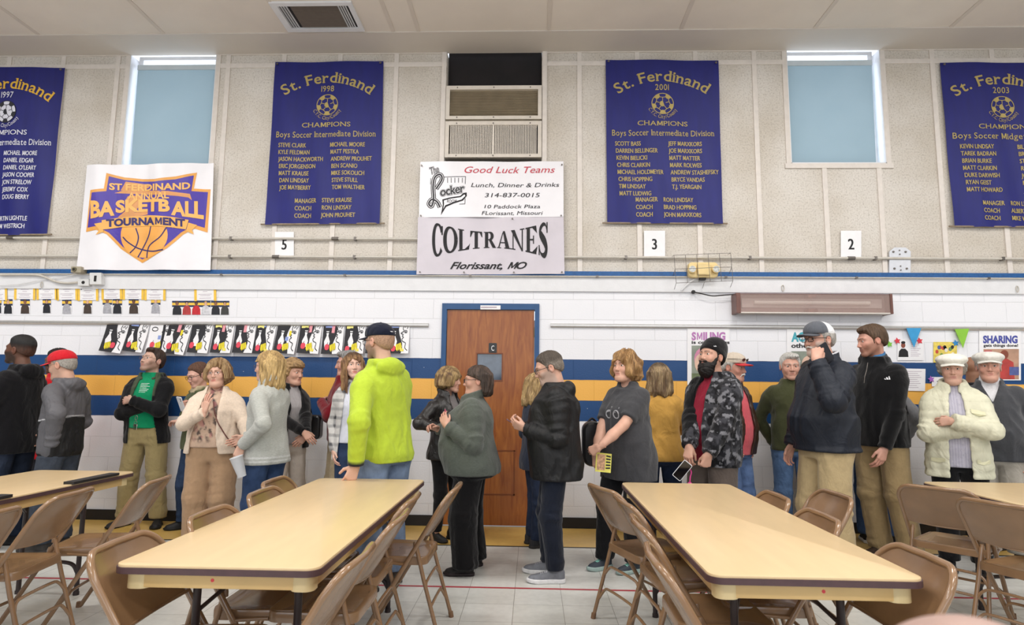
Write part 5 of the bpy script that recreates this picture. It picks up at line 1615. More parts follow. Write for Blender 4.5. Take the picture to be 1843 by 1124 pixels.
def nets(F, lo, h):
    """surface nets of the zero level"""
    S = F < 0
    c = np.zeros(tuple(n - 1 for n in F.shape), np.uint8)
    sl = lambda o, n: slice(o, n - 1 + o)
    for i in (0, 1):
        for j in (0, 1):
            for k in (0, 1):
                c += S[sl(i, F.shape[0]), sl(j, F.shape[1]), sl(k, F.shape[2])]
    act = (c > 0) & (c < 8)
    idx = np.argwhere(act)
    if len(idx) == 0: return np.zeros((0, 3)), np.zeros((0, 4), int)
    ids = -np.ones(act.shape, np.int32)
    ids[act] = np.arange(len(idx))
    cv = {}
    for i in (0, 1):
        for j in (0, 1):
            for k in (0, 1):
                cv[i, j, k] = F[idx[:, 0] + i, idx[:, 1] + j, idx[:, 2] + k]
    acc = np.zeros((len(idx), 3)); cnt = np.zeros(len(idx))
    for a in cv:
        for ax in range(3):
            if a[ax] == 0:
                b = list(a); b[ax] = 1; b = tuple(b)
                fa, fb = cv[a], cv[b]
                m = (fa < 0) != (fb < 0)
                t = np.where(m, fa / np.where(m, fa - fb, 1), 0)
                p = np.repeat(np.array(a, float)[None], len(idx), 0); p[:, ax] = t
                acc[m] += p[m]; cnt[m] += 1
    V = np.asarray(lo) + h * (idx + acc / cnt[:, None])
    quads = []
    for ax in range(3):
        a1, a2 = [(1, 2), (2, 0), (0, 1)][ax]
        s0 = [slice(None)] * 3; s1 = [slice(None)] * 3
        s0[ax] = slice(0, -1); s1[ax] = slice(1, None)
        A, B = S[tuple(s0)], S[tuple(s1)]
        e = np.argwhere(A != B)
        ok = (e[:, a1] > 0) & (e[:, a2] > 0) & (e[:, a1] < S.shape[a1] - 1) & (e[:, a2] < S.shape[a2] - 1)
        e = e[ok]
        inside = A[tuple(e.T)]
        def at(o1, o2):
            q = e.copy(); q[:, a1] += o1; q[:, a2] += o2
            return ids[tuple(q.T)]
        q = np.stack([at(-1, -1), at(0, -1), at(0, 0), at(-1, 0)], 1)
        q[~inside] = q[~inside][:, ::-1]
        quads.append(q)
    return V, np.concatenate(quads)

def np_mesh(name, parts, m, parent, smooth=True):
    """parts: list of (verts, quads, colours) joined as one mesh"""
    V = np.concatenate([p[0] for p in parts]); C = np.concatenate([p[2] for p in parts])
    off, Q = 0, []
    for p in parts:
        Q.append(p[1] + off); off += len(p[0])
    Q = np.concatenate(Q)
    me = bpy.data.meshes.new(name)
    me.vertices.add(len(V)); me.vertices.foreach_set('co', V.astype(F32).ravel())
    me.loops.add(Q.size); me.loops.foreach_set('vertex_index', Q.astype(np.int32).ravel())
    me.polygons.add(len(Q)); me.polygons.foreach_set('loop_start', np.arange(0, Q.size, 4, dtype=np.int32))
    me.update(calc_edges=True)
    me.validate()
    ca = me.color_attributes.new('Col', 'FLOAT_COLOR', 'POINT')
    ca.data.foreach_set('color', np.concatenate([np.clip(C, 0, 1), np.ones((len(C), 1))], 1).astype(F32).ravel())
    if smooth: me.polygons.foreach_set('use_smooth', np.ones(len(Q), bool))
    me.materials.append(m)
    o = bpy.data.objects.new(name, me)
    COL.objects.link(o)
    o.parent = parent
    return o
def surface(fn, lo, hi, h, col, relax=1):
    """mesh of a field, with colours; col: rgb or function of a Grid of points"""
    g = box_grid(lo, hi, h)
    Fv = np.asarray(fn(g), F32)
    Fv = np.broadcast_to(Fv, (g.X.shape[0], g.Y.shape[1], g.Z.shape[2]))
    V, Q = nets(Fv, lo, h)
    for _ in range(relax):      # one light smoothing pass along the quads
        s = np.zeros_like(V); n = np.zeros(len(V))
        for a, b in ((0, 1), (1, 2), (2, 3), (3, 0)):
            np.add.at(s, Q[:, a], V[Q[:, b]]); np.add.at(n, Q[:, a], 1)
        V = V * 0.5 + 0.5 * s / np.maximum(n, 1)[:, None]
    gp = Grid(V[:, 0], V[:, 1], V[:, 2])
    C = col(gp) if callable(col) else np.repeat(np.array(col)[None], len(V), 0)
    return V, Q, C
def tint(g, c): return np.repeat(np.array(lin(c) if isinstance(c, str) else c, float)[None], len(np.ravel(g.X)), 0)
def over(C, mask, c):
    m = np.clip(np.asarray(mask, float), 0, 1)[:, None]
    return C * (1 - m) + np.array(lin(c) if isinstance(c, str) else c)[None] * m
def step(d, w=0.004): return np.clip(0.5 - d / (2 * w), 0, 1)     # 1 inside a field

M_skin = attr_mat('skin', 0.48, 0.05, 26, 0.4, sss=0.06)
M_cloth = attr_mat('woven_cloth', 0.9, 0.05, 34, 0.15, bump=0.25, bscale=260, sheen=0.15, wrinkle=0.34)
M_knit = attr_mat('knitted_cloth', 0.95, 0.07, 70, 0.1, bump=0.5, bscale=300, sheen=0.25, wrinkle=0.22)
M_heather = attr_mat('heather_knit', 0.95, 0.13, 55, 0.1, bump=0.4, bscale=200, sheen=0.25, stretch=(1, 1, 4), wrinkle=0.25)
M_nylon = attr_mat('nylon_shell', 0.62, 0.06, 20, 0.45, bump=0.1, bscale=90, wrinkle=0.37)
M_leather = attr_mat('leather', 0.36, 0.14, 24, 0.5, bump=0.25, bscale=110, wrinkle=0.37)
M_denim = attr_mat('denim', 0.88, 0.20, 18, 0.2, bump=0.3, bscale=320, wrinkle=0.34)
M_hair = attr_mat('hair', 0.5, 0.42, 60, 0.4, bump=0.8, bscale=110, stretch=(2.4, 2.4, 0.22))
M_hairc = attr_mat('curly_hair', 0.6, 0.25, 85, 0.35, bump=0.9, bscale=110)
M_shoe = attr_mat('shoe', 0.6, 0.10, 40, 0.4, bump=0.2, bscale=200)
M_eye = attr_mat('eye', 0.15, 0.0, 10, 0.6)
M_frame = mat('black_spectacle_frame', '#1d1a1c', 0.25, 0.05, 30)
M_wire = mat('wire_spectacle_frame', '#6e5c50', 0.3, 0.05, 30, metal=0.5)

def rotm(yaw, pitch, roll=0.0):
    """head turn: yaw to the person's left, pitch down, roll towards the left shoulder"""
    return np.array(Matrix.Rotation(yaw, 3, 'Z') @ Matrix.Rotation(pitch, 3, 'X') @ Matrix.Rotation(roll, 3, 'Y'))

# -------------------------------------------------------------- head
def head_field(g, h):
    jw, nose, chin, cheek, age, sz = [h.get(k, 1.0) for k in ('jaw', 'nose', 'chin', 'cheek', 'age', 'eye')]
    f = ell(g, (0, 0.016, 0.034), (0.0775, 0.099, 0.088))
    f = smin(f, ell(g, (0, -0.03, -0.022), (0.0635 * (0.5 + 0.5 * jw), 0.064, 0.078)), 0.04)
    for s in (-1, 1):
        f = smin(f, cap(g, (s * 0.046 * jw, 0.003, -0.046), (s * 0.020 * jw, -0.068, -0.094), 0.016, 0.016), 0.032)
        f = smin(f, ell(g, (s * 0.036, -0.066, -0.026), (0.026 * cheek, 0.02, 0.024)), 0.024)
        f = smin(f, cap(g, (s * 0.012, -0.0895, 0.027), (s * 0.05, -0.072, 0.027), 0.009, 0.008), 0.018)
    f = smin(f, ell(g, (0, -0.077, -0.096), (0.024 * chin, 0.017, 0.018)), 0.024)
    if h.get('jowl'):
        f = smin(f, ell(g, (0, -0.033, -0.100), (0.050, 0.050, 0.024 * h['jowl'])), 0.04)
    f = smin(f, cap(g, (0, -0.088, 0.018), (0, -0.1045 - 0.004 * nose, -0.0265), 0.0078 * nose, 0.0106 * nose), 0.012)
    for s in (-1, 1):
        f = smin(f, ell(g, (s * 0.0126 * nose, -0.097, -0.031), (0.0082 * nose, 0.011, 0.008)), 0.008)
        f = smax(f, -ell(g, (s * 0.033, -0.101, 0.009), (0.019, 0.016, 0.0125)), 0.014)
    f = smin(f, ell(g, (0, -0.080, -0.060), (0.030, 0.016, 0.019)), 0.016)
    f = smin(f, cap(g, (-0.021, -0.0885, -0.0555), (0.021, -0.0885, -0.0555), 0.0056), 0.008)
    f = smin(f, cap(g, (-0.016, -0.088, -0.0665), (0.016, -0.088, -0.0665), 0.0066), 0.008)
    f = smax(f, -cap(g, (-0.023, -0.0985, -0.0607), (0.023, -0.0985, -0.0607), 0.0030), 0.004)
    for s in (-1, 1):           # eyelids round the ball, open in an almond slit
        c = np.array((s * 0.0325, -0.0755, 0.0085))
        lid = ell(g, c, (0.0156, 0.0152, 0.0146))
        lid = smax(lid, -cap(g, (s * 0.0235, -0.093, 0.0078), (s * 0.0420, -0.089, 0.0086), 0.0057 * sz), 0.0025)
        f = smin(f, lid, 0.004)
        if age > 1.2:           # fold from the nose to the corner of the mouth
            f = smax(f, -cap(g, (s * 0.02, -0.098, -0.032), (s * 0.032, -0.089, -0.066), 0.0024), 0.008)
            f = smax(f, -cap(g, (s * 0.022, -0.093, -0.003), (s * 0.038, -0.086, -0.008), 0.0018), 0.007)
        e = ell(g, (s * 0.0815, 0.012, -0.004), (0.0095, 0.020, 0.033))     # ear
        e = smax(e, -ell(g, (s * 0.093, 0.008, -0.001), (0.009, 0.0115, 0.020)), 0.005)
        f = smin(f, e, 0.008)
    return f
def head_colour(g, h):
    skin = np.array(lin(h['skin']))
    C = np.repeat(skin[None], len(g.X), 0)
    flush = h.get('flush', 0.25) * 0.6
    red = np.clip(skin * np.array((1.05, 0.62, 0.60)), 0, 1)
    for c, r in (((0.045, -0.075, -0.022), 0.03), ((-0.045, -0.075, -0.022), 0.03), ((0, -0.110, -0.025), 0.014)):
        d = np.sqrt((g.X - c[0]) ** 2 + (g.Y - c[1]) ** 2 + (g.Z - c[2]) ** 2)
        C = over(C, flush * np.exp(-(d / r) ** 2), red)
    for s in (-1, 1): C = over(C, 0.6 * step(ell(g, (s * 0.082, 0.012, -0.004), (0.02, 0.03, 0.04)), 0.006), red * 0.5 + skin * 0.5)
    if h.get('stubble'):
        m = step(-0.045 - g.Z * -1 - 0.0, 0.01)
        reg = np.clip((-0.038 - g.Z) / 0.012, 0, 1) * np.clip((0.035 - g.Y) / 0.02, 0, 1) * np.clip((g.Z + 0.15) / 0.02, 0, 1)
        side = np.clip((np.abs(g.X) - 0.048) / 0.012, 0, 1) * np.clip((-0.005 - g.Z) / 0.02, 0, 1) * np.clip((0.02 - g.Y) / 0.02, 0, 1) * np.clip((g.Z + 0.15) / 0.02, 0, 1)
        C = over(C, h['stubble'] * np.maximum(reg, side), h.get('beard_col', h.get('hair_col', '#3a2a20')))
    lip = lin(h.get('lips', '#a8655a'))
    d = np.minimum(ell(g, (0, -0.098, -0.0560), (0.024, 0.018, 0.0055)), ell(g, (0, -0.098, -0.0660), (0.021, 0.018, 0.0065)))
    C = over(C, h.get('lip_w', 0.6) * step(d, 0.0025), lip)
    C = over(C, 0.7 * step(cap(g, (-0.022, -0.099, -0.0607), (0.022, -0.099, -0.0607), 0.0022), 0.0015), '#5a2c28')
    br = h.get('brow', '#4a3526')
    for s in (-1, 1):
        rise = h.get('brow_up', 0.0)
        d = np.minimum(cap(g, (s * 0.015, -0.1, 0.0285 + rise), (s * 0.036, -0.092, 0.0335 + rise), 0.0048, 0.0042), cap(g, (s * 0.036, -0.092, 0.0335 + rise), (s * 0.054, -0.074, 0.0265 + rise), 0.0042, 0.002))
        C = over(C, h.get('brow_w', 0.8) * step(d, 0.0022), br)
        lash = cap(g, (s * 0.021, -0.094, 0.0145), (s * 0.044, -0.087, 0.0140), 0.0024)
        C = over(C, h.get('lash', 0.75) * step(lash, 0.0018), '#2a1c18')
        nst = ell(g, (s * 0.0085, -0.104, -0.040), (0.0045, 0.005, 0.0035))
        C = over(C, 0.7 * step(nst, 0.0015), '#4a221c')
    return C
def hair_field(g, h):
    st = h.get('hair', 'short')
    cr = smin(ell(g, (0, 0.016, 0.034), (0.0775, 0.099, 0.088)), ell(g, (0, 0.03, -0.01), (0.072, 0.075, 0.075)), 0.03)
    Y, Z, X = g.Y, g.Z, g.X
    th = np.arctan2(X, Y - 0.01)
    strand = 0.0016 * np.sin(30 * th + 2.2 * np.sin(38 * Z + 3 * th)) + 0.0012 * np.sin(52 * th + 2.0 * np.sin(55 * Z))
    strand = strand + h.get('clump', 0.0025) * np.sin(11 * th + 3 * np.sin(17 * Z + 2 * th) + 5 * X)
    if st in ('short', 'buzz', 'crop', 'fade', 'curly', 'fringe'):
        if st in ('buzz', 'fringe', 'fade'): strand = strand * 0.3
        t = {'short': 0.014, 'buzz': 0.0045, 'crop': 0.010, 'fade': 0.017, 'curly': 0.030, 'fringe': 0.008}[st]
        front, temple, nape = {'curly': (0.054, -0.03, -0.075), 'fringe': (0.2, 0.0, -0.06), 'fade': (0.070, 0.010, -0.04)}.get(st, (0.076 + h.get('recede', 0), 0.0, -0.065))
        line = np.interp(Y, [-0.1, -0.062, -0.042, -0.018, 0.022, 0.10], [front, front - 0.004, 0.045, temple, -0.005 if st != 'curly' else -0.05, nape])
        t = h.get('thick', t)
        tt = t * np.interp(Z, [-0.06, 0.02, 0.09], [0.55, 0.85, 1.25])
        if st == 'fade': tt = np.interp(Z, [-0.04, 0.03, 0.06, 0.12], [0.002, 0.003, 0.010, 0.019])
        if st == 'curly': strand = 0.004 * np.sin(95 * X + 2 * np.sin(70 * Z)) * np.sin(90 * Y + 60 * Z) + 0.003 * np.sin(160 * Z + 120 * X)
        edge = np.clip((Z - line) / (0.028 if st != 'curly' else 0.015), 0, 1)
        tt = tt * (0.12 + 0.88 * edge ** 0.6)
        f = smax(cr - tt + strand * (0.3 + 0.7 * edge), line - Z, 0.004)
        if st == 'short': f = smin(f, ell(g, (0.012, -0.052, 0.098), (0.055, 0.045, 0.026)) + strand, 0.02)
        if st == 'fringe': f = smax(f, (Z - 0.045 - 0.3 * np.abs(X)) , 0.01)
        for s in (-1, 1):
            if st in ('short', 'crop'):
                f = smin(f, cap(g, (s * 0.0745, -0.016, 0.02), (s * 0.074, -0.014, -0.014), 0.007), 0.006)
            if st == 'short' or st == 'crop' or st == 'fade' or st == 'buzz' or st == 'fringe':
                f = smax(f, -ell(g, (s * 0.084, 0.008, -0.008), (0.02, 0.024, 0.034)), 0.006)
        return f
    L = h.get('length', 0.14); w = h.get('width', 1.0); bang = h.get('bang', 0.055)
    t = h.get('thick', 0.018)
    hw = h.get('open', 0.058)
    sw = h.get('sweep', 0.0)
    face = ell(g, (0 + sw * 0.02, -0.115, -0.045), (hw + 0.012, 0.115, bang + 0.045))
    fcol = smax(np.abs(X) - hw * 0.98 - 0.05 * np.clip(-0.06 - Z, 0, 0.2), Y - 0.005, 0.02)
    fcol = smax(fcol, Z - 0.0, 0.02)
    opening = smin(face, fcol, 0.02)
    if 'tuck' in h: opening = smin(opening, smax(smax(Y - h['tuck'] - 0.25 * np.clip(-0.03 - Z, 0, 0.1), Z - 0.045 + 0.5 * np.clip(Y + 0.06, 0, 0.1), 0.01), 0.0 * Z - 1, 0.01), 0.01)
    crown = cr - t * (0.15 + 0.85 * np.clip(opening / 0.035, 0, 1) ** 0.7)
    zz = np.clip((0.03 - Z) / (L + 0.03), 0, 1)
    rx = (0.0775 + t) * w * np.interp(zz, [0, 0.45, 0.8, 1], [1.0, 1.10 + h.get('flare', 0.04), 1.10 + h.get('flare', 0.04) * 1.5, 0.9])
    ry = (0.098 + t) * np.interp(zz, [0, 0.45, 0.8, 1], [1.0, 0.98, 0.92, 0.80])
    cyl = (np.sqrt((X / rx) ** 2 + ((Y - 0.018 - 0.015 * zz) / ry) ** 2) - 1) * np.minimum(rx, ry)
    low = smax(smax(cyl, Z - 0.05, 0.02), -L - Z + 0.012 * np.sin(7 * th) * 0.6, 0.02)
    f = smin(crown, low, 0.03)
    f = f + strand * 1.2 + h.get('wave', 0.0) * np.sin(46 * Z + 3 * th)
    f = smax(f, -opening, 0.006)
    if h.get('bangs'):
        bg_ = smax(smax(cr - 0.015 - strand, bang - 0.03 - Z + 0.25 * np.abs(X) * 0, 0.01), Y + 0.0, 0.02)
        f = smin(f, bg_, 0.01)
    if L > 0.18:                # hollow the neck so that it hangs as a curtain
        f = smax(f, -smax(ell(g, (0, 0.035, -0.2), (0.055, 0.055, 0.16)), Y - 0.2, 0.02), 0.01)
    return f
def hair_under_hat(g, h):
    f = hair_field(g, h)
    if 'hat' in h: f = smax(f, g.Z - h['hat'][0] + h['hat'][1] * g.Y, 0.004)
    return f
def hair_colour(g, h):
    C = tint(g, h['hair_col'])
    if h.get('hair') == 'fade': C = over(C, np.clip((0.060 - g.Z) / 0.05, 0, 1) * 0.5, h['skin'])
    if h.get('hair_low'):
        C = over(C, 0.75 * np.clip(0.5 + 0.9 * folds(g, 3, 0.035, (1, 1, 0.12)), 0, 1), h['hair_low'])
    if h.get('roots'):
        C = over(C, np.clip((g.Z - 0.085) / 0.03, 0, 1) * 0.8, h['roots'])
    if h.get('grey_sides'):
        C = over(C, np.clip((0.055 - g.Z) / 0.03, 0, 1) * 0.8, h['grey_sides'])
    return C

# -------------------------------------------------------------- hands
CURL = {'relaxed': (0.35, 0.45, 0.3), 'flat': (0.05, 0.08, 0.05), 'grip': (0.9, 1.0, 0.6), 'fist': (1.3, 1.5, 1.0), 'spread': (0.1, 0.2, 0.15), 'hold': (0.55, 0.85, 0.5), 'tent': (0.55, 0.35, 0.2)}
def hand_mesh(side, wrist, d, n, pose, size, skin):
    """five-fingered hand; d finger direction, n out of the back of the hand"""
    d = np.array(d, float); d /= np.linalg.norm(d)
    n = np.array(n, float); n -= d * (n @ d); n /= np.linalg.norm(n)
    s = np.cross(n, d) if side == 'R' else np.cross(d, n)      # towards the thumb
    B = np.stack([s, d, n], 1)
    g = box_grid((-0.075, -0.05, -0.085), (0.10, 0.20, 0.045), 0.0036)
    f = cap(g, (0, -0.06, 0), (0, 0.012, 0), 0.025, 0.022)
    roots = [(0.030, 0.088), (0.0095, 0.094), (-0.0115, 0.090), (-0.0315, 0.080)]
    for x, y in roots:
        f = smin(f, cap(g, (x * 0.55, 0.012, 0), (x, y, 0.0), 0.0145, 0.0115), 0.016)
    f = smin(f, ell(g, (0.018, 0.035, -0.010), (0.018, 0.03, 0.014)), 0.012)
    c1, c2, c3 = CURL[pose]
    spread = {'spread': 0.22, 'tent': 0.22, 'flat': 0.07}.get(pose, 0.04)
    for i, (x, y) in enumerate(roots):
        L = (0.042, 0.047, 0.043, 0.034)[i]; r = (0.0088, 0.0092, 0.0088, 0.0078)[i]
        a = (1.5 - i) * spread / 1.5
        jig = (1.0, 1.06, 1.1, 1.15)[i]
        p = np.array((x, y, 0.0)); ang = 0.0
        for L_, c, r0, r1 in ((L, c1, 1.0, 0.95), (L * 0.62, c2, 0.95, 0.88), (L * 0.5, c3, 0.88, 0.74)):
            ang += c * jig
            q = p + L_ * np.array((math.sin(a) * math.cos(ang), math.cos(a) * math.cos(ang), -math.sin(ang)))
            f = smin(f, cap(g, p, q, r * r0, r * r1), 0.0035); p = q
    tdir = {'spread': (0.75, 0.62, -0.1), 'grip': (0.35, 0.72, -0.62), 'fist': (0.15, 0.75, -0.7), 'hold': (0.35, 0.8, -0.5), 'tent': (0.7, 0.55, -0.4)}.get(pose, (0.5, 0.8, -0.3))
    t0 = np.array((0.026, 0.026, -0.006)); td = np.array(tdir) / np.linalg.norm(tdir)
    t1 = t0 + td * 0.042
    t2 = t1 + (td * 0.8 + np.array((-0.25, 0.45, -0.12))) * 0.034
    f = smin(f, cap(g, t0, t1, 0.0135, 0.0105), 0.012); f = smin(f, cap(g, t1, t2, 0.0105, 0.0085), 0.004)
    V, Q = nets(np.asarray(f, F32), (-0.075, -0.05, -0.085), 0.0036)
    sk = np.array(lin(skin))
    C = np.repeat(sk[None], len(V), 0)
    C = over(C, 0.35 * np.clip((V[:, 1] - 0.07) / 0.1, 0, 1), np.clip(sk * np.array((1.05, 0.7, 0.66)), 0, 1))
    return (V * size) @ B.T + np.asarray(wrist), Q, C

def ik(s, w, la, lb, hint):
    s, w, hint = np.array(s, float), np.array(w, float), np.array(hint, float)
    v = w - s; d = np.linalg.norm(v); m = (la + lb) * 0.995
    if d > m: w = s + v / d * m; v = w - s; d = m
    u = v / d
    a = (la * la - lb * lb + d * d) / (2 * d)
    p = hint - u * (hint @ u); p /= max(np.linalg.norm(p), 1e-6)
    return s + u * a + p * math.sqrt(max(la * la - a * a, 0)), w

# -------------------------------------------------------------- the person
# torso rings: height fraction, half width, front depth, back depth
TORSO = {'m': [(0.40, .175, .105, .115), (0.455, .176, .108, .120), (0.50, .176, .110, .122), (0.56, .168, .112, .106), (0.62, .166, .114, .098), (0.68, .155, .122, .104), (0.735, .157, .120, .112), (0.78, .150, .100, .106), (0.806, .118, .080, .092), (0.832, .082, .064, .076), (0.855, .074, .058, .062), (0.872, .066, .056, .058)],
         'f': [(0.40, .178, .106, .118), (0.455, .180, .110, .124), (0.50, .178, .112, .124), (0.56, .160, .108, .104), (0.62, .148, .106, .090), (0.68, .144, .124, .096), (0.725, .148, .134, .104), (0.78, .134, .096, .096), (0.806, .104, .074, .086), (0.832, .072, .058, .068), (0.855, .064, .052, .056), (0.872, .057, .050, .052)]}
class Person:
    def __init__(s, label, x, y, heading, H, sex='m', skin='#d9a98c', girth=1.0, depth=1.0, belly=0.0, lean=(0, 0), sway=0.0, bust=0.0, hips=0.0, shoulders=1.0, hunch=0.0):
        s.root = thing('person', label, 'person', (x, y, 0), math.radians(heading), group='people waiting in line')
        sl_ = np.array([int(skin[i:i + 2], 16) for i in (1, 3, 5)]) * 0.955
        sl_ = sl_ * 0.9 + sl_.mean() * np.array((1.02, 1.0, 0.96)) * 0.1
        s.H, s.sex, s.skin, s.k = H, sex, '#%02x%02x%02x' % tuple(int(v) for v in sl_), H / 1.72
        s.lean, s.sway, s.hunch = lean, sway, hunch
        K = []
        for zf, w, df, db in TORSO[sex]:
            q = girth if zf < 0.64 else 1 + (girth - 1) * 0.72 if zf < 0.8 else 1 + (girth - 1) * max(0, (0.872 - zf) / 0.072) * 0.6
            dp = 1 + (depth - 1) * min(1, max(0, (0.85 - zf) / 0.08))
            bl = belly * math.exp(-((zf - 0.60) / 0.085) ** 2)
            bu = bust * math.exp(-((zf - 0.72) / 0.04) ** 2)
            hp = hips * math.exp(-((zf - 0.49) / 0.08) ** 2)
            sh = 1 + (shoulders - 1) * np.clip((zf - 0.66) / 0.08, 0, 1)
            K.append((zf * H, (w * q * sh + 0.45 * bl + hp) * s.k, (df * q * dp + bl + bu) * s.k, (db * q * dp + 0.25 * bl + 0.7 * hp) * s.k))
        s.K = np.array(K)
        s.zs, s.zh = 0.792 * H, 0.50 * H
        s.sw = (0.163 if sex == 'm' else 0.140) * s.k * (1 + (girth - 1) * 0.75) * shoulders
        s.girth = girth
        s.arms = {}
        s.parts = {}
    def axis(s, z):
        """the body's centre line at height z: lean and slouch"""
        t = (z - s.zh) / (s.zs - s.zh)
        tc = np.clip(t, -0.2, 1.25)
        return s.lean[0] * tc + s.sway * np.sin(np.clip(t, 0, 1) * PI), s.lean[1] * tc + s.hunch * np.clip(t - 0.6, 0, 1) ** 1.5 * -0.5
    def torso(s, g, grow=0.0, n=2.35, flare=None, fold=0.0, seed=1, st=(1, 1, 0.45), fs=0.13, prof=None):
        K = s.K
        zz = np.ravel(g.Z)
        # smooth interpolation of the rings
        zi = np.linspace(K[0, 0] - 0.3, K[-1, 0] + 0.1, 160)
        ring = []
        for c in (1, 2, 3):
            v = np.interp(zi, K[:, 0], K[:, c])
            for _ in range(2): v[1:-1] = (v[:-2] + 2 * v[1:-1] + v[2:]) / 4
            ring.append(np.interp(zz, zi, v).reshape(g.Z.shape) + grow)
        w, df, db = ring
        if prof is not None:
            e = np.interp(zz, [p[0] * s.H for p in prof], [p[1] for p in prof]).reshape(g.Z.shape)
            ed = np.interp(zz, [p[0] * s.H for p in prof], [p[2] if len(p) > 2 else p[1] for p in prof]).reshape(g.Z.shape)
            w, df, db = w + e, df + ed, db + ed
        cx, cy = s.axis(g.Z)
        u = np.abs(g.X - cx) / w
        Yc = g.Y - cy
        v = np.abs(Yc) / np.where(Yc < 0, df, db)
        r = (u ** n + v ** n + 1e-9) ** (1 / n)
        f = (r - 1) * np.minimum(w, np.minimum(df, db))
        if fold: f = f - fold * creases(g, seed, fs, st)
        return f
    def shoulder(s, sd):
        sx = s.sw if sd == 'L' else -s.sw
        cx, cy = s.axis(s.zs)
        return np.array((sx + cx, cy + 0.008, s.zs))
    def arm(s, sd, wrist, hint=(0, 1, -0.3), hand='relaxed', d=None, n=None, shoulder=(0, 0, 0)):
        sh = s.shoulder(sd) + np.array(shoulder)
        k = s.H
        el_, wr = ik(sh, wrist, 0.178 * k, 0.152 * k, hint)
        fd = (wr - el_) / np.linalg.norm(wr - el_)
        s.arms[sd] = dict(sh=sh, el=el_, wr=wr, d=np.array(d if d is not None else fd, float), n=np.array(n if n is not None else ((1 if sd == 'L' else -1), 0, 0.2), float), hand=hand, fd=fd)
    # ------------------------------------------------ body with head and hands
    def head(s, yaw=0, pitch=0, roll=0, fwd=0.035, side=0.0, scale=None, **h):
        h.setdefault('skin', s.skin)
        s.h = h
        sc = scale or (0.5 + 0.5 * s.k) * (0.97 if s.sex == 'f' else 1.0)
        s.hsc = sc
        cx, cy = s.axis(s.zs)
        s.hc = np.array((cx + side, cy - fwd + 0.012, s.H - 0.124 * sc))
        s.R = rotm(math.radians(yaw), math.radians(pitch), math.radians(roll))
        s.neck = np.array((cx, cy + 0.010, 0.845 * s.H))
        return s
    def hw(s, V): return (V * s.hsc) @ s.R.T + s.hc
    def head_parent(s, o): return o
    def build_body(s, bare=()):
        h = s.h
        nk = (s.R.T @ (s.neck - s.hc)) / s.hsc
        nr = (0.056 if s.sex == 'm' else 0.047) * (1 + (s.girth - 1) * 0.6)
        def f(g):
            q = head_field(g, h)
            q = smin(q, cap(g, (0, 0.022, -0.055), tuple(nk), nr * 0.97, nr * 1.06), 0.022)
            return q
        lo = (-0.105, -0.135, min(-0.135, nk[2] - 0.07)); hi = (0.105, 0.13, 0.130)
        hd = surface(f, lo, hi, 0.0032, lambda g: head_colour(g, h), relax=0)
        parts = [(s.hw(hd[0]), hd[1], hd[2])]
        # the rest of the figure under the clothes
        def body(g):
            q = smax(s.torso(g, -0.022), g.Z - 0.86 * s.H, 0.02)
            q = smax(q, 0.54 * s.H - g.Z, 0.02)
            for sd, a in s.arms.items():
                r = 0.044 * s.k * (1 + (s.girth - 1) * 0.7)
                q = smin(q, cap(g, a['sh'], a['el'], r * 1.05, r * 0.92), 0.02)
                q = smin(q, smin(cap(g, a['el'], (a['el'] + a['wr']) / 2, r * 0.94, r * 0.88), cap(g, (a['el'] + a['wr']) / 2, a['wr'] - a['fd'] * (0.0 if a['hand'] else 0.06), r * 0.88, r * 0.60), 0.02), 0.01)
            for L in getattr(s, 'legs', []):
                q = smin(q, smin(cap(g, L[0], L[1], 0.072 * s.k, 0.05 * s.k), cap(g, L[1], L[2], 0.05 * s.k, 0.034 * s.k), 0.01), 0.02)
            q = smin(q, cap(g, s.neck - (0, 0, 0.03), s.neck + (0, 0, 0.01), nr * 0.9), 0.03)
            return q
        P = [a[k] for a in s.arms.values() for k in ('sh', 'el', 'wr')] + [p for L in getattr(s, 'legs', []) for p in L]
        P = np.array(P + [(-0.22, -0.2, 0.5 * s.H), (0.22, 0.2, 0.86 * s.H)])
        lo, hi = P.min(0) - 0.09, P.max(0) + 0.09
        parts.append(surface(body, tuple(lo), tuple(hi), 0.0125, lin(s.skin)))
        for sd, a in s.arms.items():
            if a['hand']:
                parts.append(hand_mesh(sd, a['wr'] + a['fd'] * 0.012, a['d'], a['n'], a['hand'], (0.97 if s.sex == 'm' else 0.88) * (0.4 + 0.6 * s.k), s.skin))
        s.body = np_mesh('body', parts, M_skin, s.root)
        # eyes
        ev, eq, ec = [], [], []
        off = 0
        gx, gz = h.get('gaze', (0.0, 0.0))
        for sgn in (-1, 1):
            n1, n2 = 16, 16
            V = []
            for i in range(n1 + 1):
                for j in range(n2):
                    a, b = PI * i / n1, 2 * PI * j / n2
                    V.append((math.sin(a) * math.cos(b), -math.cos(a), math.sin(a) * math.sin(b)))
            V = np.array(V)
            gd = np.array((gx, -1, gz)); gd /= np.linalg.norm(gd)
            ang = np.arccos(np.clip(V @ gd, -1, 1))
            C = np.repeat(np.array([lin('#d8d2cc')]), len(V), 0)
            C = over(C, ang < 0.52, h.get('iris', '#4b3c2e')); C = over(C, ang < 0.27, '#0c0a0a')
            Q = np.array([(i * n2 + j, (i + 1) * n2 + j, (i + 1) * n2 + (j + 1) % n2, i * n2 + (j + 1) % n2) for i in range(n1) for j in range(n2)])
            ev.append(V * 0.0140 + np.array((sgn * 0.0325, -0.0757, 0.0082))); eq.append(Q); ec.append(C)
        for V, Q, C in zip(ev, eq, ec):
            np_mesh('eye', [(s.hw(V), Q, C)], M_eye, s.root)
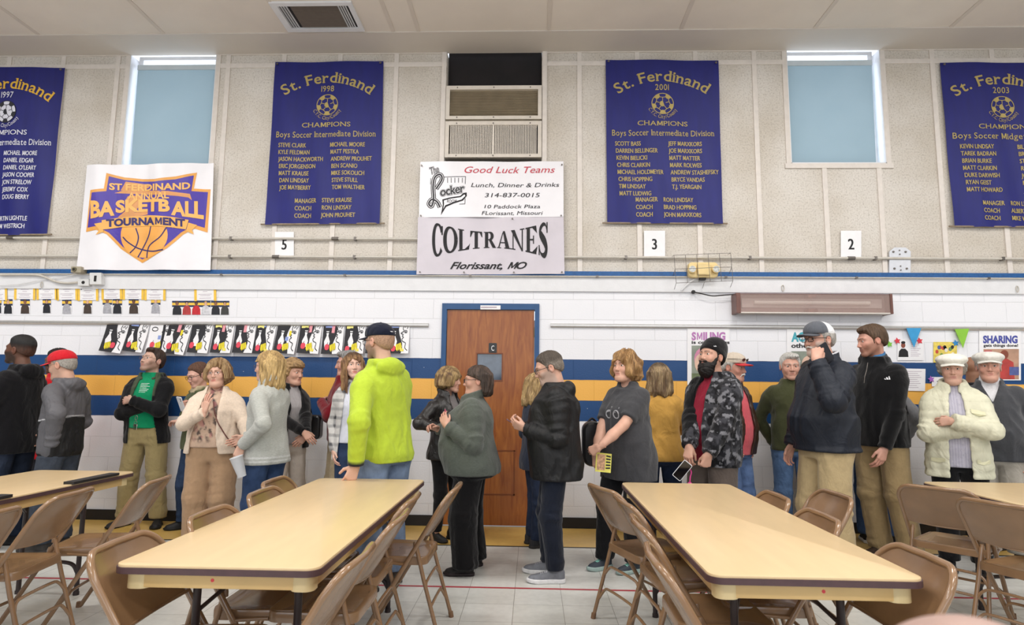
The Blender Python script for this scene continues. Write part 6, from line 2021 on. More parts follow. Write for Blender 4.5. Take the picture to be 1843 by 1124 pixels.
        if h.get('hair'):
            L = h.get('length', 0.14) if h['hair'] == 'long' else 0.1
            lo, hi = (-0.165, -0.135, -L - 0.05), (0.165, 0.175, 0.17)
            V, Q, C = surface(lambda g: hair_under_hat(g, h), lo, hi, 0.0042, lambda g: hair_colour(g, h), relax=0)
            np_mesh('hair', [(s.hw(V), Q, C)], M_hairc if h['hair'] in ('curly', 'buzz', 'crop') else M_hair, s.root)
        if h.get('beard'):
            def bf(g):
                z0 = h.get('beard_len', 0.02)
                b = ell(g, (0, -0.052, -0.088 - z0 * 0.4), (0.062, 0.052 + z0 * 0.4, 0.05 + z0 * 0.7))
                b = smin(b, cap(g, (-0.026, -0.098, -0.048), (0.026, -0.098, -0.048), 0.008), 0.01)
                for q in (-1, 1):
                    b = smin(b, cap(g, (q * 0.070, -0.012, -0.002), (q * 0.056, -0.045, -0.07), 0.010, 0.022), 0.02)
                b = smax(b, -(ell(g, (0, -0.10, -0.030), (0.050, 0.06, 0.0135 + 0.0))), 0.008)
                b = smax(b, -ell(g, (0, -0.118, -0.0612), (0.021, 0.03, 0.0055)), 0.004)
                b = smax(b, g.Y - 0.012, 0.01)
                return b + 0.0025 * np.sin(85 * g.X + 2 * np.sin(90 * g.Z)) * np.sin(100 * g.Z + 60 * g.Y) + 0.0012 * np.sin(190 * g.X + 70 * g.Z)
            V, Q, C = surface(bf, (-0.1, -0.17, -0.2), (0.1, 0.04, 0.03), 0.0035, lambda g: tint(g, h['beard']), relax=0)
            np_mesh('beard', [(s.hw(V), Q, C)], M_hairc, s.root)
        if h.get('moustache'):
            def mf(g):
                m = smin(cap(g, (0, -0.105, -0.0475), (0.021, -0.098, -0.053), 0.0068, 0.006), cap(g, (0, -0.105, -0.0475), (-0.021, -0.098, -0.053), 0.0068, 0.006), 0.004)
                for q in (-1, 1): m = smin(m, cap(g, (q * 0.021, -0.098, -0.053), (q * 0.031, -0.088, -0.071), 0.006, 0.0035), 0.005)
                return m + 0.0008 * np.sin(260 * g.X)
            V, Q, C = surface(mf, (-0.045, -0.125, -0.09), (0.045, -0.07, -0.03), 0.0028, lambda g: tint(g, h['moustache']), relax=0)
            np_mesh('moustache', [(s.hw(V), Q, C)], M_hairc, s.root)
        if h.get('glasses'): s.glasses(h['glasses'])
        return s
    def glasses(s, kind, lift=0.0):
        m = M_wire if kind == 'wire' else M_frame
        r = 0.0011 if kind == 'wire' else 0.0021
        hgt = 0.0135 if kind == 'wire' else 0.0155
        dn = -0.003
        e = MB(); ln = MB()
        pt = lambda p: tuple(s.hw(np.array([p]))[0])
        for sg in (-1, 1):
            o = rrect(0.0115, 0.0555, 0.007 - hgt + dn, 0.007 + hgt + dn, 0.009, 4)
            P = [pt((sg * x, -0.1085 + 0.006 * ((x - 0.02) / 0.035) ** 2, z)) for x, z in o]
            e.tube(P, r * s.hsc, 6, True)
            ln.add(P, [tuple(range(len(P)))])
            e.tube([pt((sg * 0.0555, -0.103, 0.012)), pt((sg * 0.073, -0.09, 0.012)), pt((sg * 0.083, -0.02, 0.012)), pt((sg * 0.085, 0.02, 0.006)), pt((sg * 0.082, 0.035, -0.012))], r * 0.95 * s.hsc, 6)
        e.tube([pt((-0.0115, -0.109, 0.008)), pt((0, -0.1135, 0.0105)), pt((0.0115, -0.109, 0.008))], r * s.hsc, 6)
        g = e.build('spectacles', m, s.root, smooth=True)
        ln.build('lenses', M_glass, g)
    def headwear(s, name, fn, lo, hi, col, m, h=0.004, parent=None):
        V, Q, C = surface(fn, lo, hi, h, col)
        return np_mesh(name, [(s.hw(V), Q, C)], m, parent or s.root)
    def cap_hat(s, crown, brim, back=None, under=None, tilt=0.10, logo=None):
        """baseball cap: crown, curved brim, button"""
        base = lambda g: g.Z - 0.040 - tilt * (-g.Y) - 0.002
        def fc(g):
            c = ell(g, (0, 0.014, 0.046), (0.090, 0.110, 0.092))
            c = smin(c, ell(g, (0, -0.03, 0.07), (0.076, 0.075, 0.062)), 0.03)
            return smax(c, -base(g), 0.006)
        def cc(g):
            C = tint(g, crown)
            if back: C = over(C, np.clip((g.Y - 0.005) / 0.004, 0, 1), back)
            for a in range(6):
                t = PI * a / 6 + 0.0
                C = over(C, 0.3 * step(np.abs(g.X * math.cos(t) - (g.Y - 0.014) * math.sin(t)) - 0.0012, 0.001), tuple(0.5 * v for v in lin(crown)))
            C = over(C, 0.35 * step(np.abs(base(g) - 0.014) - 0.0015, 0.001), tuple(0.5 * v for v in lin(crown)))
            return C
        c = s.headwear('baseball_cap', fc, (-0.11, -0.14, 0.0), (0.11, 0.15, 0.16), cc, M_cloth)
        def fb(g):
            zc = 0.043 + tilt * 0.085 - 3.3 * g.X ** 2 + 0.10 * (g.Y + 0.085) - 0.0
            sh = np.sqrt((g.X / 0.078) ** 2 + ((g.Y + 0.080) / 0.098) ** 2 + 1e-6) - 1
            return smax(smax(np.abs(g.Z - zc) - 0.0038, sh * 0.08, 0.003), g.Y + 0.062 - 3.0 * g.X ** 2, 0.004)
        def cb(g):
            C = tint(g, brim)
            if under:
                zc = 0.043 + tilt * 0.085 - 3.3 * g.X ** 2 + 0.10 * (g.Y + 0.085)
                C = over(C, step(g.Z - zc + 0.002, 0.001), under)
            return C
        s.headwear('brim', fb, (-0.09, -0.19, 0.0), (0.09, -0.02, 0.08), cb, M_cloth, 0.0032, c)
        V, Q, C = surface(lambda g: ell(g, (0, 0.014, 0.138), (0.009, 0.009, 0.005)), (-0.02, -0.01, 0.12), (0.02, 0.04, 0.15), 0.003, lin(crown))
        np_mesh('button', [(s.hw(V), Q, C)], M_cloth, c)
        return c
    def flat_cap(s, col):
        def fc(g):
            c = ell(g, (0, 0.0, 0.083), (0.112, 0.128, 0.050)) - 0.0025 * np.sin(8 * np.arctan2(g.X, g.Y)) * np.clip((np.sqrt(g.X ** 2 + g.Y ** 2) - 0.06) / 0.05, 0, 1)
            band = smax(ell(g, (0, 0.012, 0.04), (0.090, 0.110, 0.09)), np.abs(g.Z - 0.055) - 0.016, 0.006)
            c = smin(c, band, 0.02)
            return smax(c, 0.038 - g.Z + 0.08 * g.Y, 0.006)
        c = s.headwear('flat_cap', fc, (-0.14, -0.15, 0.0), (0.14, 0.15, 0.16), lin(col), M_cloth)
        def fb(g):
            zc = 0.052 - 4.0 * g.X ** 2 + 0.25 * (g.Y + 0.1)
            sh = np.sqrt((g.X / 0.082) ** 2 + ((g.Y + 0.075) / 0.075) ** 2 + 1e-6) - 1
            return smax(smax(np.abs(g.Z - zc) - 0.005, sh * 0.08, 0.003), g.Y + 0.06, 0.004)
        s.headwear('brim', fb, (-0.1, -0.18, 0.0), (0.1, -0.03, 0.09), lin(col), M_cloth, 0.0035, c)
        return c
    def beanie(s, col):
        def fc(g):
            c = ell(g, (0, 0.024, 0.052), (0.093, 0.114, 0.108))
            c = smin(c, ell(g, (0, 0.05, 0.10), (0.07, 0.075, 0.055)), 0.05)
            lip = smax(ell(g, (0, 0.02, 0.04), (0.096, 0.116, 0.11)), np.abs(g.Z - 0.042 - 0.42 * (-g.Y)) - 0.022, 0.006)
            c = smax(smin(c, lip, 0.004), 0.022 + 0.42 * (-g.Y) - g.Z, 0.008)
            return c - 0.0012 * np.sin(60 * np.arctan2(g.X, g.Y - 0.02))
        return s.headwear('beanie', fc, (-0.12, -0.13, -0.08), (0.12, 0.16, 0.18), lin(col), M_knit)
    # ------------------------------------------------ legs, trousers and shoes
    def stance(s, feet, knee=(0, -0.02), toe=(0, 0), hipx=0.088):
        """feet: (x,y) of the ankles, left first"""
        s.legs = []; s.toe = toe
        for i, (fx, fy) in enumerate(feet):
            sg = 1 if i == 0 else -1
            hip = np.array((sg * hipx * s.k * (1 + (s.girth - 1) * 0.85), 0.0, 0.515 * s.H)); an = np.array((fx, fy, 0.075 * s.k))
            kn, _ = ik(hip, an, 0.245 * s.H, 0.22 * s.H, (sg * 0.15 + knee[0], -1, 0))
            s.legs.append((hip, kn, an))
        return s
    def trousers(s, col, m=None, r=(0.098, 0.076, 0.068), top=0.60, end=0.045, wr=0.004, seed=3, fold=0.004, name='trousers', grow=0.0):
        m = m or M_cloth
        k = s.k * (0.45 + 0.55 * s.girth)
        def f(g):
            q = smax(s.torso(g, -0.005 + grow, fold=fold * 0.5, seed=seed), g.Z - top * s.H, 0.02)
            q = smax(q, 0.455 * s.H - g.Z, 0.03)
            legs = None
            for i, L in enumerate(s.legs):
                Lh = float(np.linalg.norm(L[1] - L[0])); Ll = float(np.linalg.norm(L[2] - L[1]))
                end_p = L[2] - np.array((0, 0, 0.03))
                c = chain(g, [L[0], L[1], end_p], [x * k for x in r], 0.03, wr, 0.075, ph=seed + i * 2, zones=((Lh, 0.09), (Lh + Ll - 0.02, 0.10), (0.05, 0.06)))
                c = c - fold * creases(g, seed + i, 0.15, (1, 1, 0.45))
                legs = c if legs is None else smin(legs, c, 0.008)
            q = smin(q, legs, 0.03)
            q = smax(q, g.Z - top * s.H, 0.02)
            return smax(q, end * s.H * 1.0 - g.Z, 0.006)
        P = np.array([p for L in s.legs for p in L])
        lo = (min(P[:, 0].min(), -0.2 * s.girth) - 0.15, P[:, 1].min() - 0.26, end * s.H - 0.03); hi = (max(P[:, 0].max(), 0.2 * s.girth) + 0.15, P[:, 1].max() + 0.22, top * s.H + 0.03)
        if not callable(col):
            base = col
            if m is M_denim:
                def col(g):
                    C = tint(g, base)
                    fade = np.exp(-((g.Z - 0.38 * s.H) / (0.16 * s.H)) ** 2) * np.clip(0.6 + 0.6 * folds(g, 8, 0.2), 0, 1)
                    return over(C, 0.38 * fade, tuple(min(1, v * 1.9 + 0.02) for v in lin(base)))
            else: col = lin(base)
        V, Q, C = surface(f, lo, hi, 0.0095, col)
        s.pants = np_mesh(name, [(V, Q, C)], m, s.root)
        return s
    def shoes(s, upper, sole='#2a2725', style='shoe', lace=None, size=1.0):
        for i, L in enumerate(s.legs):
            a = math.radians(s.toe[i]) if isinstance(s.toe, (list, tuple)) else 0
            R = np.array(Matrix.Rotation(a, 3, 'Z'))
            L_ = 0.265 * size * (0.5 + 0.5 * s.k) * (1 if s.sex == 'm' else 0.9)
            w = 0.046 * size * (1 if s.sex == 'm' else 0.9)
            y0, y1 = 0.065, 0.065 - L_
            def foot_in(g, z):
                # outline in plan: narrower heel and waist
                t = (y0 - g.Y) / L_
                ww = w * np.interp(np.ravel(t), [0, .12, .35, .62, .8, 1.0], [.55, .78, .76, 1.02, .95, .45]).reshape(np.shape(t))
                cx = 0.006 * np.sin(np.clip(t, 0, 1) * PI) * (1 if i else -1)
                return smax(np.abs(g.X - cx) - ww, np.abs(g.Y - (y0 + y1) / 2) - L_ / 2, 0.03)
            def fu(g):
                t = np.clip((y0 - g.Y) / L_, 0, 1)
                ht = np.interp(np.ravel(t), [0, .1, .3, .45, .7, 0.9, 1.0], [.085, .092, .095, .078, .058, .048, .035]).reshape(np.shape(t)) * size
                hh = ht * (1 - 0.55 * np.clip(np.abs(g.X) / w, 0, 1) ** 3)
                q = smax(smax(foot_in(g, 0) + 0.002, g.Z - hh, 0.025), 0.012 - g.Z, 0.004)
                return smin(q, cap(g, (0, 0.01, 0.06), (0, 0.012, 0.10), 0.036), 0.015)
            def fs(g):
                t = (y0 - g.Y) / L_
                up = 0.024 + 0.012 * np.clip(t - 0.8, 0, 1) * 2 + (0.006 if style == 'sneaker' else 0)
                spring = 0.05 * np.clip(t - 0.78, 0, 1) ** 1.3
                return smax(smax(foot_in(g, 0) - 0.004, g.Z - up, 0.005), spring - g.Z + 0.001, 0.003)
            def cu(g):
                C = tint(g, upper)
                if lace:
                    t = (y0 - g.Y) / L_
                    band = (np.abs(g.X) < 0.02) & (t > 0.36) & (t < 0.66) & (np.sin(t * 120) > 0.2)
                    C = over(C, band & (g.Z > 0.04), lace)
                return C
            base = np.array((L[2][0], L[2][1], 0.0))
            ex = ((-0.075, -0.235 * size, -0.004), (0.075, 0.085, 0.125))
            V, Q, C = surface(fu, *ex, 0.0055, cu)
            sh = np_mesh('shoe', [(V @ R.T + base, Q, C)], M_shoe, s.root)
            V, Q, C = surface(fs, *ex, 0.0055, lin(sole))
            np_mesh('sole', [(V @ R.T + base, Q, C)], M_shoe, sh)
        return s
    # ------------------------------------------------ tops
    def top(s, name, col, m=None, hem=0.45, grow=0.012, sleeve=(0.062, 0.054, 0.045), cuff=1.0, fold=0.006, wr=0.0055, wl=0.07, seed=1, fs=0.11, st=(1, 1, 0.45), prof=None,
            open=None, thick=0.016, scoop=None, neck=0.862, collar=None, hood=None, band=0.0, hres=0.0088, arms=('L', 'R'), extra=None, n=2.35, k_arm=0.05):
        """garment over torso and arms as one surface; open: rows (height fraction, left edge x, right edge x) of a front opening"""
        m = m or M_cloth
        H = s.H
        def f(g):
            q = s.torso(g, grow, n, fold=fold, seed=seed, fs=fs, st=st, prof=prof)
            if band: q = q + band * np.exp(-((g.Z - hem * H - 0.01) / 0.022) ** 2)
            q = smax(q, g.Z - neck * H, 0.012)
            if scoop: q = smax(q, -ell(g, (s.axis(s.zs)[0] + scoop[0], s.axis(s.zs)[1] - scoop[1], scoop[2] * H), scoop[3]), 0.008)
            if open:
                q = smax(q, -(q + thick), 0.006)
                zz = np.ravel(g.Z)
                cx, cy = s.axis(g.Z)
                xl = np.interp(zz, [r_[0] * H for r_ in open], [r_[1] for r_ in open]).reshape(g.Z.shape) + cx
                xr = np.interp(zz, [r_[0] * H for r_ in open], [r_[2] for r_ in open]).reshape(g.Z.shape) + cx
                wdg = smax(smax(g.X - xr, xl - g.X, 0.004), g.Y - cy - 0.01, 0.004)
                q = smax(q, -wdg, 0.006)
            q = smax(q, hem * H - g.Z, 0.006)
            for sd in arms:
                a = s.arms[sd]
                La = float(np.linalg.norm(a['el'] - a['sh'])); Lb = float(np.linalg.norm(a['wr'] - a['el']))
                r0, r1, r2 = [x * s.k * (0.55 + 0.45 * s.girth) for x in sleeve]
                top_p = a['sh'] + np.array((-0.018 if sd == 'L' else 0.018, 0, 0.0))
                if cuff >= 1:
                    pts = [top_p, a['sh'] * 0.8 + a['el'] * 0.2, a['el'], a['wr'] + a['fd'] * 0.012 * cuff]
                    rad = [r0, r0, r1, r2]
                elif cuff > 0.5:
                    e = a['el'] + (a['wr'] - a['el']) * (cuff - 0.5) * 2
                    pts = [top_p, a['sh'] * 0.8 + a['el'] * 0.2, a['el'], e]; rad = [r0, r0, r1, r1 + (r2 - r1) * (cuff - 0.5) * 2]
                else:
                    e = a['sh'] + (a['el'] - a['sh']) * cuff * 2
                    pts = [top_p, e]; rad = [r0, r0 * 1.02]
                c = chain(g, pts, rad, 0.03, wr, wl, ph=seed * 1.7 + (0 if sd == 'L' else 2), zones=((La, 0.085), (La + Lb - 0.03, 0.06), (0.03, 0.05)) if cuff > 0.5 else ((0.1, 0.05),))
                endp = pts[-1]; dv = (pts[-1] - pts[-2]) / np.linalg.norm(pts[-1] - pts[-2])
                pl_ = (g.X - endp[0]) * dv[0] + (g.Y - endp[1]) * dv[1] + (g.Z - endp[2]) * dv[2]
                c = smax(c, pl_, 0.004)
                # loose blend at the shoulder, tight elsewhere
                up = cap(g, top_p, a['sh'] * 0.55 + a['el'] * 0.45, r0, r0)
                q = smin(q, smax(c, up - 0.01, 0.01), k_arm) if True else q
                q = smin(q, c, 0.010)
            if collar:
                cx, cy = s.axis(0.86 * H)
                zc, rr, hh, tk = collar[:4]; tilt = collar[4] if len(collar) > 4 else 0.35
                gap = collar[5] if len(collar) > 5 else 0.0
                xx, yy = g.X - cx, g.Y - cy - 0.005
                rad = np.sqrt((xx / 1.0) ** 2 + (yy / 1.02) ** 2)
                zt_ = zc * H + tilt * yy
                ring = smax(np.abs(rad - rr + 0.12 * (g.Z - zt_)) - tk, np.abs(g.Z - zt_) - hh, 0.006)
                if gap: ring = smax(ring, -smax(np.abs(xx) - gap - 0.3 * np.clip(g.Z - zt_, -0.05, 0.1), yy, 0.01), 0.006)
                q = smin(q, ring, 0.014)
            if hood:
                cx, cy = s.axis(0.85 * H)
                b = hood
                hd = ell(g, (cx, cy + 0.088 * b, 0.828 * H), (0.108 * b, 0.052 * b, 0.060 * b))
                for sg in (-1, 1):
                    hd = smin(hd, cap(g, (cx + sg * 0.080 * b, cy + 0.055, 0.846 * H), (cx + sg * 0.055, cy - 0.072, 0.825 * H), 0.025 * b, 0.013 * b), 0.02)
                hd = smax(hd, -ell(g, (cx, cy + 0.01, 0.895 * H), (0.072, 0.082, 0.075)), 0.012)
                hd = hd - 0.004 * folds(g, seed + 5, 0.06)
                q = smin(q, hd, 0.012)
            if extra: q = extra(g, q)
            return q
        A = [s.arms[d][k] for d in arms for k in ('sh', 'el', 'wr')]
        wmax = s.K[:, 1].max() + 0.07 + grow + (max(p[1] for p in prof) if prof else 0); dmax = max(s.K[:, 2].max(), s.K[:, 3].max()) + 0.07 + grow + (max(p[2] if len(p) > 2 else p[1] for p in prof) if prof else 0)
        ax, ay = s.axis(s.zs)
        P = np.array(A + [(-wmax + min(0, ax), -dmax + min(0, ay), hem * H), (wmax + max(0, ax), dmax + max(0, ay) + (0.07 if hood else 0), 0.90 * H)])
        lo, hi = P.min(0) - 0.12, P.max(0) + 0.12
        lo[2] = max(lo[2], min(hem * H - 0.03, min([a[2] for a in A], default=9) - 0.1))
        s.topf = f
        V, Q, C = surface(f, tuple(lo), tuple(hi), hres, col if callable(col) else lin(col))
        o = np_mesh(name, [(V, Q, C)], m, s.root)
        return o
    def inner(s, name, col, m=None, hem=0.5, grow=-0.010, neck=0.862, scoop=None, fold=0.003, seed=4, collar=None):
        return s.top(name, col, m, hem, grow, fold=fold, seed=seed, neck=neck, scoop=scoop, arms=(), collar=collar)
    def front(s, x, z, fn=None, y0=-0.6, side=-1):
        """depth of the garment's surface at x, z seen from the front"""
        fn = fn or s.topf
        ys = np.linspace(y0, 0.1, 240) * (-side if side > 0 else 1)
        g = Grid(np.full(240, x, F32), ys.astype(F32), np.full(240, z, F32))
        v = fn(g)
        i = np.argmax(v < 0)
        return float(ys[i]) if v[i] < 0 else None
    def patch(s, name, polys, m, parent, lift=0.004, side=-1):
        """flat print that follows the front (or back) of the garment: list of outlines in x,z"""
        mb = MB()
        for p in polys:
            vs = []
            for x, z in p:
                y = s.front(x, z, side=side)
                if y is None: break
                vs.append((x, y + lift * side, z))
            else: mb.add(vs, [tuple(range(len(vs)))])
        return mb.build(name, m, parent) if mb.v else None
    def line(s, name, pts, r, m, parent, side=-1, lift=0.0):
        vs = []
        for x, z in pts:
            y = s.front(x, z, side=side)
            if y is not None: vs.append((x, y + lift * side, z))
        return MB().tube(vs, r, 6).build(name, m, parent, smooth=True) if len(vs) > 1 else None
    def at(s, px, py, y):
        """point of the photograph on the upright plane at depth y, in the person's own frame"""
        x, z = W(px, py, y)
        v = Matrix.Rotation(-s.root.rotation_euler.z, 3, 'Z') @ (Vector((x, y, z)) - Vector(s.root.location))
        return np.array(v)
    def dirl(s, dx, dy, dz):
        return np.array(Matrix.Rotation(-s.root.rotation_euler.z, 3, 'Z') @ Vector((dx, dy, dz)))
    def world(s, p):
        return s.root.matrix_basis @ Vector(p)
# ================================================================== the people in the line, left to right
def hold(name, label, cat, P, pts_local, build):
    """a thing held by a person, standing in world space"""
def headmark(P, name, polys, col, parent):
    mb = MB()
    for p in polys:
        mb.add([tuple(P.hw(np.array([q]))[0]) for q in p], [tuple(range(len(p)))])
    return mb.build(name, mat('mark_' + col[1:], col, 0.6, 0.05, 40), parent)
def phone(label, P, at, up, face, col='#1b1b1f', back=None):
    """slab phone: at (person frame), long axis up, screen normal face"""
    M = Matrix.Translation(P.root.location) @ Matrix.Rotation(P.root.rotation_euler.z, 4, 'Z')
    u = Vector(up).normalized(); n = Vector(face); n = (n - u * n.dot(u)).normalized(); sd = u.cross(n)
    B = Matrix(((sd.x, n.x, u.x), (sd.y, n.y, u.y), (sd.z, n.z, u.z))).to_4x4()
    t = thing('mobile_phone', label, 'phone')
    t.matrix_world = M @ Matrix.Translation(Vector(at)) @ B
    MB().prism(rrect(-0.036, 0.036, -0.073, 0.073, 0.010), -0.004, 0.004).build('case', mat('phone_' + (back or col)[1:], back or col, 0.35, 0.05, 30), t, bevel=0.0015)
    MB().prism(rrect(-0.032, 0.032, -0.068, 0.068, 0.007), 0.0035, 0.0046).build('screen', mat('phone_screen', '#0d0d12', 0.08, 0.05, 30, spec=0.8), t)
    c = MB()
    for x, z in ((-0.02, 0.055), (-0.02, 0.037)): c.lathe([(0.006, -0.0055), (0.006, -0.004)], 10, 'y', (x, 0, z))
    c.build('camera_lens', M_black, t)
    return t
def crossed(P, zf=0.685, out=0.205, spread=0.12, tuck=True):
    H = P.H
    cx, cy = P.axis(zf * H)
    P.arm('L', (cx - spread, cy - out + 0.01, (zf + 0.012) * H), (1, 0.1, -0.55), hand='relaxed', d=(-1, 0.45, -0.05), n=(-0.3, -1, 0.3))
    P.arm('R', (cx + spread + 0.02, cy - out + 0.065, (zf - 0.02) * H), (-1, 0.1, -0.55), hand='fist', d=(1, 0.6, 0.2), n=(0.2, -1, 0.3))

# 1 man in the black hoodie at the left edge
P = Person('man in black hoodie with short black hair at the left edge of the picture', -4.325, -1.12, -90, 1.735, skin='#6f4632', girth=1.06, depth=0.92, belly=0.02)
P.stance([(0.10, -0.02), (-0.10, 0.03)])
P.arm('L', (0.13, -0.24, 0.95), (1, 1, 0), hand='relaxed', n=(1, 0, 0)); P.arm('R', (-0.13, -0.24, 0.95), (-1, 1, 0), hand='relaxed', n=(-1, 0, 0))
P.head(yaw=2, pitch=-6, hair='fade', hair_col='#12100f', stubble=0.75, beard_col='#1d1512', jaw=1.05, nose=1.15, lips='#6f3c34', brow='#15100e', lip_w=0.5, fwd=0.045)
P.build_body()
P.trousers('#1c2434', M_denim, top=0.47); P.shoes('#222226', '#17171a')
P.top('hooded_sweatshirt', '#121114', M_cloth, hem=0.44, hood=1.1, fold=0.005, seed=2, grow=0.018)


# 2 person in red behind him
P = Person('person in red top behind the red baseball cap with short dark hair', -4.52, -0.45, -88, 1.665, skin='#7a5040')
P.stance([(0.08, -0.02), (-0.08, 0.06)])
P.arm('L', (0.16, -0.20, 0.92), (1, 1, 0)); P.arm('R', (-0.16, -0.2, 0.92), (-1, 1, 0))
P.head(yaw=0, pitch=4, hair='crop', hair_col='#1d1614', stubble=0.4, brow='#15100e')
P.build_body()
P.trousers('#26262c', top=0.42); P.shoes('#2a2a30', '#d8d8d8', 'sneaker')
P.top('sweatshirt', '#bf1722', M_cloth, hem=0.39, seed=4, grow=0.02, fold=0.006)

# 3 man in the red cap
P = Person('man in red cap and two-tone grey and black jacket facing left', -3.90, -1.15, -92, 1.605, skin='#d6a48b', girth=1.02, depth=0.84, belly=0.02, hunch=0.04)
P.stance([(0.11, 0.0), (-0.11, 0.0)])
P.arm('L', P.at(92, 800, -1.42), (0.8, 1, -0.3), hand=None, n=(1, 0, 0)); P.arm('R', (-0.16, -0.22, 0.90), (-1, 1, 0))
P.head(yaw=3, pitch=12, hair='buzz', hair_col='#9a948c', hat=(0.052, 0.02), age=1.5, stubble=0.15, beard_col='#9a9590', nose=1.15, jowl=0.8, brow='#6d6058', fwd=0.06, glasses='wire')
P.build_body()
P.trousers('#343a44', M_denim, top=0.475, r=(0.105, 0.086, 0.078)); P.shoes('#2a2725')
def two_tone(g):
    C = tint(g, '#5b5a5e')
    zl = 0.655 * 1.605 + 0.06 * np.sin(3 * g.Y) 
    lowz = g.Z - zl
    body = np.abs(g.X) < 0.205
    dark = step(lowz, 0.003) * body * ((np.abs(g.X) < 0.175) | (g.Y > 0.06))
    C = over(C, dark, '#141416')
    C = over(C, step(np.abs(lowz) - 0.004, 0.002) * body, '#c9c9cc')
    return over(C, step(P.H * 0.487 - 0.0 - g.Z + 0.0, 0.004) * 0, '#141416')
P.top('windbreaker', two_tone, M_nylon, hem=0.465, hood=1.0, fold=0.006, seed=7, grow=0.022, band=0.008, sleeve=(0.07, 0.066, 0.05), wr=0.008)
c = P.cap_hat('#c81f2b', '#c81f2b', under='#1d1a1a', tilt=0.02)
headmark(P, 'cap_lettering', [[(0.058 + 0.018 * math.cos(a) * 0, -0.062 - 0.012 * k, 0.083 - 0.004 * k), (0.064, -0.056 - 0.012 * k, 0.074 - 0.004 * k), (0.062, -0.061 - 0.012 * k, 0.073 - 0.004 * k), (0.056, -0.067 - 0.012 * k, 0.082 - 0.004 * k)] for k, a in ((0, 0), (1, 0))], '#f0e4e2', c)

# 4 man leaning on the wall with folded arms
P = Person('man in green shirt and open black jacket, arms folded, leaning on the wall', -3.735, -0.245, 4, 1.69, skin='#dcb09a', lean=(-0.02, 0.03), sway=-0.02)
P.stance([(0.17, 0.0), (-0.16, 0.02)], toe=(18, -18))
crossed(P, 0.69, 0.205, 0.04)
P.head(yaw=-22, pitch=-14, hair='short', hair_col='#3a2921', stubble=0.45, beard_col='#5a4034', glasses='wire', recede=0.012, brow='#3a2921', fwd=0.02, jaw=0.95)
P.build_body()
P.trousers('#98885f', top=0.58, r=(0.105, 0.085, 0.08), fold=0.006, wr=0.006); P.shoes('#1b1a1b', '#121212')
sh = P.inner('shirt', '#0f8a5c', M_cloth, hem=0.545, grow=0.012, fold=0.005)
st = P.topf
pr = []
for k in range(7):
    w = (0.05, 0.035, 0.06, 0.03, 0.055, 0.045, 0.03)[k]
    pr.append([(-0.06, 1.345 - 0.014 * k), (-0.06 + w + 0.03, 1.345 - 0.014 * k), (-0.06 + w + 0.03, 1.350 - 0.014 * k), (-0.06, 1.350 - 0.014 * k)])
P.patch('shirt_lettering', pr, mat('shirt_print', '#c5dfd2', 0.8, 0.1, 60), sh, 0.003)
def j4(g):
    C = tint(g, '#141416')
    cx, cy = P.axis(0.85 * P.H)
    lin_ = step(np.sqrt((g.X - cx) ** 2 + (g.Y - cy) ** 2) - 0.105, 0.01) * (g.Z > 0.80 * P.H)
    edge = step(np.abs(g.X - cx) - 0.115 - 0.1 * np.clip(0.75 - g.Z / P.H, 0, 1), 0.006) * (g.Y < cy - 0.03) * (g.Z > 0.73 * P.H)
    return over(over(C, lin_, '#4a5440'), edge * 0.9, '#4a5440')
P.top('jacket', j4, M_cloth, hem=0.46, open=[(0.44, -0.13, 0.155), (0.62, -0.10, 0.12), (0.80, -0.07, 0.085), (0.87, -0.06, 0.065)], grow=0.032, thick=0.016, hood=1.05, seed=11, sleeve=(0.068, 0.062, 0.05))
k_ = thing('key_ring', 'metal keys on a clip hanging from the belt of the man in green', 'keys')
w = Vector((W(240, 752, -0.46)[0], -0.415, W(240, 752, -0.46)[1]))
MB().tube([w + Vector((0.012 * math.cos(a), 0, 0.022 * math.sin(a))) for a in np.linspace(0, 6.28, 16)[:-1]], 0.0028, 6, True).build('clip', M_screw, k_)
MB().tube([w + Vector((0.014 * math.cos(a), -0.004, -0.045 + 0.014 * math.sin(a))) for a in np.linspace(0, 6.28, 14)[:-1]], 0.002, 6, True).build('ring', M_screw, k_)
for q in range(3):
    b = w + Vector((-0.015 + 0.014 * q, -0.004, -0.06))
    MB().prism([(b.x - 0.008, b.z), (b.x + 0.008, b.z), (b.x + 0.007, b.z - 0.018), (b.x + 0.003, b.z - 0.02), (b.x + 0.003, b.z - 0.05), (b.x - 0.003, b.z - 0.05), (b.x - 0.003, b.z - 0.02)], b.y - 0.0015, b.y + 0.0015).build('key', [M_screw, M_black, M_alu][q], k_)

# 5 woman in olive behind
P = Person('woman in olive jacket with dark glasses looking down at her phone', -3.17, -0.36, -32, 1.545, 'f', skin='#e0ac98', hunch=0.05)
P.stance([(0.10, 0.0), (-0.10, -0.03)], toe=(10, -20))
P.arm('R', P.at(333, 745, -0.62), (-0.9, 0.5, -0.6), hand='hold', d=P.dirl(-0.2, -0.2, 0.9), n=P.dirl(-0.5, -0.8, -0.1)); P.arm('L', (0.02, -0.20, 1.0), (1, 0.6, -0.4), hand='relaxed', d=(-1, 0, 0))
P.head(yaw=0, pitch=22, hair='crop', hair_col='#5b3f30', glasses='frame', fwd=0.05, lips='#b56a62', flush=0.4)
P.build_body()
P.trousers('#26364f', M_denim, top=0.50, r=(0.1, 0.078, 0.07)); P.shoes('#151415', '#111111')
def j5(g):
    C = tint(g, '#4f5539')
    cx, cy = P.axis(0.85 * P.H)
    return over(C, step(np.sqrt((g.X - cx) ** 2 + (g.Y - cy) ** 2) - 0.085, 0.008) * (g.Z > 0.82 * P.H), '#b9a98a')
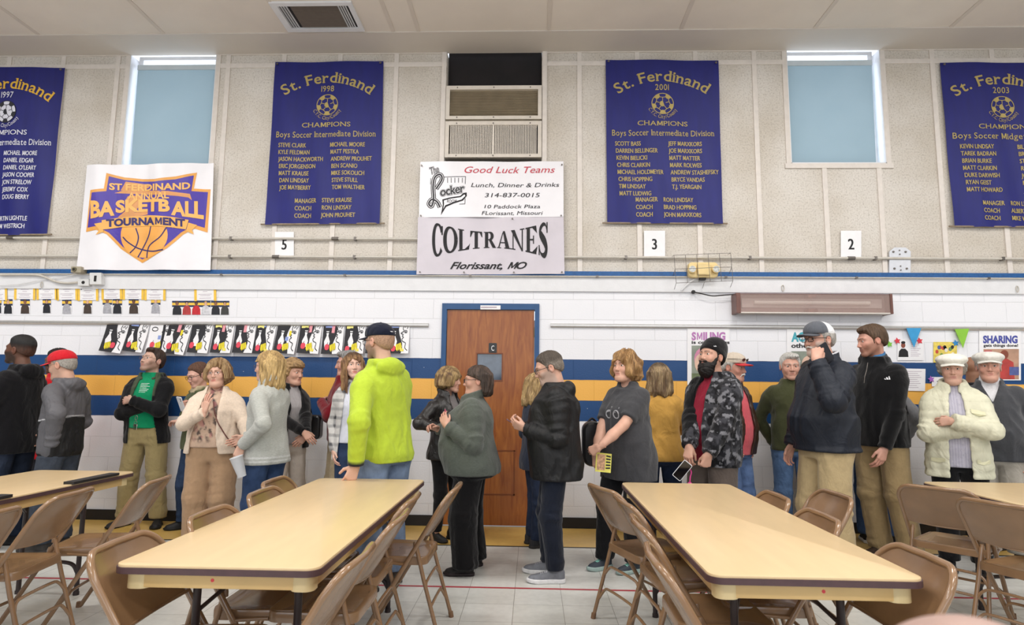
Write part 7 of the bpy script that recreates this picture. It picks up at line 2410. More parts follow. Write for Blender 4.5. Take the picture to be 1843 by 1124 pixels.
P.top('hooded_jacket', j5, M_cloth, hem=0.475, hood=1.05, grow=0.022, seed=21, sleeve=(0.066, 0.06, 0.05), fold=0.007)
phone('white phone held up by the woman in the olive jacket', P, P.at(326, 727, -0.68), P.dirl(-0.12, -0.35, 0.75), P.dirl(0.5, 0.9, 0.4), '#d8d8dc')

# 6 woman in the cream cardigan
P = Person('woman in cream cardigan and tan trousers holding her fingers up to her chin', -2.68, -1.02, 12, 1.545, 'f', skin='#e0ae97', girth=1.16, belly=0.045, hips=0.01, bust=0.02)
P.stance([(0.10, 0.0), (-0.10, -0.02)], toe=(8, -8))
P.arm('R', P.at(366, 742, -1.30), (-1, 0.2, -0.9), hand='spread', d=P.dirl(0.12, 0.1, 1), n=P.dirl(-0.35, -0.9, 0.1)); P.arm('L', P.at(452, 815, -1.16), (0.8, 0.9, 0), hand='relaxed')
P.head(yaw=-6, pitch=-1, roll=-3, hair='long', length=0.065, width=1.06, thick=0.028, bang=0.066, sweep=0.5, open=0.066, clump=0.006, hair_col='#7b5c3b', hair_low='#b0946a', glasses='wire', age=1.5, jowl=1.1, lips='#b0584f', lip_w=0.7, brow='#8a6a4c', cheek=1.1)
P.build_body()
P.trousers('#a98a6c', M_cloth, top=0.56, r=(0.112, 0.100, 0.098), end=0.03, fold=0.006); P.shoes('#6b5a4a')
def floral(g):
    C = tint(g, '#c9ad97')
    n1 = folds(g, 31, 0.05); n2 = folds(g, 33, 0.03)
    reg = np.exp(-(((g.X + 0.03) / 0.10) ** 2)) * np.clip((g.Z - 0.86) / 0.05, 0, 1)
    dk = np.clip((n1 + 0.05) * 3, 0, 1) * np.clip((n2 + 0.35) * 3, 0, 1) * np.clip(reg * 1.6, 0, 1)
    C = over(C, 0.85 * dk, '#3b3436')
    up = step(np.abs(g.Z - 1.19 + 0.4 * (g.X + 0.02)) - 0.07, 0.02) * step(np.abs(g.X + 0.02) - 0.06, 0.015)
    C = over(C, 0.8 * up * np.clip(0.6 + n1, 0, 1), '#3c3a40')
    return over(C, 0.7 * np.clip((folds(g, 35, 0.07) - 0.35) * 4, 0, 1) * reg, '#b77a78')
P.inner('printed_top', floral, M_cloth, hem=0.535, grow=0.012, fold=0.005, scoop=(0, 0.07, 0.865, (0.06, 0.06, 0.05)))
shirt_field = P.topf
P.top('cardigan', '#e2cfbb', M_knit, hem=0.50, open=[(0.44, -0.165, 0.09), (0.60, -0.145, 0.05), (0.74, -0.09, 0.055), (0.87, -0.055, 0.055)], grow=0.031, thick=0.017, seed=41, sleeve=(0.060, 0.055, 0.042), fold=0.007, wr=0.006)
sb = thing('shoulder_strap', 'thin braided purse strap across the cream cardigan', 'strap')
pts = []
for t in np.linspace(0, 1, 14):
    px, py = 383 + (424 - 383) * t + 6 * math.sin(PI * t) * -1, 722 + (812 - 722) * t
    l = P.at(px, py, -1.15)
    ys = [q for q in (P.front(float(l[0]), float(l[2])), P.front(float(l[0]), float(l[2]), shirt_field)) if q is not None]
    if ys:
        y = min(ys)
        pts.append(tuple((Matrix.Translation(P.root.location) @ Matrix.Rotation(P.root.rotation_euler.z, 4, 'Z')) @ Vector((l[0], y - 0.006, l[2]))))
MB().tube(pts, 0.005, 8).build('braid', mat('brown_braid', '#6a3f38', 0.6, 0.4, 120), sb, smooth=True)

# 7 blonde woman in the grey fleece
P = Person('blonde woman in pale grey fleece and jeans, turned away, holding a cup', -2.085, -1.36, -112, 1.60, 'f', skin='#e0ae97', girth=1.02, hips=0.01)
P.stance([(0.09, 0.0), (-0.09, 0.0)])
P.arm('L', P.at(437, 800, -1.56), (0.25, 1, -0.3), hand='grip', d=P.dirl(-0.25, -0.2, -0.9), n=P.dirl(0.2, -0.95, 0.1)); P.arm('R', (-0.05, -0.27, 0.92), (-1, 0.6, -0.4), hand='relaxed')
P.head(yaw=22, pitch=3, glasses='wire', tuck=-0.05, hair='long', length=0.205, width=1.04, thick=0.020, bang=0.06, flare=0.02, hair_col='#c2a36d', hair_low='#8d6f45', clump=0.004, fwd=0.04)
P.build_body()
P.trousers('#2a3c5c', M_denim, top=0.50, r=(0.105, 0.074, 0.06)); P.shoes('#3a3836')
def fl7(g):
    C = tint(g, '#b3b4ae')
    for a in (0.478, 0.495): C = over(C, 0.8 * step(np.abs(g.Z - a * 1.60) - 0.006, 0.002), '#dcdcdc')
    return C
tp = P.top('fleece', fl7, M_heather, hem=0.46, grow=0.022, collar=(0.865, 0.078, 0.030, 0.012, 0.3), seed=51, sleeve=(0.064, 0.058, 0.048), fold=0.006)
# translucent cup
cup = thing('plastic_cup', 'frosted plastic cup held low by the blonde woman in grey fleece', 'cup')
tr = bpy.data.materials.new('frosted_plastic'); tr.use_nodes = True
nt = tr.node_tree; b = nt.nodes['Principled BSDF']; b.inputs['Roughness'].default_value = 0.35; b.inputs['Transmission Weight'].default_value = 0.35
nz = nt.nodes.new('ShaderNodeTexNoise'); nz.inputs['Scale'].default_value = 6; rp = nt.nodes.new('ShaderNodeValToRGB')
rp.color_ramp.elements[0].color = (0.82, 0.84, 0.88, 1); rp.color_ramp.elements[1].color = (0.92, 0.93, 0.95, 1)
nt.links.new(nz.outputs['Fac'], rp.inputs['Fac']); nt.links.new(rp.outputs['Color'], b.inputs['Base Color'])
MB().lathe([(0.030, 0.0), (0.047, 0.15), (0.049, 0.152), (0.045, 0.15), (0.029, 0.004)], 24).build('cup_wall', tr, cup, smooth=True)
MB().tube([(0.048 * math.cos(a), 0.048 * math.sin(a), 0.151) for a in np.linspace(0, 6.28, 28)[:-1]], 0.002, 6, True).build('rim', tr, cup, smooth=True)
x, z = W(436, 857, -1.62)
cup.location = (x, -1.62, z); cup.rotation_euler = (0.15, math.radians(-17), 0)

# 8 woman with short curly hair
P = Person('woman with short curly blonde hair, black cardigan and white trousers, hands clasped', -2.28, -0.42, 52, 1.575, 'f', skin='#d8a48c')
P.stance([(0.10, 0.0), (-0.10, 0.0)])
P.arm('L', P.at(552, 787, -0.68), (1, 0.6, -0.6), hand='relaxed', d=P.dirl(-0.5, -0.3, -0.5), n=P.dirl(0.5, -0.8, 0.3)); P.arm('R', P.at(545, 776, -0.72), (-1, 0.5, -0.6), hand='relaxed', d=P.dirl(0.7, -0.2, -0.6), n=P.dirl(0.1, -0.9, 0.4))
P.head(yaw=14, pitch=4, hair='curly', hair_col='#b08f63', hair_low='#7d6245', age=1.5, jowl=0.7, lips='#a85a50')
P.build_body()
P.trousers('#cfc3b8', M_cloth, top=0.53, r=(0.1, 0.076, 0.066)); P.shoes('#2a2624')
P.inner('tee', '#a7a3a4', M_cloth, hem=0.51, grow=0.010, scoop=(0, 0.07, 0.865, (0.06, 0.06, 0.04)))
P.top('cardigan', '#131214', M_knit, hem=0.485, open=[(0.44, -0.08, 0.08), (0.70, -0.07, 0.07), (0.87, -0.055, 0.055)], grow=0.031, thick=0.017, collar=(0.862, 0.078, 0.022, 0.010, 0.3, 0.045), seed=61, sleeve=(0.062, 0.056, 0.045))
bag = thing('shoulder_bag', 'black sequined shoulder bag behind the woman in the black cardigan', 'bag')
x, z = W(566, 765, -0.24)
MB().prism(rrect(x - 0.07, x + 0.07, z - 0.13, z + 0.10, 0.04), -0.30, -0.18).build('bag_body', mat('black_sequin', '#1b1a1c', 0.3, 0.8, 260), bag, bevel=0.02)
MB().tube(curve([(x - 0.05, -0.24, z + 0.08), (x - 0.06, -0.24, z + 0.2), (x - 0.03, -0.23, z + 0.07)], 6), 0.008, 8).build('strap', M_black, bag, smooth=True)

# 9 man in the maroon sweater
P = Person('grey-haired man in maroon sweater with folded arms behind the brunette', -1.80, -0.36, -62, 1.675, skin='#d39c88', girth=1.05)
P.stance([(0.11, 0.0), (-0.11, 0.0)])
crossed(P, 0.70, 0.20, 0.03)
P.head(yaw=-12, pitch=4, side=0.0, fwd=-0.02, hair='short', thick=0.010, hair_col='#8f8d8b', age=1.5, flush=0.5, nose=1.15, jowl=0.7, brow='#777069')
P.build_body()
P.trousers('#a8987c', top=0.53); P.shoes('#3a2c22')
P.top('sweater', '#731520', M_knit, hem=0.495, grow=0.014, collar=(0.862, 0.068, 0.012, 0.008, 0.3), seed=71, fold=0.006)

# 10 brunette in the plaid shirt
P = Person('young woman with long wavy brown hair, white tee and open plaid shirt looking up', -1.56, -0.78, 16, 1.625, 'f', skin='#e7b9a4', girth=0.9)
P.stance([(0.09, 0.0), (-0.09, 0.0)])
P.arm('R', (-0.165, -0.03, 0.80), (-0.3, 1, 0), hand='relaxed', n=(-1, 0, 0)); P.arm('L', (0.21, -0.06, 0.80), (0.6, 1, 0), hand='relaxed', n=(1, 0, 0))
P.head(yaw=8, pitch=-8, roll=-2, side=-0.03, hair='long', length=0.255, width=0.98, thick=0.018, bang=0.062, sweep=-0.35, open=0.054, wave=0.004, clump=0.006, flare=0.04, hair_col='#6b4b33', hair_low='#a78358', roots='#46301f', lips='#b35a55', lip_w=0.8, jaw=0.88, chin=0.85, nose=0.92, sz=1.1, iris='#3a3630', gaze=(0.15, 0.12), brow='#4a3324', lash=0.8)
P.build_body()
P.trousers('#2b3a55', M_denim, top=0.545, r=(0.092, 0.066, 0.052)); P.shoes('#3a3836')
P.inner('tee', '#d9dbe6', M_cloth, hem=0.525, grow=0.012, scoop=(0, 0.075, 0.868, (0.055, 0.06, 0.045)), fold=0.006)
def plaid(g):
    C = tint(g, '#d2d0cd')
    u = g.X * 0.9 + g.Y * 0.6; v = g.Z
    a = np.clip(np.sin(u * 2 * PI / 0.075) * 2.5 - 0.6, 0, 1); b = np.clip(np.sin(v * 2 * PI / 0.075) * 2.5 - 0.6, 0, 1)
    C = over(C, 0.55 * a, '#7e7d7f'); C = over(C, 0.55 * b, '#77777b')
    return over(C, 0.8 * a * b, '#3f3f44')
P.top('plaid_shirt', plaid, M_cloth, hem=0.435, open=[(0.40, -0.14, 0.20), (0.62, -0.115, 0.16), (0.80, -0.085, 0.11), (0.87, -0.05, 0.05)], grow=0.030, thick=0.016, seed=81, collar=(0.862, 0.07, 0.016, 0.007, 0.3, 0.045), fold=0.008)

# 11 man in the high-visibility hoodie
P = Person('man in bright yellow hoodie and navy cap leaning one hand on the left table', -1.02, -1.90, -124, 1.775, skin='#dcab93', girth=1.06, lean=(0.03, -0.03))
P.stance([(0.12, 0.03), (-0.12, 0.0)])
P.arm('L', P.at(641, 818, -2.19) * (1, 1, 0) + (0, 0, 0.842), (0.8, 0.9, 0.0), hand='tent', d=P.dirl(-0.30, -0.22, -0.9), n=P.dirl(0.55, -0.75, 0.35), shoulder=(0, 0, -0.035)); P.arm('R', (-0.10, -0.22, 0.92), (-0.3, 1, -0.3), hand='relaxed')
P.head(yaw=2, pitch=3, hair='buzz', hair_col='#a9876f', hat=(0.052, 0.03), stubble=0.7, beard_col='#7b6a5c', glasses='frame', fwd=0.05, jaw=1.05)
P.build_body()
P.trousers('#66758c', M_denim, top=0.485, r=(0.108, 0.088, 0.08)); P.shoes('#4a4238')
def hv(g):
    C = tint(g, '#b3c93d')
    cx, cy = P.axis(0.85 * P.H)
    ins = step(ell(g, (cx, cy + 0.01, 0.897 * P.H), (0.082, 0.094, 0.082)), 0.006) * (g.Z > 0.828 * P.H)
    C = over(C, ins, '#6d7a63')
    for a in P.arms.values():
        e = a['wr'] + a['fd'] * 0.012
        d = np.sqrt((g.X - e[0]) ** 2 + (g.Y - e[1]) ** 2 + (g.Z - e[2]) ** 2) - 0.062
        C = over(C, step(d, 0.004) * step(-((g.X - e[0]) * a['fd'][0] + (g.Y - e[1]) * a['fd'][1] + (g.Z - e[2]) * a['fd'][2]) - 0.035, 0.003), '#20222a')
    return C
P.top('hooded_sweatshirt', hv, M_cloth, hem=0.465, hood=1.15, grow=0.024, band=0.008, seed=91, sleeve=(0.070, 0.064, 0.050), fold=0.008, wr=0.004, wl=0.1)
c = P.cap_hat('#14182a', '#14182a', tilt=0.03)
headmark(P, 'cap_lettering', [[(0.02 * math.sin(q), 0.1235 - 0.004 * abs(q), 0.062), (0.02 * math.sin(q + 0.5), 0.1235 - 0.004 * abs(q + .5), 0.062), (0.02 * math.sin(q + 0.5), 0.1225 - 0.004 * abs(q + .5), 0.069), (0.02 * math.sin(q), 0.1225 - 0.004 * abs(q), 0.069)] for q in (-1.2, -0.55, 0.1, 0.75)], '#d9d9de', c)

# 12 woman in the black leather jacket
P = Person('woman with streaked brown bob and black leather jacket before the wooden door', -0.775, -0.58, 58, 1.515, 'f', skin='#dca78f', girth=1.0)
P.stance([(0.08, -0.04), (-0.08, 0.03)], toe=(20, -5))
P.arm('L', (0.08, -0.27, 0.98), (1, 0.6, -0.5), hand='relaxed', n=(0.3, -1, 0.2)); P.arm('R', P.at(800, 772, -0.86), (-1, 0.5, -0.6), hand='relaxed', n=(0, -1, 0.2))
P.head(yaw=18, pitch=2, hair='long', length=0.075, width=1.05, thick=0.024, bang=0.03, bangs=True, open=0.052, hair_col='#5d432e', hair_low='#b79a68', clump=0.005, age=1.35, lips='#a8574d')
P.build_body()
P.trousers('#141315', M_cloth, top=0.53, r=(0.095, 0.066, 0.05), end=0.055); P.shoes('#1b1a1a', '#141414', size=0.92)
P.inner('grey_top', '#7a7474', M_knit, hem=0.50, grow=0.010, scoop=(0, 0.08, 0.862, (0.06, 0.07, 0.05)))
P.top('leather_jacket', '#211e1d', M_leather, hem=0.465, open=[(0.44, -0.10, 0.07), (0.70, -0.06, 0.06), (0.87, -0.055, 0.055)], grow=0.031, thick=0.017, collar=(0.862, 0.082, 0.02, 0.010, 0.35, 0.05), seed=101, sleeve=(0.062, 0.056, 0.048), wr=0.008, fold=0.006)

# 13 woman in the grey fleece
P = Person('large woman in dark grey fleece and black trousers, glasses, arms held up in front', -0.455, -1.50, -90, 1.50, 'f', skin='#d9a48d', girth=1.55, depth=1.12, belly=0.085, hips=0.01, bust=0.03, hunch=0.02)
P.stance([(0.13, -0.02), (-0.13, 0.02)], toe=(2, -4))
P.arm('L', P.at(806, 768, -1.72), (0.25, 0.3, -1.0), hand='relaxed', d=P.dirl(-0.35, 0.4, 0.7), n=P.dirl(-0.2, -0.95, 0)); P.arm('R', P.at(790, 772, -1.38), (-0.9, 0.4, -0.9), hand='hold', d=P.dirl(-0.6, -0.6, 0.3), n=P.dirl(-0.5, 0.2, 0.8))
P.head(yaw=4, pitch=2, hair='long', length=0.125, width=1.0, thick=0.014, bang=0.074, open=0.066, flare=0.04, hair_col='#33271f', hair_low='#56443a', glasses='frame', jowl=1.5, cheek=1.2, fwd=-0.02, tuck=0.03, lips='#ad625a', nose=0.95)
P.build_body()
P.trousers('#0e0d0f', M_cloth, top=0.50, r=(0.098, 0.088, 0.085), fold=0.007, end=0.035); P.shoes('#1f1b1b', '#2a2022')
P.top('fleece_pullover', '#565b54', M_heather, hem=0.47, grow=0.020, collar=(0.850, 0.085, 0.028, 0.012, 0.35, 0.02), seed=111, sleeve=(0.070, 0.064, 0.044), fold=0.009, wr=0.010, fs=0.18)
pn = thing('pen', 'pink pen between the fingers of the large woman in grey fleece', 'pen')
a = P.world(tuple(P.at(801, 736, -1.66))); b = P.world(tuple(P.at(804, 756, -1.66)))
MB().tube([a, b], 0.005, 8).build('barrel', mat('pink_plastic', '#b5476b', 0.35, 0.1, 30), pn, smooth=True)
MB().tube([a, a + (a - b) * 0.15], [0.005, 0.002], 8).build('tip', M_screw, pn)

# 14 woman hidden behind the man with the phone
P = Person('woman in navy coat with long blonde hair behind the man in black by the door', 0.02, -0.72, 105, 1.46, 'f', skin='#e0ae97')
P.stance([(0.08, 0.0), (-0.08, 0.0)])
P.arm('L', (0.16, -0.12, 0.8), (1, 1, 0)); P.arm('R', (-0.17, -0.12, 0.8), (-1, 1, 0))
P.head(yaw=10, pitch=12, hair='long', length=0.20, hair_col='#b59868', hair_low='#7d6343', clump=0.005)
P.build_body()
P.trousers('#232c40', M_denim, top=0.50); P.shoes('#2a2a2e')
P.top('coat', '#2f3646', M_cloth, hem=0.44, grow=0.022, collar=(0.862, 0.08, 0.025, 0.010, 0.3), seed=121)

# 15 man in the black coat with phone
P = Person('man in black hooded coat and glasses reading his phone, grey running shoes', 0.17, -1.62, -90, 1.605, skin='#d9a790', girth=1.16, depth=1.32, belly=0.03, hunch=0.03)
P.stance([(0.13, 0.0), (-0.10, -0.035)], toe=(4, -2))
P.arm('L', P.at(948, 772, -1.74), (0.25, 0.5, -0.9), hand='hold', d=P.dirl(-0.85, 0.2, 0.35), n=P.dirl(0.1, -0.75, -0.6)); P.arm('R', P.at(948, 770, -1.50), (-0.9, 0.5, -0.9), hand='hold', d=P.dirl(-0.8, -0.25, 0.3), n=P.dirl(0.1, 0.7, -0.6))
P.head(yaw=4, pitch=20, hair='crop', hair_col='#4f463e', grey_sides='#847a70', glasses='frame', stubble=0.5, beard_col='#a39a92', fwd=0.06, jowl=0.9, age=1.3, nose=1.05)
P.build_body()
P.trousers('#191e2b', M_cloth, top=0.46, r=(0.092, 0.076, 0.062), end=0.052, wr=0.006); P.shoes('#74777f', '#dedee0', 'sneaker', '#b9bac2', size=1.05)
tp = P.top('hooded_coat', '#101012', M_nylon, hem=0.43, hood=1.12, grow=0.028, seed=131, sleeve=(0.076, 0.070, 0.054), fold=0.010, wr=0.011, fs=0.15)
phone('dark phone in the hands of the man in the black hooded coat', P, P.at(927, 763, -1.62), P.dirl(-0.85, 0.0, 0.5), P.dirl(0.45, 0, 0.85), '#2a2228', '#6a4650')

# 16 woman in the dark grey T-shirt
P = Person('woman with wavy light brown hair in dark grey T-shirt holding a booklet', 0.735, -1.36, -46, 1.625, 'f', skin='#e0ab93', girth=1.13, belly=0.03, bust=0.02)
P.stance([(0.09, -0.05), (-0.12, -0.14)], toe=(-14, -10))
P.arm('L', P.at(1078, 806, -1.66), (0.9, 0.9, -0.5), hand='grip', d=P.dirl(-0.7, 0.3, -0.35), n=P.dirl(0.1, -0.9, 0.4)); P.arm('R', P.at(1072, 816, -1.52), (-1, 0.4, -0.5), hand='grip', d=P.dirl(0.15, -0.4, -0.9), n=P.dirl(-0.3, -0.9, 0))
P.head(yaw=0, pitch=-3, hair='long', length=0.095, width=1.10, thick=0.028, bang=0.058, sweep=-0.4, open=0.056, wave=0.006, clump=0.007, flare=0.0, hair_col='#7d5b36', hair_low='#b38d5d', lips='#a9605a', age=1.25, jowl=0.8)
P.build_body()
P.trousers('#141417', M_cloth, top=0.45, r=(0.100, 0.080, 0.070)); P.shoes('#38404a', '#9fb4b0', 'sneaker', '#8fd9c6')
ts = P.top('long_tee', '#434346', M_knit, hem=0.405, cuff=0.40, grow=0.020, scoop=(0, 0.085, 0.862, (0.075, 0.07, 0.06)), seed=141, sleeve=(0.064, 0.058, 0.05), fold=0.009, fs=0.14, wr=0.004, prof=[(0.40, 0.02), (0.6, 0.015), (0.72, 0.0), (0.9, 0.0)])
gs = []
for cx_, cz_ in ((-0.045, 1.150), (0.032, 1.150)):
    o = circ((cx_, cz_), 0.030, 16, rz=0.034); i_ = circ((cx_, cz_), 0.021, 16, rz=0.025)
    gs += [[o[k], o[(k + 1) % 16], i_[(k + 1) % 16], i_[k]] for k in range(16)]
gs += [[(-0.07, 1.172), (0.055, 1.205), (0.057, 1.194), (-0.068, 1.161)], [(-0.02, 1.21), (0.03, 1.165), (0.022, 1.160), (-0.028, 1.204)]]
P.patch('shirt_graphic', gs, mat('pale_print', '#a5a5a8', 0.8, 0.15, 60), ts, 0.004)
bk_ = thing('booklet', 'small booklet with yellow border in the hands of the woman in the dark tee', 'booklet')
bk_.location = P.world(tuple(P.at(1086, 832, -1.60))); bk_.rotation_euler = (math.radians(-8), math.radians(6), math.radians(8))
MB().prism(rrect(-0.058, 0.058, -0.068, 0.068, 0.003), -0.003, 0.003).build('cover', mat('booklet_yellow', '#d7cf5c', 0.5, 0.1, 30), bk_)
MB().prism(rrect(-0.049, 0.012, -0.055, 0.058, 0.002), -0.0045, -0.003).build('picture', mat('booklet_print', '#b98f6c', 0.5, 0.5, 60), bk_)
t = Sheet(flat(-0.003))
for k in range(5): t.stroke([(0.018, 0.05 - 0.022 * k), (0.052, 0.046 - 0.02 * k)], 0.011, 0.0012)
t.build('lettering', M_ink, bk_)
pu = thing('shoulder_bag', 'black sequined handbag between the black coat and the dark grey tee', 'bag')
pu.location = P.world(tuple(P.at(1066, 795, -1.10)))
MB().prism(rrect(-0.085, 0.085, -0.19, 0.17, 0.08), -0.07, 0.07).build('bag_body', mat('black_sequin', '#1b1a1c', 0.3, 0.8, 260), pu, bevel=0.025)
MB().tube(curve([(-0.05, 0, 0.13), (0.0, 0, 0.19), (0.06, 0.0, 0.12)], 6), 0.009, 8).build('strap', M_black, pu, smooth=True)

# 17 woman from behind in the mustard tee
P = Person('woman in mustard yellow top seen from behind, streaked brown hair', 1.10, -0.78, 178, 1.555, 'f', skin='#dba890', girth=1.12)
P.stance([(0.11, 0.0), (-0.11, 0.0)], toe=(5, -5))
P.arm('L', (0.10, -0.24, 1.0), (1, 0.3, -0.8), hand='relaxed'); P.arm('R', (-0.10, -0.24, 1.0), (-1, 0.3, -0.8), hand='relaxed')
P.head(yaw=4, pitch=3, hair='long', length=0.18, width=1.08, thick=0.022, flare=0.06, hair_col='#66503a', hair_low='#b29a74', roots='#4a3b2c', clump=0.004)
P.build_body()
P.trousers('#1f2a42', M_denim, top=0.51, r=(0.1, 0.074, 0.06)); P.shoes('#3a3836')
P.top('mustard_top', '#cf9f50', M_cloth, hem=0.475, cuff=0.8, grow=0.020, seed=151, sleeve=(0.066, 0.06, 0.056), fold=0.008)

# 18 bearded man in the camouflage jacket
P = Person('bearded man in black beanie and dark camouflage jacket over maroon shirt', 1.395, -1.32, -58, 1.72, skin='#d5a189', girth=1.13, belly=0.05, lean=(0, 0.03))
P.stance([(0.13, 0.0), (-0.12, 0.0)])
P.arm('L', P.at(1272, 826, -1.66), (0.9, 0.9, -0.2), hand='fist', d=P.dirl(-0.25, 0.1, -0.9), n=P.dirl(0.2, -0.95, 0.1)); P.arm('R', P.at(1237, 828, -1.56), (-1, 0.7, -0.2), hand='hold', d=P.dirl(-0.2, -0.3, -0.9), n=P.dirl(-0.6, -0.7, 0))
P.head(yaw=4, pitch=-9, hat=(0.04, 0.42), hair='crop', hair_col='#15110f', beard='#14100f', beard_len=0.034, brow='#1d1614', fwd=0.03, nose=1.05, age=1.2)
P.build_body()
P.trousers('#5a504a', M_cloth, top=0.49, r=(0.108, 0.09, 0.08)); P.shoes('#2a2725')
P.inner('maroon_shirt', '#8a1830', M_cloth, hem=0.465, grow=0.003, fold=0.004)
def camo(g):
    a, b, c_ = folds(g, 201, 0.085) + 0.5 * folds(g, 202, 0.035), folds(g, 205, 0.07) + 0.5 * folds(g, 206, 0.03), folds(g, 209, 0.06) + 0.6 * folds(g, 210, 0.028)
    C = tint(g, '#242428')
    C = over(C, step(-(a - 0.12), 0.03), '#3b3b40'); C = over(C, step(-(b - 0.25), 0.03), '#111114')
    C = over(C, step(-(c_ - 0.42), 0.03), '#77777c')
    cx, cy = P.axis(g.Z)
    lining = step(np.abs(g.X - cx) - 0.155, 0.004) * (g.Y < cy - 0.04) * (g.X < cx) 
    return over(C, lining * (g.Z > 0.5 * P.H), '#0f0f11')
P.top('camouflage_jacket', camo, M_cloth, hem=0.445, open=[(0.42, -0.11, 0.045), (0.6, -0.12, 0.05), (0.80, -0.06, 0.05), (0.87, -0.05, 0.05)], grow=0.026, thick=0.018, hood=1.15, seed=161, sleeve=(0.076, 0.070, 0.055), fold=0.008, wr=0.008)
c = P.beanie('#121113')
headmark(P, 'beanie_emblem', [[(0.067, -0.067, 0.076), (0.077, -0.054, 0.074), (0.075, -0.056, 0.069), (0.067, -0.066, 0.070)], [(0.075, -0.057, 0.080), (0.081, -0.047, 0.074), (0.079, -0.05, 0.070), (0.074, -0.058, 0.073)]], '#c9c9cc', c)
phone('white-edged phone hanging in the hand of the man in camouflage', P, P.at(1228, 846, -1.62), P.dirl(0.6, -0.1, 0.75), P.dirl(-0.1, -0.95, 0.1), '#d9d9dc')
ky = thing('lanyard', 'pink lanyard and keychain below the phone of the bearded man', 'lanyard')
a = P.world(tuple(P.at(1241, 842, -1.60)))
MB().tube(curve([a, a + Vector((0.012, 0, -0.03)), a + Vector((0.004, 0, -0.06)), a + Vector((0.0, 0, -0.10))], 5), 0.005, 8).build('cord', mat('pink_cord', '#cf3f86', 0.6, 0.2, 60), ky, smooth=True)
MB().prism(rrect(a.x - 0.015, a.x + 0.012, a.z - 0.15, a.z - 0.10, 0.005), a.y - 0.005, a.y + 0.005).build('tag', mat('pink_tag', '#e2549b', 0.4, 0.1, 30), ky)

# 19 man in the brown leather jacket
P = Person('man with white moustache, tan and red cap and brown leather jacket', 1.76, -0.66, 42, 1.66, skin='#d79b86', girth=1.12, belly=0.05)
P.stance([(0.11, 0.0), (-0.11, 0.0)])
P.arm('L', (0.20, -0.02, 0.86), (1, 0.8, 0), hand='relaxed', n=(1, 0, 0)); P.arm('R', (-0.20, -0.05, 0.88), (-1, 0.8, 0), hand='relaxed', n=(-1, 0, 0))
P.head(yaw=4, pitch=6, hair='short', hair_col='#b9b4ad', hat=(0.05, 0.05), moustache='#dedad4', age=1.5, flush=0.55, nose=1.12, jowl=0.9, brow='#b7aca0')
P.build_body()
P.trousers('#50658a', M_denim, top=0.52); P.shoes('#3a2c22')
P.inner('coral_shirt', '#d8606a', M_cloth, hem=0.475, grow=0.008, collar=(0.862, 0.066, 0.016, 0.008, 0.3, 0.02))
P.top('leather_jacket', '#3b271d', M_leather, hem=0.475, open=[(0.44, -0.12, 0.03), (0.72, -0.09, 0.03), (0.87, -0.06, 0.05)], grow=0.030, thick=0.015, collar=(0.862, 0.08, 0.018, 0.010, 0.35, 0.05), seed=171, sleeve=(0.07, 0.064, 0.054), wr=0.009, fold=0.007)
c = P.cap_hat('#cdbfae', '#c22f35', tilt=0.05)
sg = MB(); sl_ = MB()
pt = lambda p: tuple(P.hw(np.array([p]))[0])
for q in (-1, 1):
    o = [pt((q * (0.034 + 0.022 * math.cos(a)), -0.112 - 0.004 * math.sin(a) + 0.008 * abs(math.cos(a) + 0.3) ** 2 * (0.5), 0.079 + 0.013 * math.sin(a))) for a in np.linspace(0, 6.28, 16)[:-1]]
    sg.tube(o, 0.0016, 6, True); sl_.add(o, [tuple(range(len(o)))])
    sg.tube([pt((q * 0.056, -0.104, 0.083)), pt((q * 0.086, -0.05, 0.082)), pt((q * 0.094, 0.02, 0.076))], 0.0018, 6)
sg.tube([pt((-0.012, -0.113, 0.083)), pt((0, -0.115, 0.085)), pt((0.012, -0.113, 0.083))], 0.0016, 6)
su = thing('sunglasses', 'brown sunglasses resting on the tan cap of the moustached man', 'glasses')
M4 = Matrix.Translation(P.root.location) @ Matrix.Rotation(P.root.rotation_euler.z, 4, 'Z')
su.matrix_world = M4
sg.build('sunglass_frame', M_frame, su, smooth=True); sl_.build('lenses', mat('brown_lens', '#4a2c22', 0.1, 0.1, 20, spec=0.8), su)

# 20 older man in the olive sweater
P = Person('white-haired man in olive sweater and jeans standing against the wall', 2.33, -0.52, -14, 1.68, skin='#d9a38d', girth=1.0)
P.stance([(0.10, 0.0), (-0.10, 0.0)], toe=(8, -8))
P.arm('L', (0.10, 0.16, 0.86), (1, 0.4, 0), hand='relaxed', n=(0, 1, 0)); P.arm('R', (-0.14, 0.15, 0.86), (-1, 0.4, 0), hand='relaxed', n=(0, 1, 0))
P.head(yaw=2, pitch=4, hair='short', hair_col='#c4c2bd', recede=0.004, thick=0.009, age=1.8, brow='#a79e94', cheek=1.05, flush=0.35, nose=1.1)
P.build_body()
P.trousers('#4d6587', M_denim, top=0.52); P.shoes('#3a3836')
P.top('sweater', '#474a31', M_knit, hem=0.485, grow=0.018, collar=(0.860, 0.066, 0.010, 0.008, 0.3), seed=181, fold=0.007, sleeve=(0.062, 0.056, 0.046))

# 21 someone behind him
P = Person('person whose face just shows between the white-haired man and the navy jacket', 2.635, -0.235, -10, 1.625, skin='#a8745c', girth=0.85)
P.stance([(0.09, 0.0), (-0.09, 0.0)])
P.arm('L', (0.2, 0.0, 0.85), (1, 1, 0)); P.arm('R', (-0.2, 0.0, 0.85), (-1, 1, 0))
P.head(hair='crop', hair_col='#3a2f2a', stubble=0.3)
P.build_body(); P.trousers('#3a4a66', M_denim, top=0.50); P.shoes('#2a2725')
P.top('jacket', '#2b2b30', M_cloth, hem=0.48, grow=0.015, seed=191)

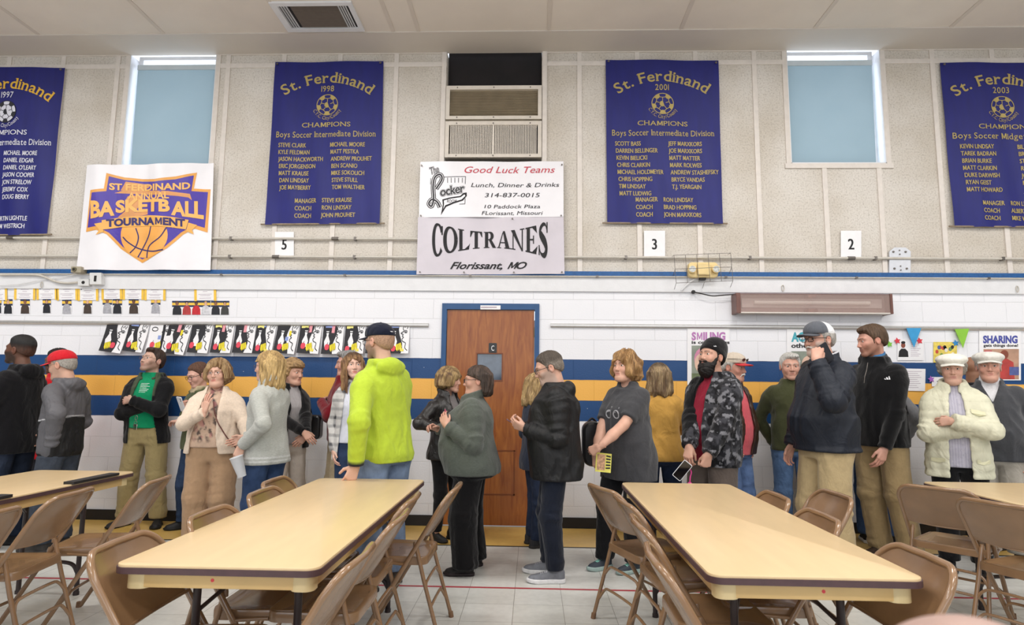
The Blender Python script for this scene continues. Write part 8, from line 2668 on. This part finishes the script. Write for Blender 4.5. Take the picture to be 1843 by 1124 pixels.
# 22 big man on the phone
P = Person('big man in navy jacket and grey and white cap talking on his phone', 2.20, -1.45, -80, 1.855, skin='#dba58e', girth=1.12, depth=1.1, belly=0.075, lean=(0, 0.02))
P.stance([(0.14, 0.0), (-0.13, -0.03)])
P.arm('L', P.at(1470, 652, -1.76), (0.35, 0.2, -1), hand='grip', d=P.dirl(0.28, 0.25, 0.9), n=P.dirl(-0.35, -0.85, 0.1)); P.arm('R', (-0.28, -0.10, 0.92), (-1, 1, 0), hand='relaxed')
P.head(yaw=10, pitch=3, hair='short', hair_col='#a9a49e', hat=(0.05, 0.06), glasses='frame', moustache='#cfc8bf', stubble=0.55, beard_col='#c9c2ba', age=1.4, jowl=1.5, cheek=1.1, nose=1.15, fwd=0.05, flush=0.4)
P.build_body()
P.trousers('#b6a17a', M_cloth, top=0.53, r=(0.108, 0.092, 0.085), fold=0.008, wr=0.007)
P.shoes('#3a2c22')
def nv(g):
    C = tint(g, '#131a27')
    cx, cy = P.axis(0.86 * P.H)
    rr = np.sqrt((g.X - cx) ** 2 + (g.Y - cy) ** 2)
    return over(C, step(np.abs(g.Z - 0.872 * P.H - 0.3 * (g.Y - cy)) - 0.004, 0.002) * (rr < 0.12), '#d5d5da')
P.top('navy_jacket', nv, M_nylon, hem=0.485, grow=0.026, band=-0.012, collar=(0.862, 0.084, 0.024, 0.011, 0.3, 0.03), seed=211, sleeve=(0.082, 0.078, 0.056), fold=0.012, wr=0.012, fs=0.2)
c = P.cap_hat('#5c5f66', '#4d5057', back='#e6e6e8', tilt=0.06)
headmark(P, 'cap_emblem', [[(0.026, -0.093, 0.087), (0.040, -0.084, 0.091), (0.054, -0.070, 0.098), (0.040, -0.086, 0.086), (0.028, -0.094, 0.083)]], '#e8e8ea', c)
phone('dark phone at the ear of the big man in the navy jacket', P, P.at(1487, 634, -1.60), P.dirl(0.5, 0.2, -0.85), P.dirl(-0.2, 0.9, 0.1), '#2a2a30')

# 23 person hidden behind the man in the black sweater
P = Person('person in grey sweater and jeans mostly hidden behind the black sweater', 3.12, -0.40, 165, 1.72, 'f', skin='#cf9c86')
P.stance([(0.12, 0.0), (-0.10, 0.0)], toe=(0, 0))
P.arm('L', (0.22, -0.02, 0.92), (1, 1, 0)); P.arm('R', (-0.24, -0.02, 0.92), (-1, 1, 0))
P.head(hair='long', length=0.05, thick=0.014, hair_col='#171314', pitch=5)
P.build_body(); P.trousers('#405a86', M_denim, top=0.50); P.shoes('#17171a', '#d5d5d5', 'sneaker')
P.top('sweater', '#77777a', M_knit, hem=0.48, grow=0.015, seed=221)
x, z = W(1605, 637, -0.3)
hb = P.root

# 24 man in the black quarter-zip
P = Person('tall man in black quarter-zip sweater and khaki trousers looking left', 2.895, -0.90, -64, 1.895, skin='#d9a08a', girth=1.02, belly=0.02, shoulders=1.03)
P.stance([(0.155, 0.08), (-0.085, 0.05)])
P.arm('L', P.at(1592, 808, -1.12), (0.8, 1, 0), hand='relaxed', n=P.dirl(0.3, -0.9, 0)); P.arm('R', (-0.2, -0.13, 0.98), (-1, 0.8, 0), hand='relaxed', n=(-1, 0, 0))
P.head(yaw=-27, pitch=9, hair='short', hair_col='#54402f', stubble=0.55, beard_col='#7a4f3a', flush=0.5, jaw=1.05, fwd=0.05, brow='#54402f')
P.build_body()
P.trousers('#9c8661', M_cloth, top=0.488, r=(0.104, 0.088, 0.082), fold=0.008, wr=0.006, end=0.03); P.shoes('#3a2c22')
P.inner('blue_shirt', '#3d6f9c', M_cloth, hem=0.6, grow=-0.005, collar=(0.866, 0.066, 0.026, 0.008, 0.35, 0.02))
q24 = P.top('quarter_zip', '#0f0f11', M_knit, hem=0.472, grow=0.026, collar=(0.852, 0.078, 0.028, 0.009, 0.35, 0.035), seed=231, sleeve=(0.066, 0.058, 0.047), fold=0.007)
l = P.at(1563, 679, -1.2)
x0_, z0_ = float(l[0]), float(l[2])
P.patch('chest_emblem', [[(x0_ - 0.016 + 0.012 * k, z0_ - 0.012), (x0_ - 0.006 + 0.012 * k, z0_ - 0.012), (x0_ - 0.012 + 0.012 * k - 0.004, z0_ - 0.002 + 0.009 * k), (x0_ - 0.020 + 0.012 * k - 0.002, z0_ - 0.004 + 0.009 * k)] for k in range(3)], mat('emblem_white', '#d9d9dc', 0.7, 0.05, 40), q24, 0.003)
P.line('zip', [(0.0, z) for z in np.linspace(0.745 * P.H, 0.835 * P.H, 10)], 0.0035, M_screw, q24)

# 25 woman in the cream quilted jacket
P = Person('elderly woman in cream quilted jacket and white cap, arms folded', 3.285, -1.26, -27, 1.635, 'f', skin='#d8a690', girth=1.06, belly=0.03)
P.stance([(0.10, 0.0), (-0.10, 0.0)], toe=(6, -6))
crossed(P, 0.675, 0.245, 0.03)
P.head(yaw=-3, pitch=3, hair='curly', hair_col='#8d867d', hat=(0.055, -0.02), age=2.0, jowl=1.2, brow='#6a5a4e', lips='#a06058', cheek=1.05, nose=1.1, brow_w=0.6)
P.build_body()
P.trousers('#121214', M_cloth, top=0.50, r=(0.1, 0.08, 0.072)); P.shoes('#1b1a1b')
def stripes(g):
    return over(tint(g, '#b9b6c2'), 0.5 * np.clip(np.sin(g.X * 2 * PI / 0.016) * 3, 0, 1), '#8f8ca3')
P.inner('striped_blouse', stripes, M_cloth, hem=0.475, grow=0.012, fold=0.004, collar=(0.86, 0.062, 0.014, 0.008, 0.3, 0.02))
def quilt(g):
    return over(tint(g, '#d0ceb6'), 0.25 * step(np.abs(np.sin(g.Z * PI / 0.075)) - 0.06, 0.03), '#a9a684')
p25 = P.top('quilted_jacket', quilt, M_nylon, hem=0.43, open=[(0.40, -0.075, 0.075), (0.62, -0.07, 0.065), (0.80, -0.045, 0.045), (0.87, -0.03, 0.03)], grow=0.034, thick=0.016, collar=(0.857, 0.082, 0.030, 0.014, 0.3, 0.03), seed=241, sleeve=(0.076, 0.072, 0.056), fold=0.007, wr=0.009, wl=0.06,
      extra=lambda g, q: q - 0.005 * np.abs(np.sin(g.Z * PI / 0.075)) ** 0.6)
for sx in (-1, 1):
    P.patch('pocket_flap', [[(sx * 0.10, 0.845), (sx * 0.185, 0.845), (sx * 0.185, 0.818), (sx * 0.14, 0.808), (sx * 0.10, 0.818)]], mat('cream_flap', '#d2cfad', 0.5, 0.06, 20), p25, 0.008)
P.patch('pocket_flap', [[(0.085, 1.22), (0.17, 1.20), (0.17, 1.175), (0.13, 1.165), (0.085, 1.19)]], MATS['cream_flap'], p25, 0.008)
P.flat_cap('#e2dfd5')

# 26 bald man behind
P = Person('bald man with dark glasses turned away behind the two white caps', 3.985, -0.47, 112, 1.665, skin='#9a6a4e')
P.stance([(0.10, 0.0), (-0.10, 0.0)])
P.arm('L', (0.2, -0.05, 0.86), (1, 1, 0)); P.arm('R', (-0.2, -0.05, 0.86), (-1, 1, 0))
P.head(yaw=0, pitch=14, roll=6, glasses='frame', stubble=0.4, beard_col='#3a2a20')
P.build_body(); P.trousers('#2a2c34', top=0.50); P.shoes('#2a2725')
P.top('jacket', '#232327', M_cloth, hem=0.48, grow=0.018, seed=251)

# 27 man in the grey quarter-zip and white flat cap
P = Person('older man in charcoal quarter-zip, white turtleneck and white flat cap', 3.80, -0.93, -30, 1.675, skin='#d9a18a', girth=1.20, belly=0.06)
P.stance([(0.11, 0.0), (-0.11, 0.0)], toe=(6, -6))
P.arm('L', (0.25, -0.03, 0.84), (1, 0.8, 0), hand='relaxed', n=(1, 0, 0)); P.arm('R', (-0.25, -0.03, 0.84), (-1, 0.8, 0), hand='relaxed', n=(-1, 0, 0))
P.head(yaw=0, pitch=0, hair='short', hair_col='#a5a09a', hat=(0.055, -0.02), age=1.9, jowl=1.3, cheek=1.1, flush=0.4, nose=1.15, brow='#8a7f75')
P.build_body()
P.trousers('#a39d93', M_cloth, top=0.53, r=(0.108, 0.09, 0.08)); P.shoes('#2a2725')
P.inner('turtleneck', '#dedde0', M_knit, hem=0.55, grow=-0.002, neck=0.872, collar=(0.872, 0.060, 0.030, 0.009, 0.2))
q27 = P.top('quarter_zip', '#45464a', M_knit, hem=0.475, grow=0.022, open=[(0.755, -0.003, 0.003), (0.765, -0.008, 0.008), (0.83, -0.045, 0.045), (0.9, -0.07, 0.07)] and None, seed=261, sleeve=(0.07, 0.064, 0.052), fold=0.008, collar=(0.852, 0.086, 0.026, 0.010, 0.35, 0.055),
      extra=lambda g, q: smax(q, -smax(smax(np.abs(g.X - P.axis(1.35)[0]) - np.clip((g.Z - 0.752 * P.H) * 0.40, 0, 0.06), g.Y + 0.02, 0.004), 0.752 * P.H - g.Z, 0.002), 0.006))
P.line('zip', [(0.0, z) for z in np.linspace(0.735 * P.H, 0.753 * P.H, 5)], 0.005, M_screw, q27)
P.flat_cap('#dedbd3')

# 28 someone seated close to the camera, out of focus
hx_, hz_ = W(1790, 1134, -5.90)
P = Person('blurred bald head of a seated person close to the camera at the lower right', hx_, -5.90, 180, 1.48, skin='#b8968c')
P.root.location.z = hz_ - 1.48
dz = 1.48 - hz_
P.legs = [(np.array((s * 0.09, 0, 0.515 * 1.48)), np.array((s * 0.11, -0.38, 0.50 * 1.48)), np.array((s * 0.11, -0.40, dz + 0.08))) for s in (1, -1)]
P.toe = (0, 0)
P.arm('L', (0.14, -0.28, 0.80), (1, 0.8, 0)); P.arm('R', (-0.14, -0.28, 0.80), (-1, 0.8, 0))
P.head(pitch=10, hair='fringe', hair_col='#a59a94')
P.build_body()
P.trousers('#3a4252', M_denim, top=0.53, end=(dz + 0.05) / 1.48)
P.top('sweater', '#7c5f62', M_knit, hem=0.49, grow=0.015, seed=271)
o = copy_tree(chair0); o.location = (hx_, -5.94, 0); o.rotation_euler = (0, 0, PI); o['label'] = 'tan folding chair under the seated person close to the camera'
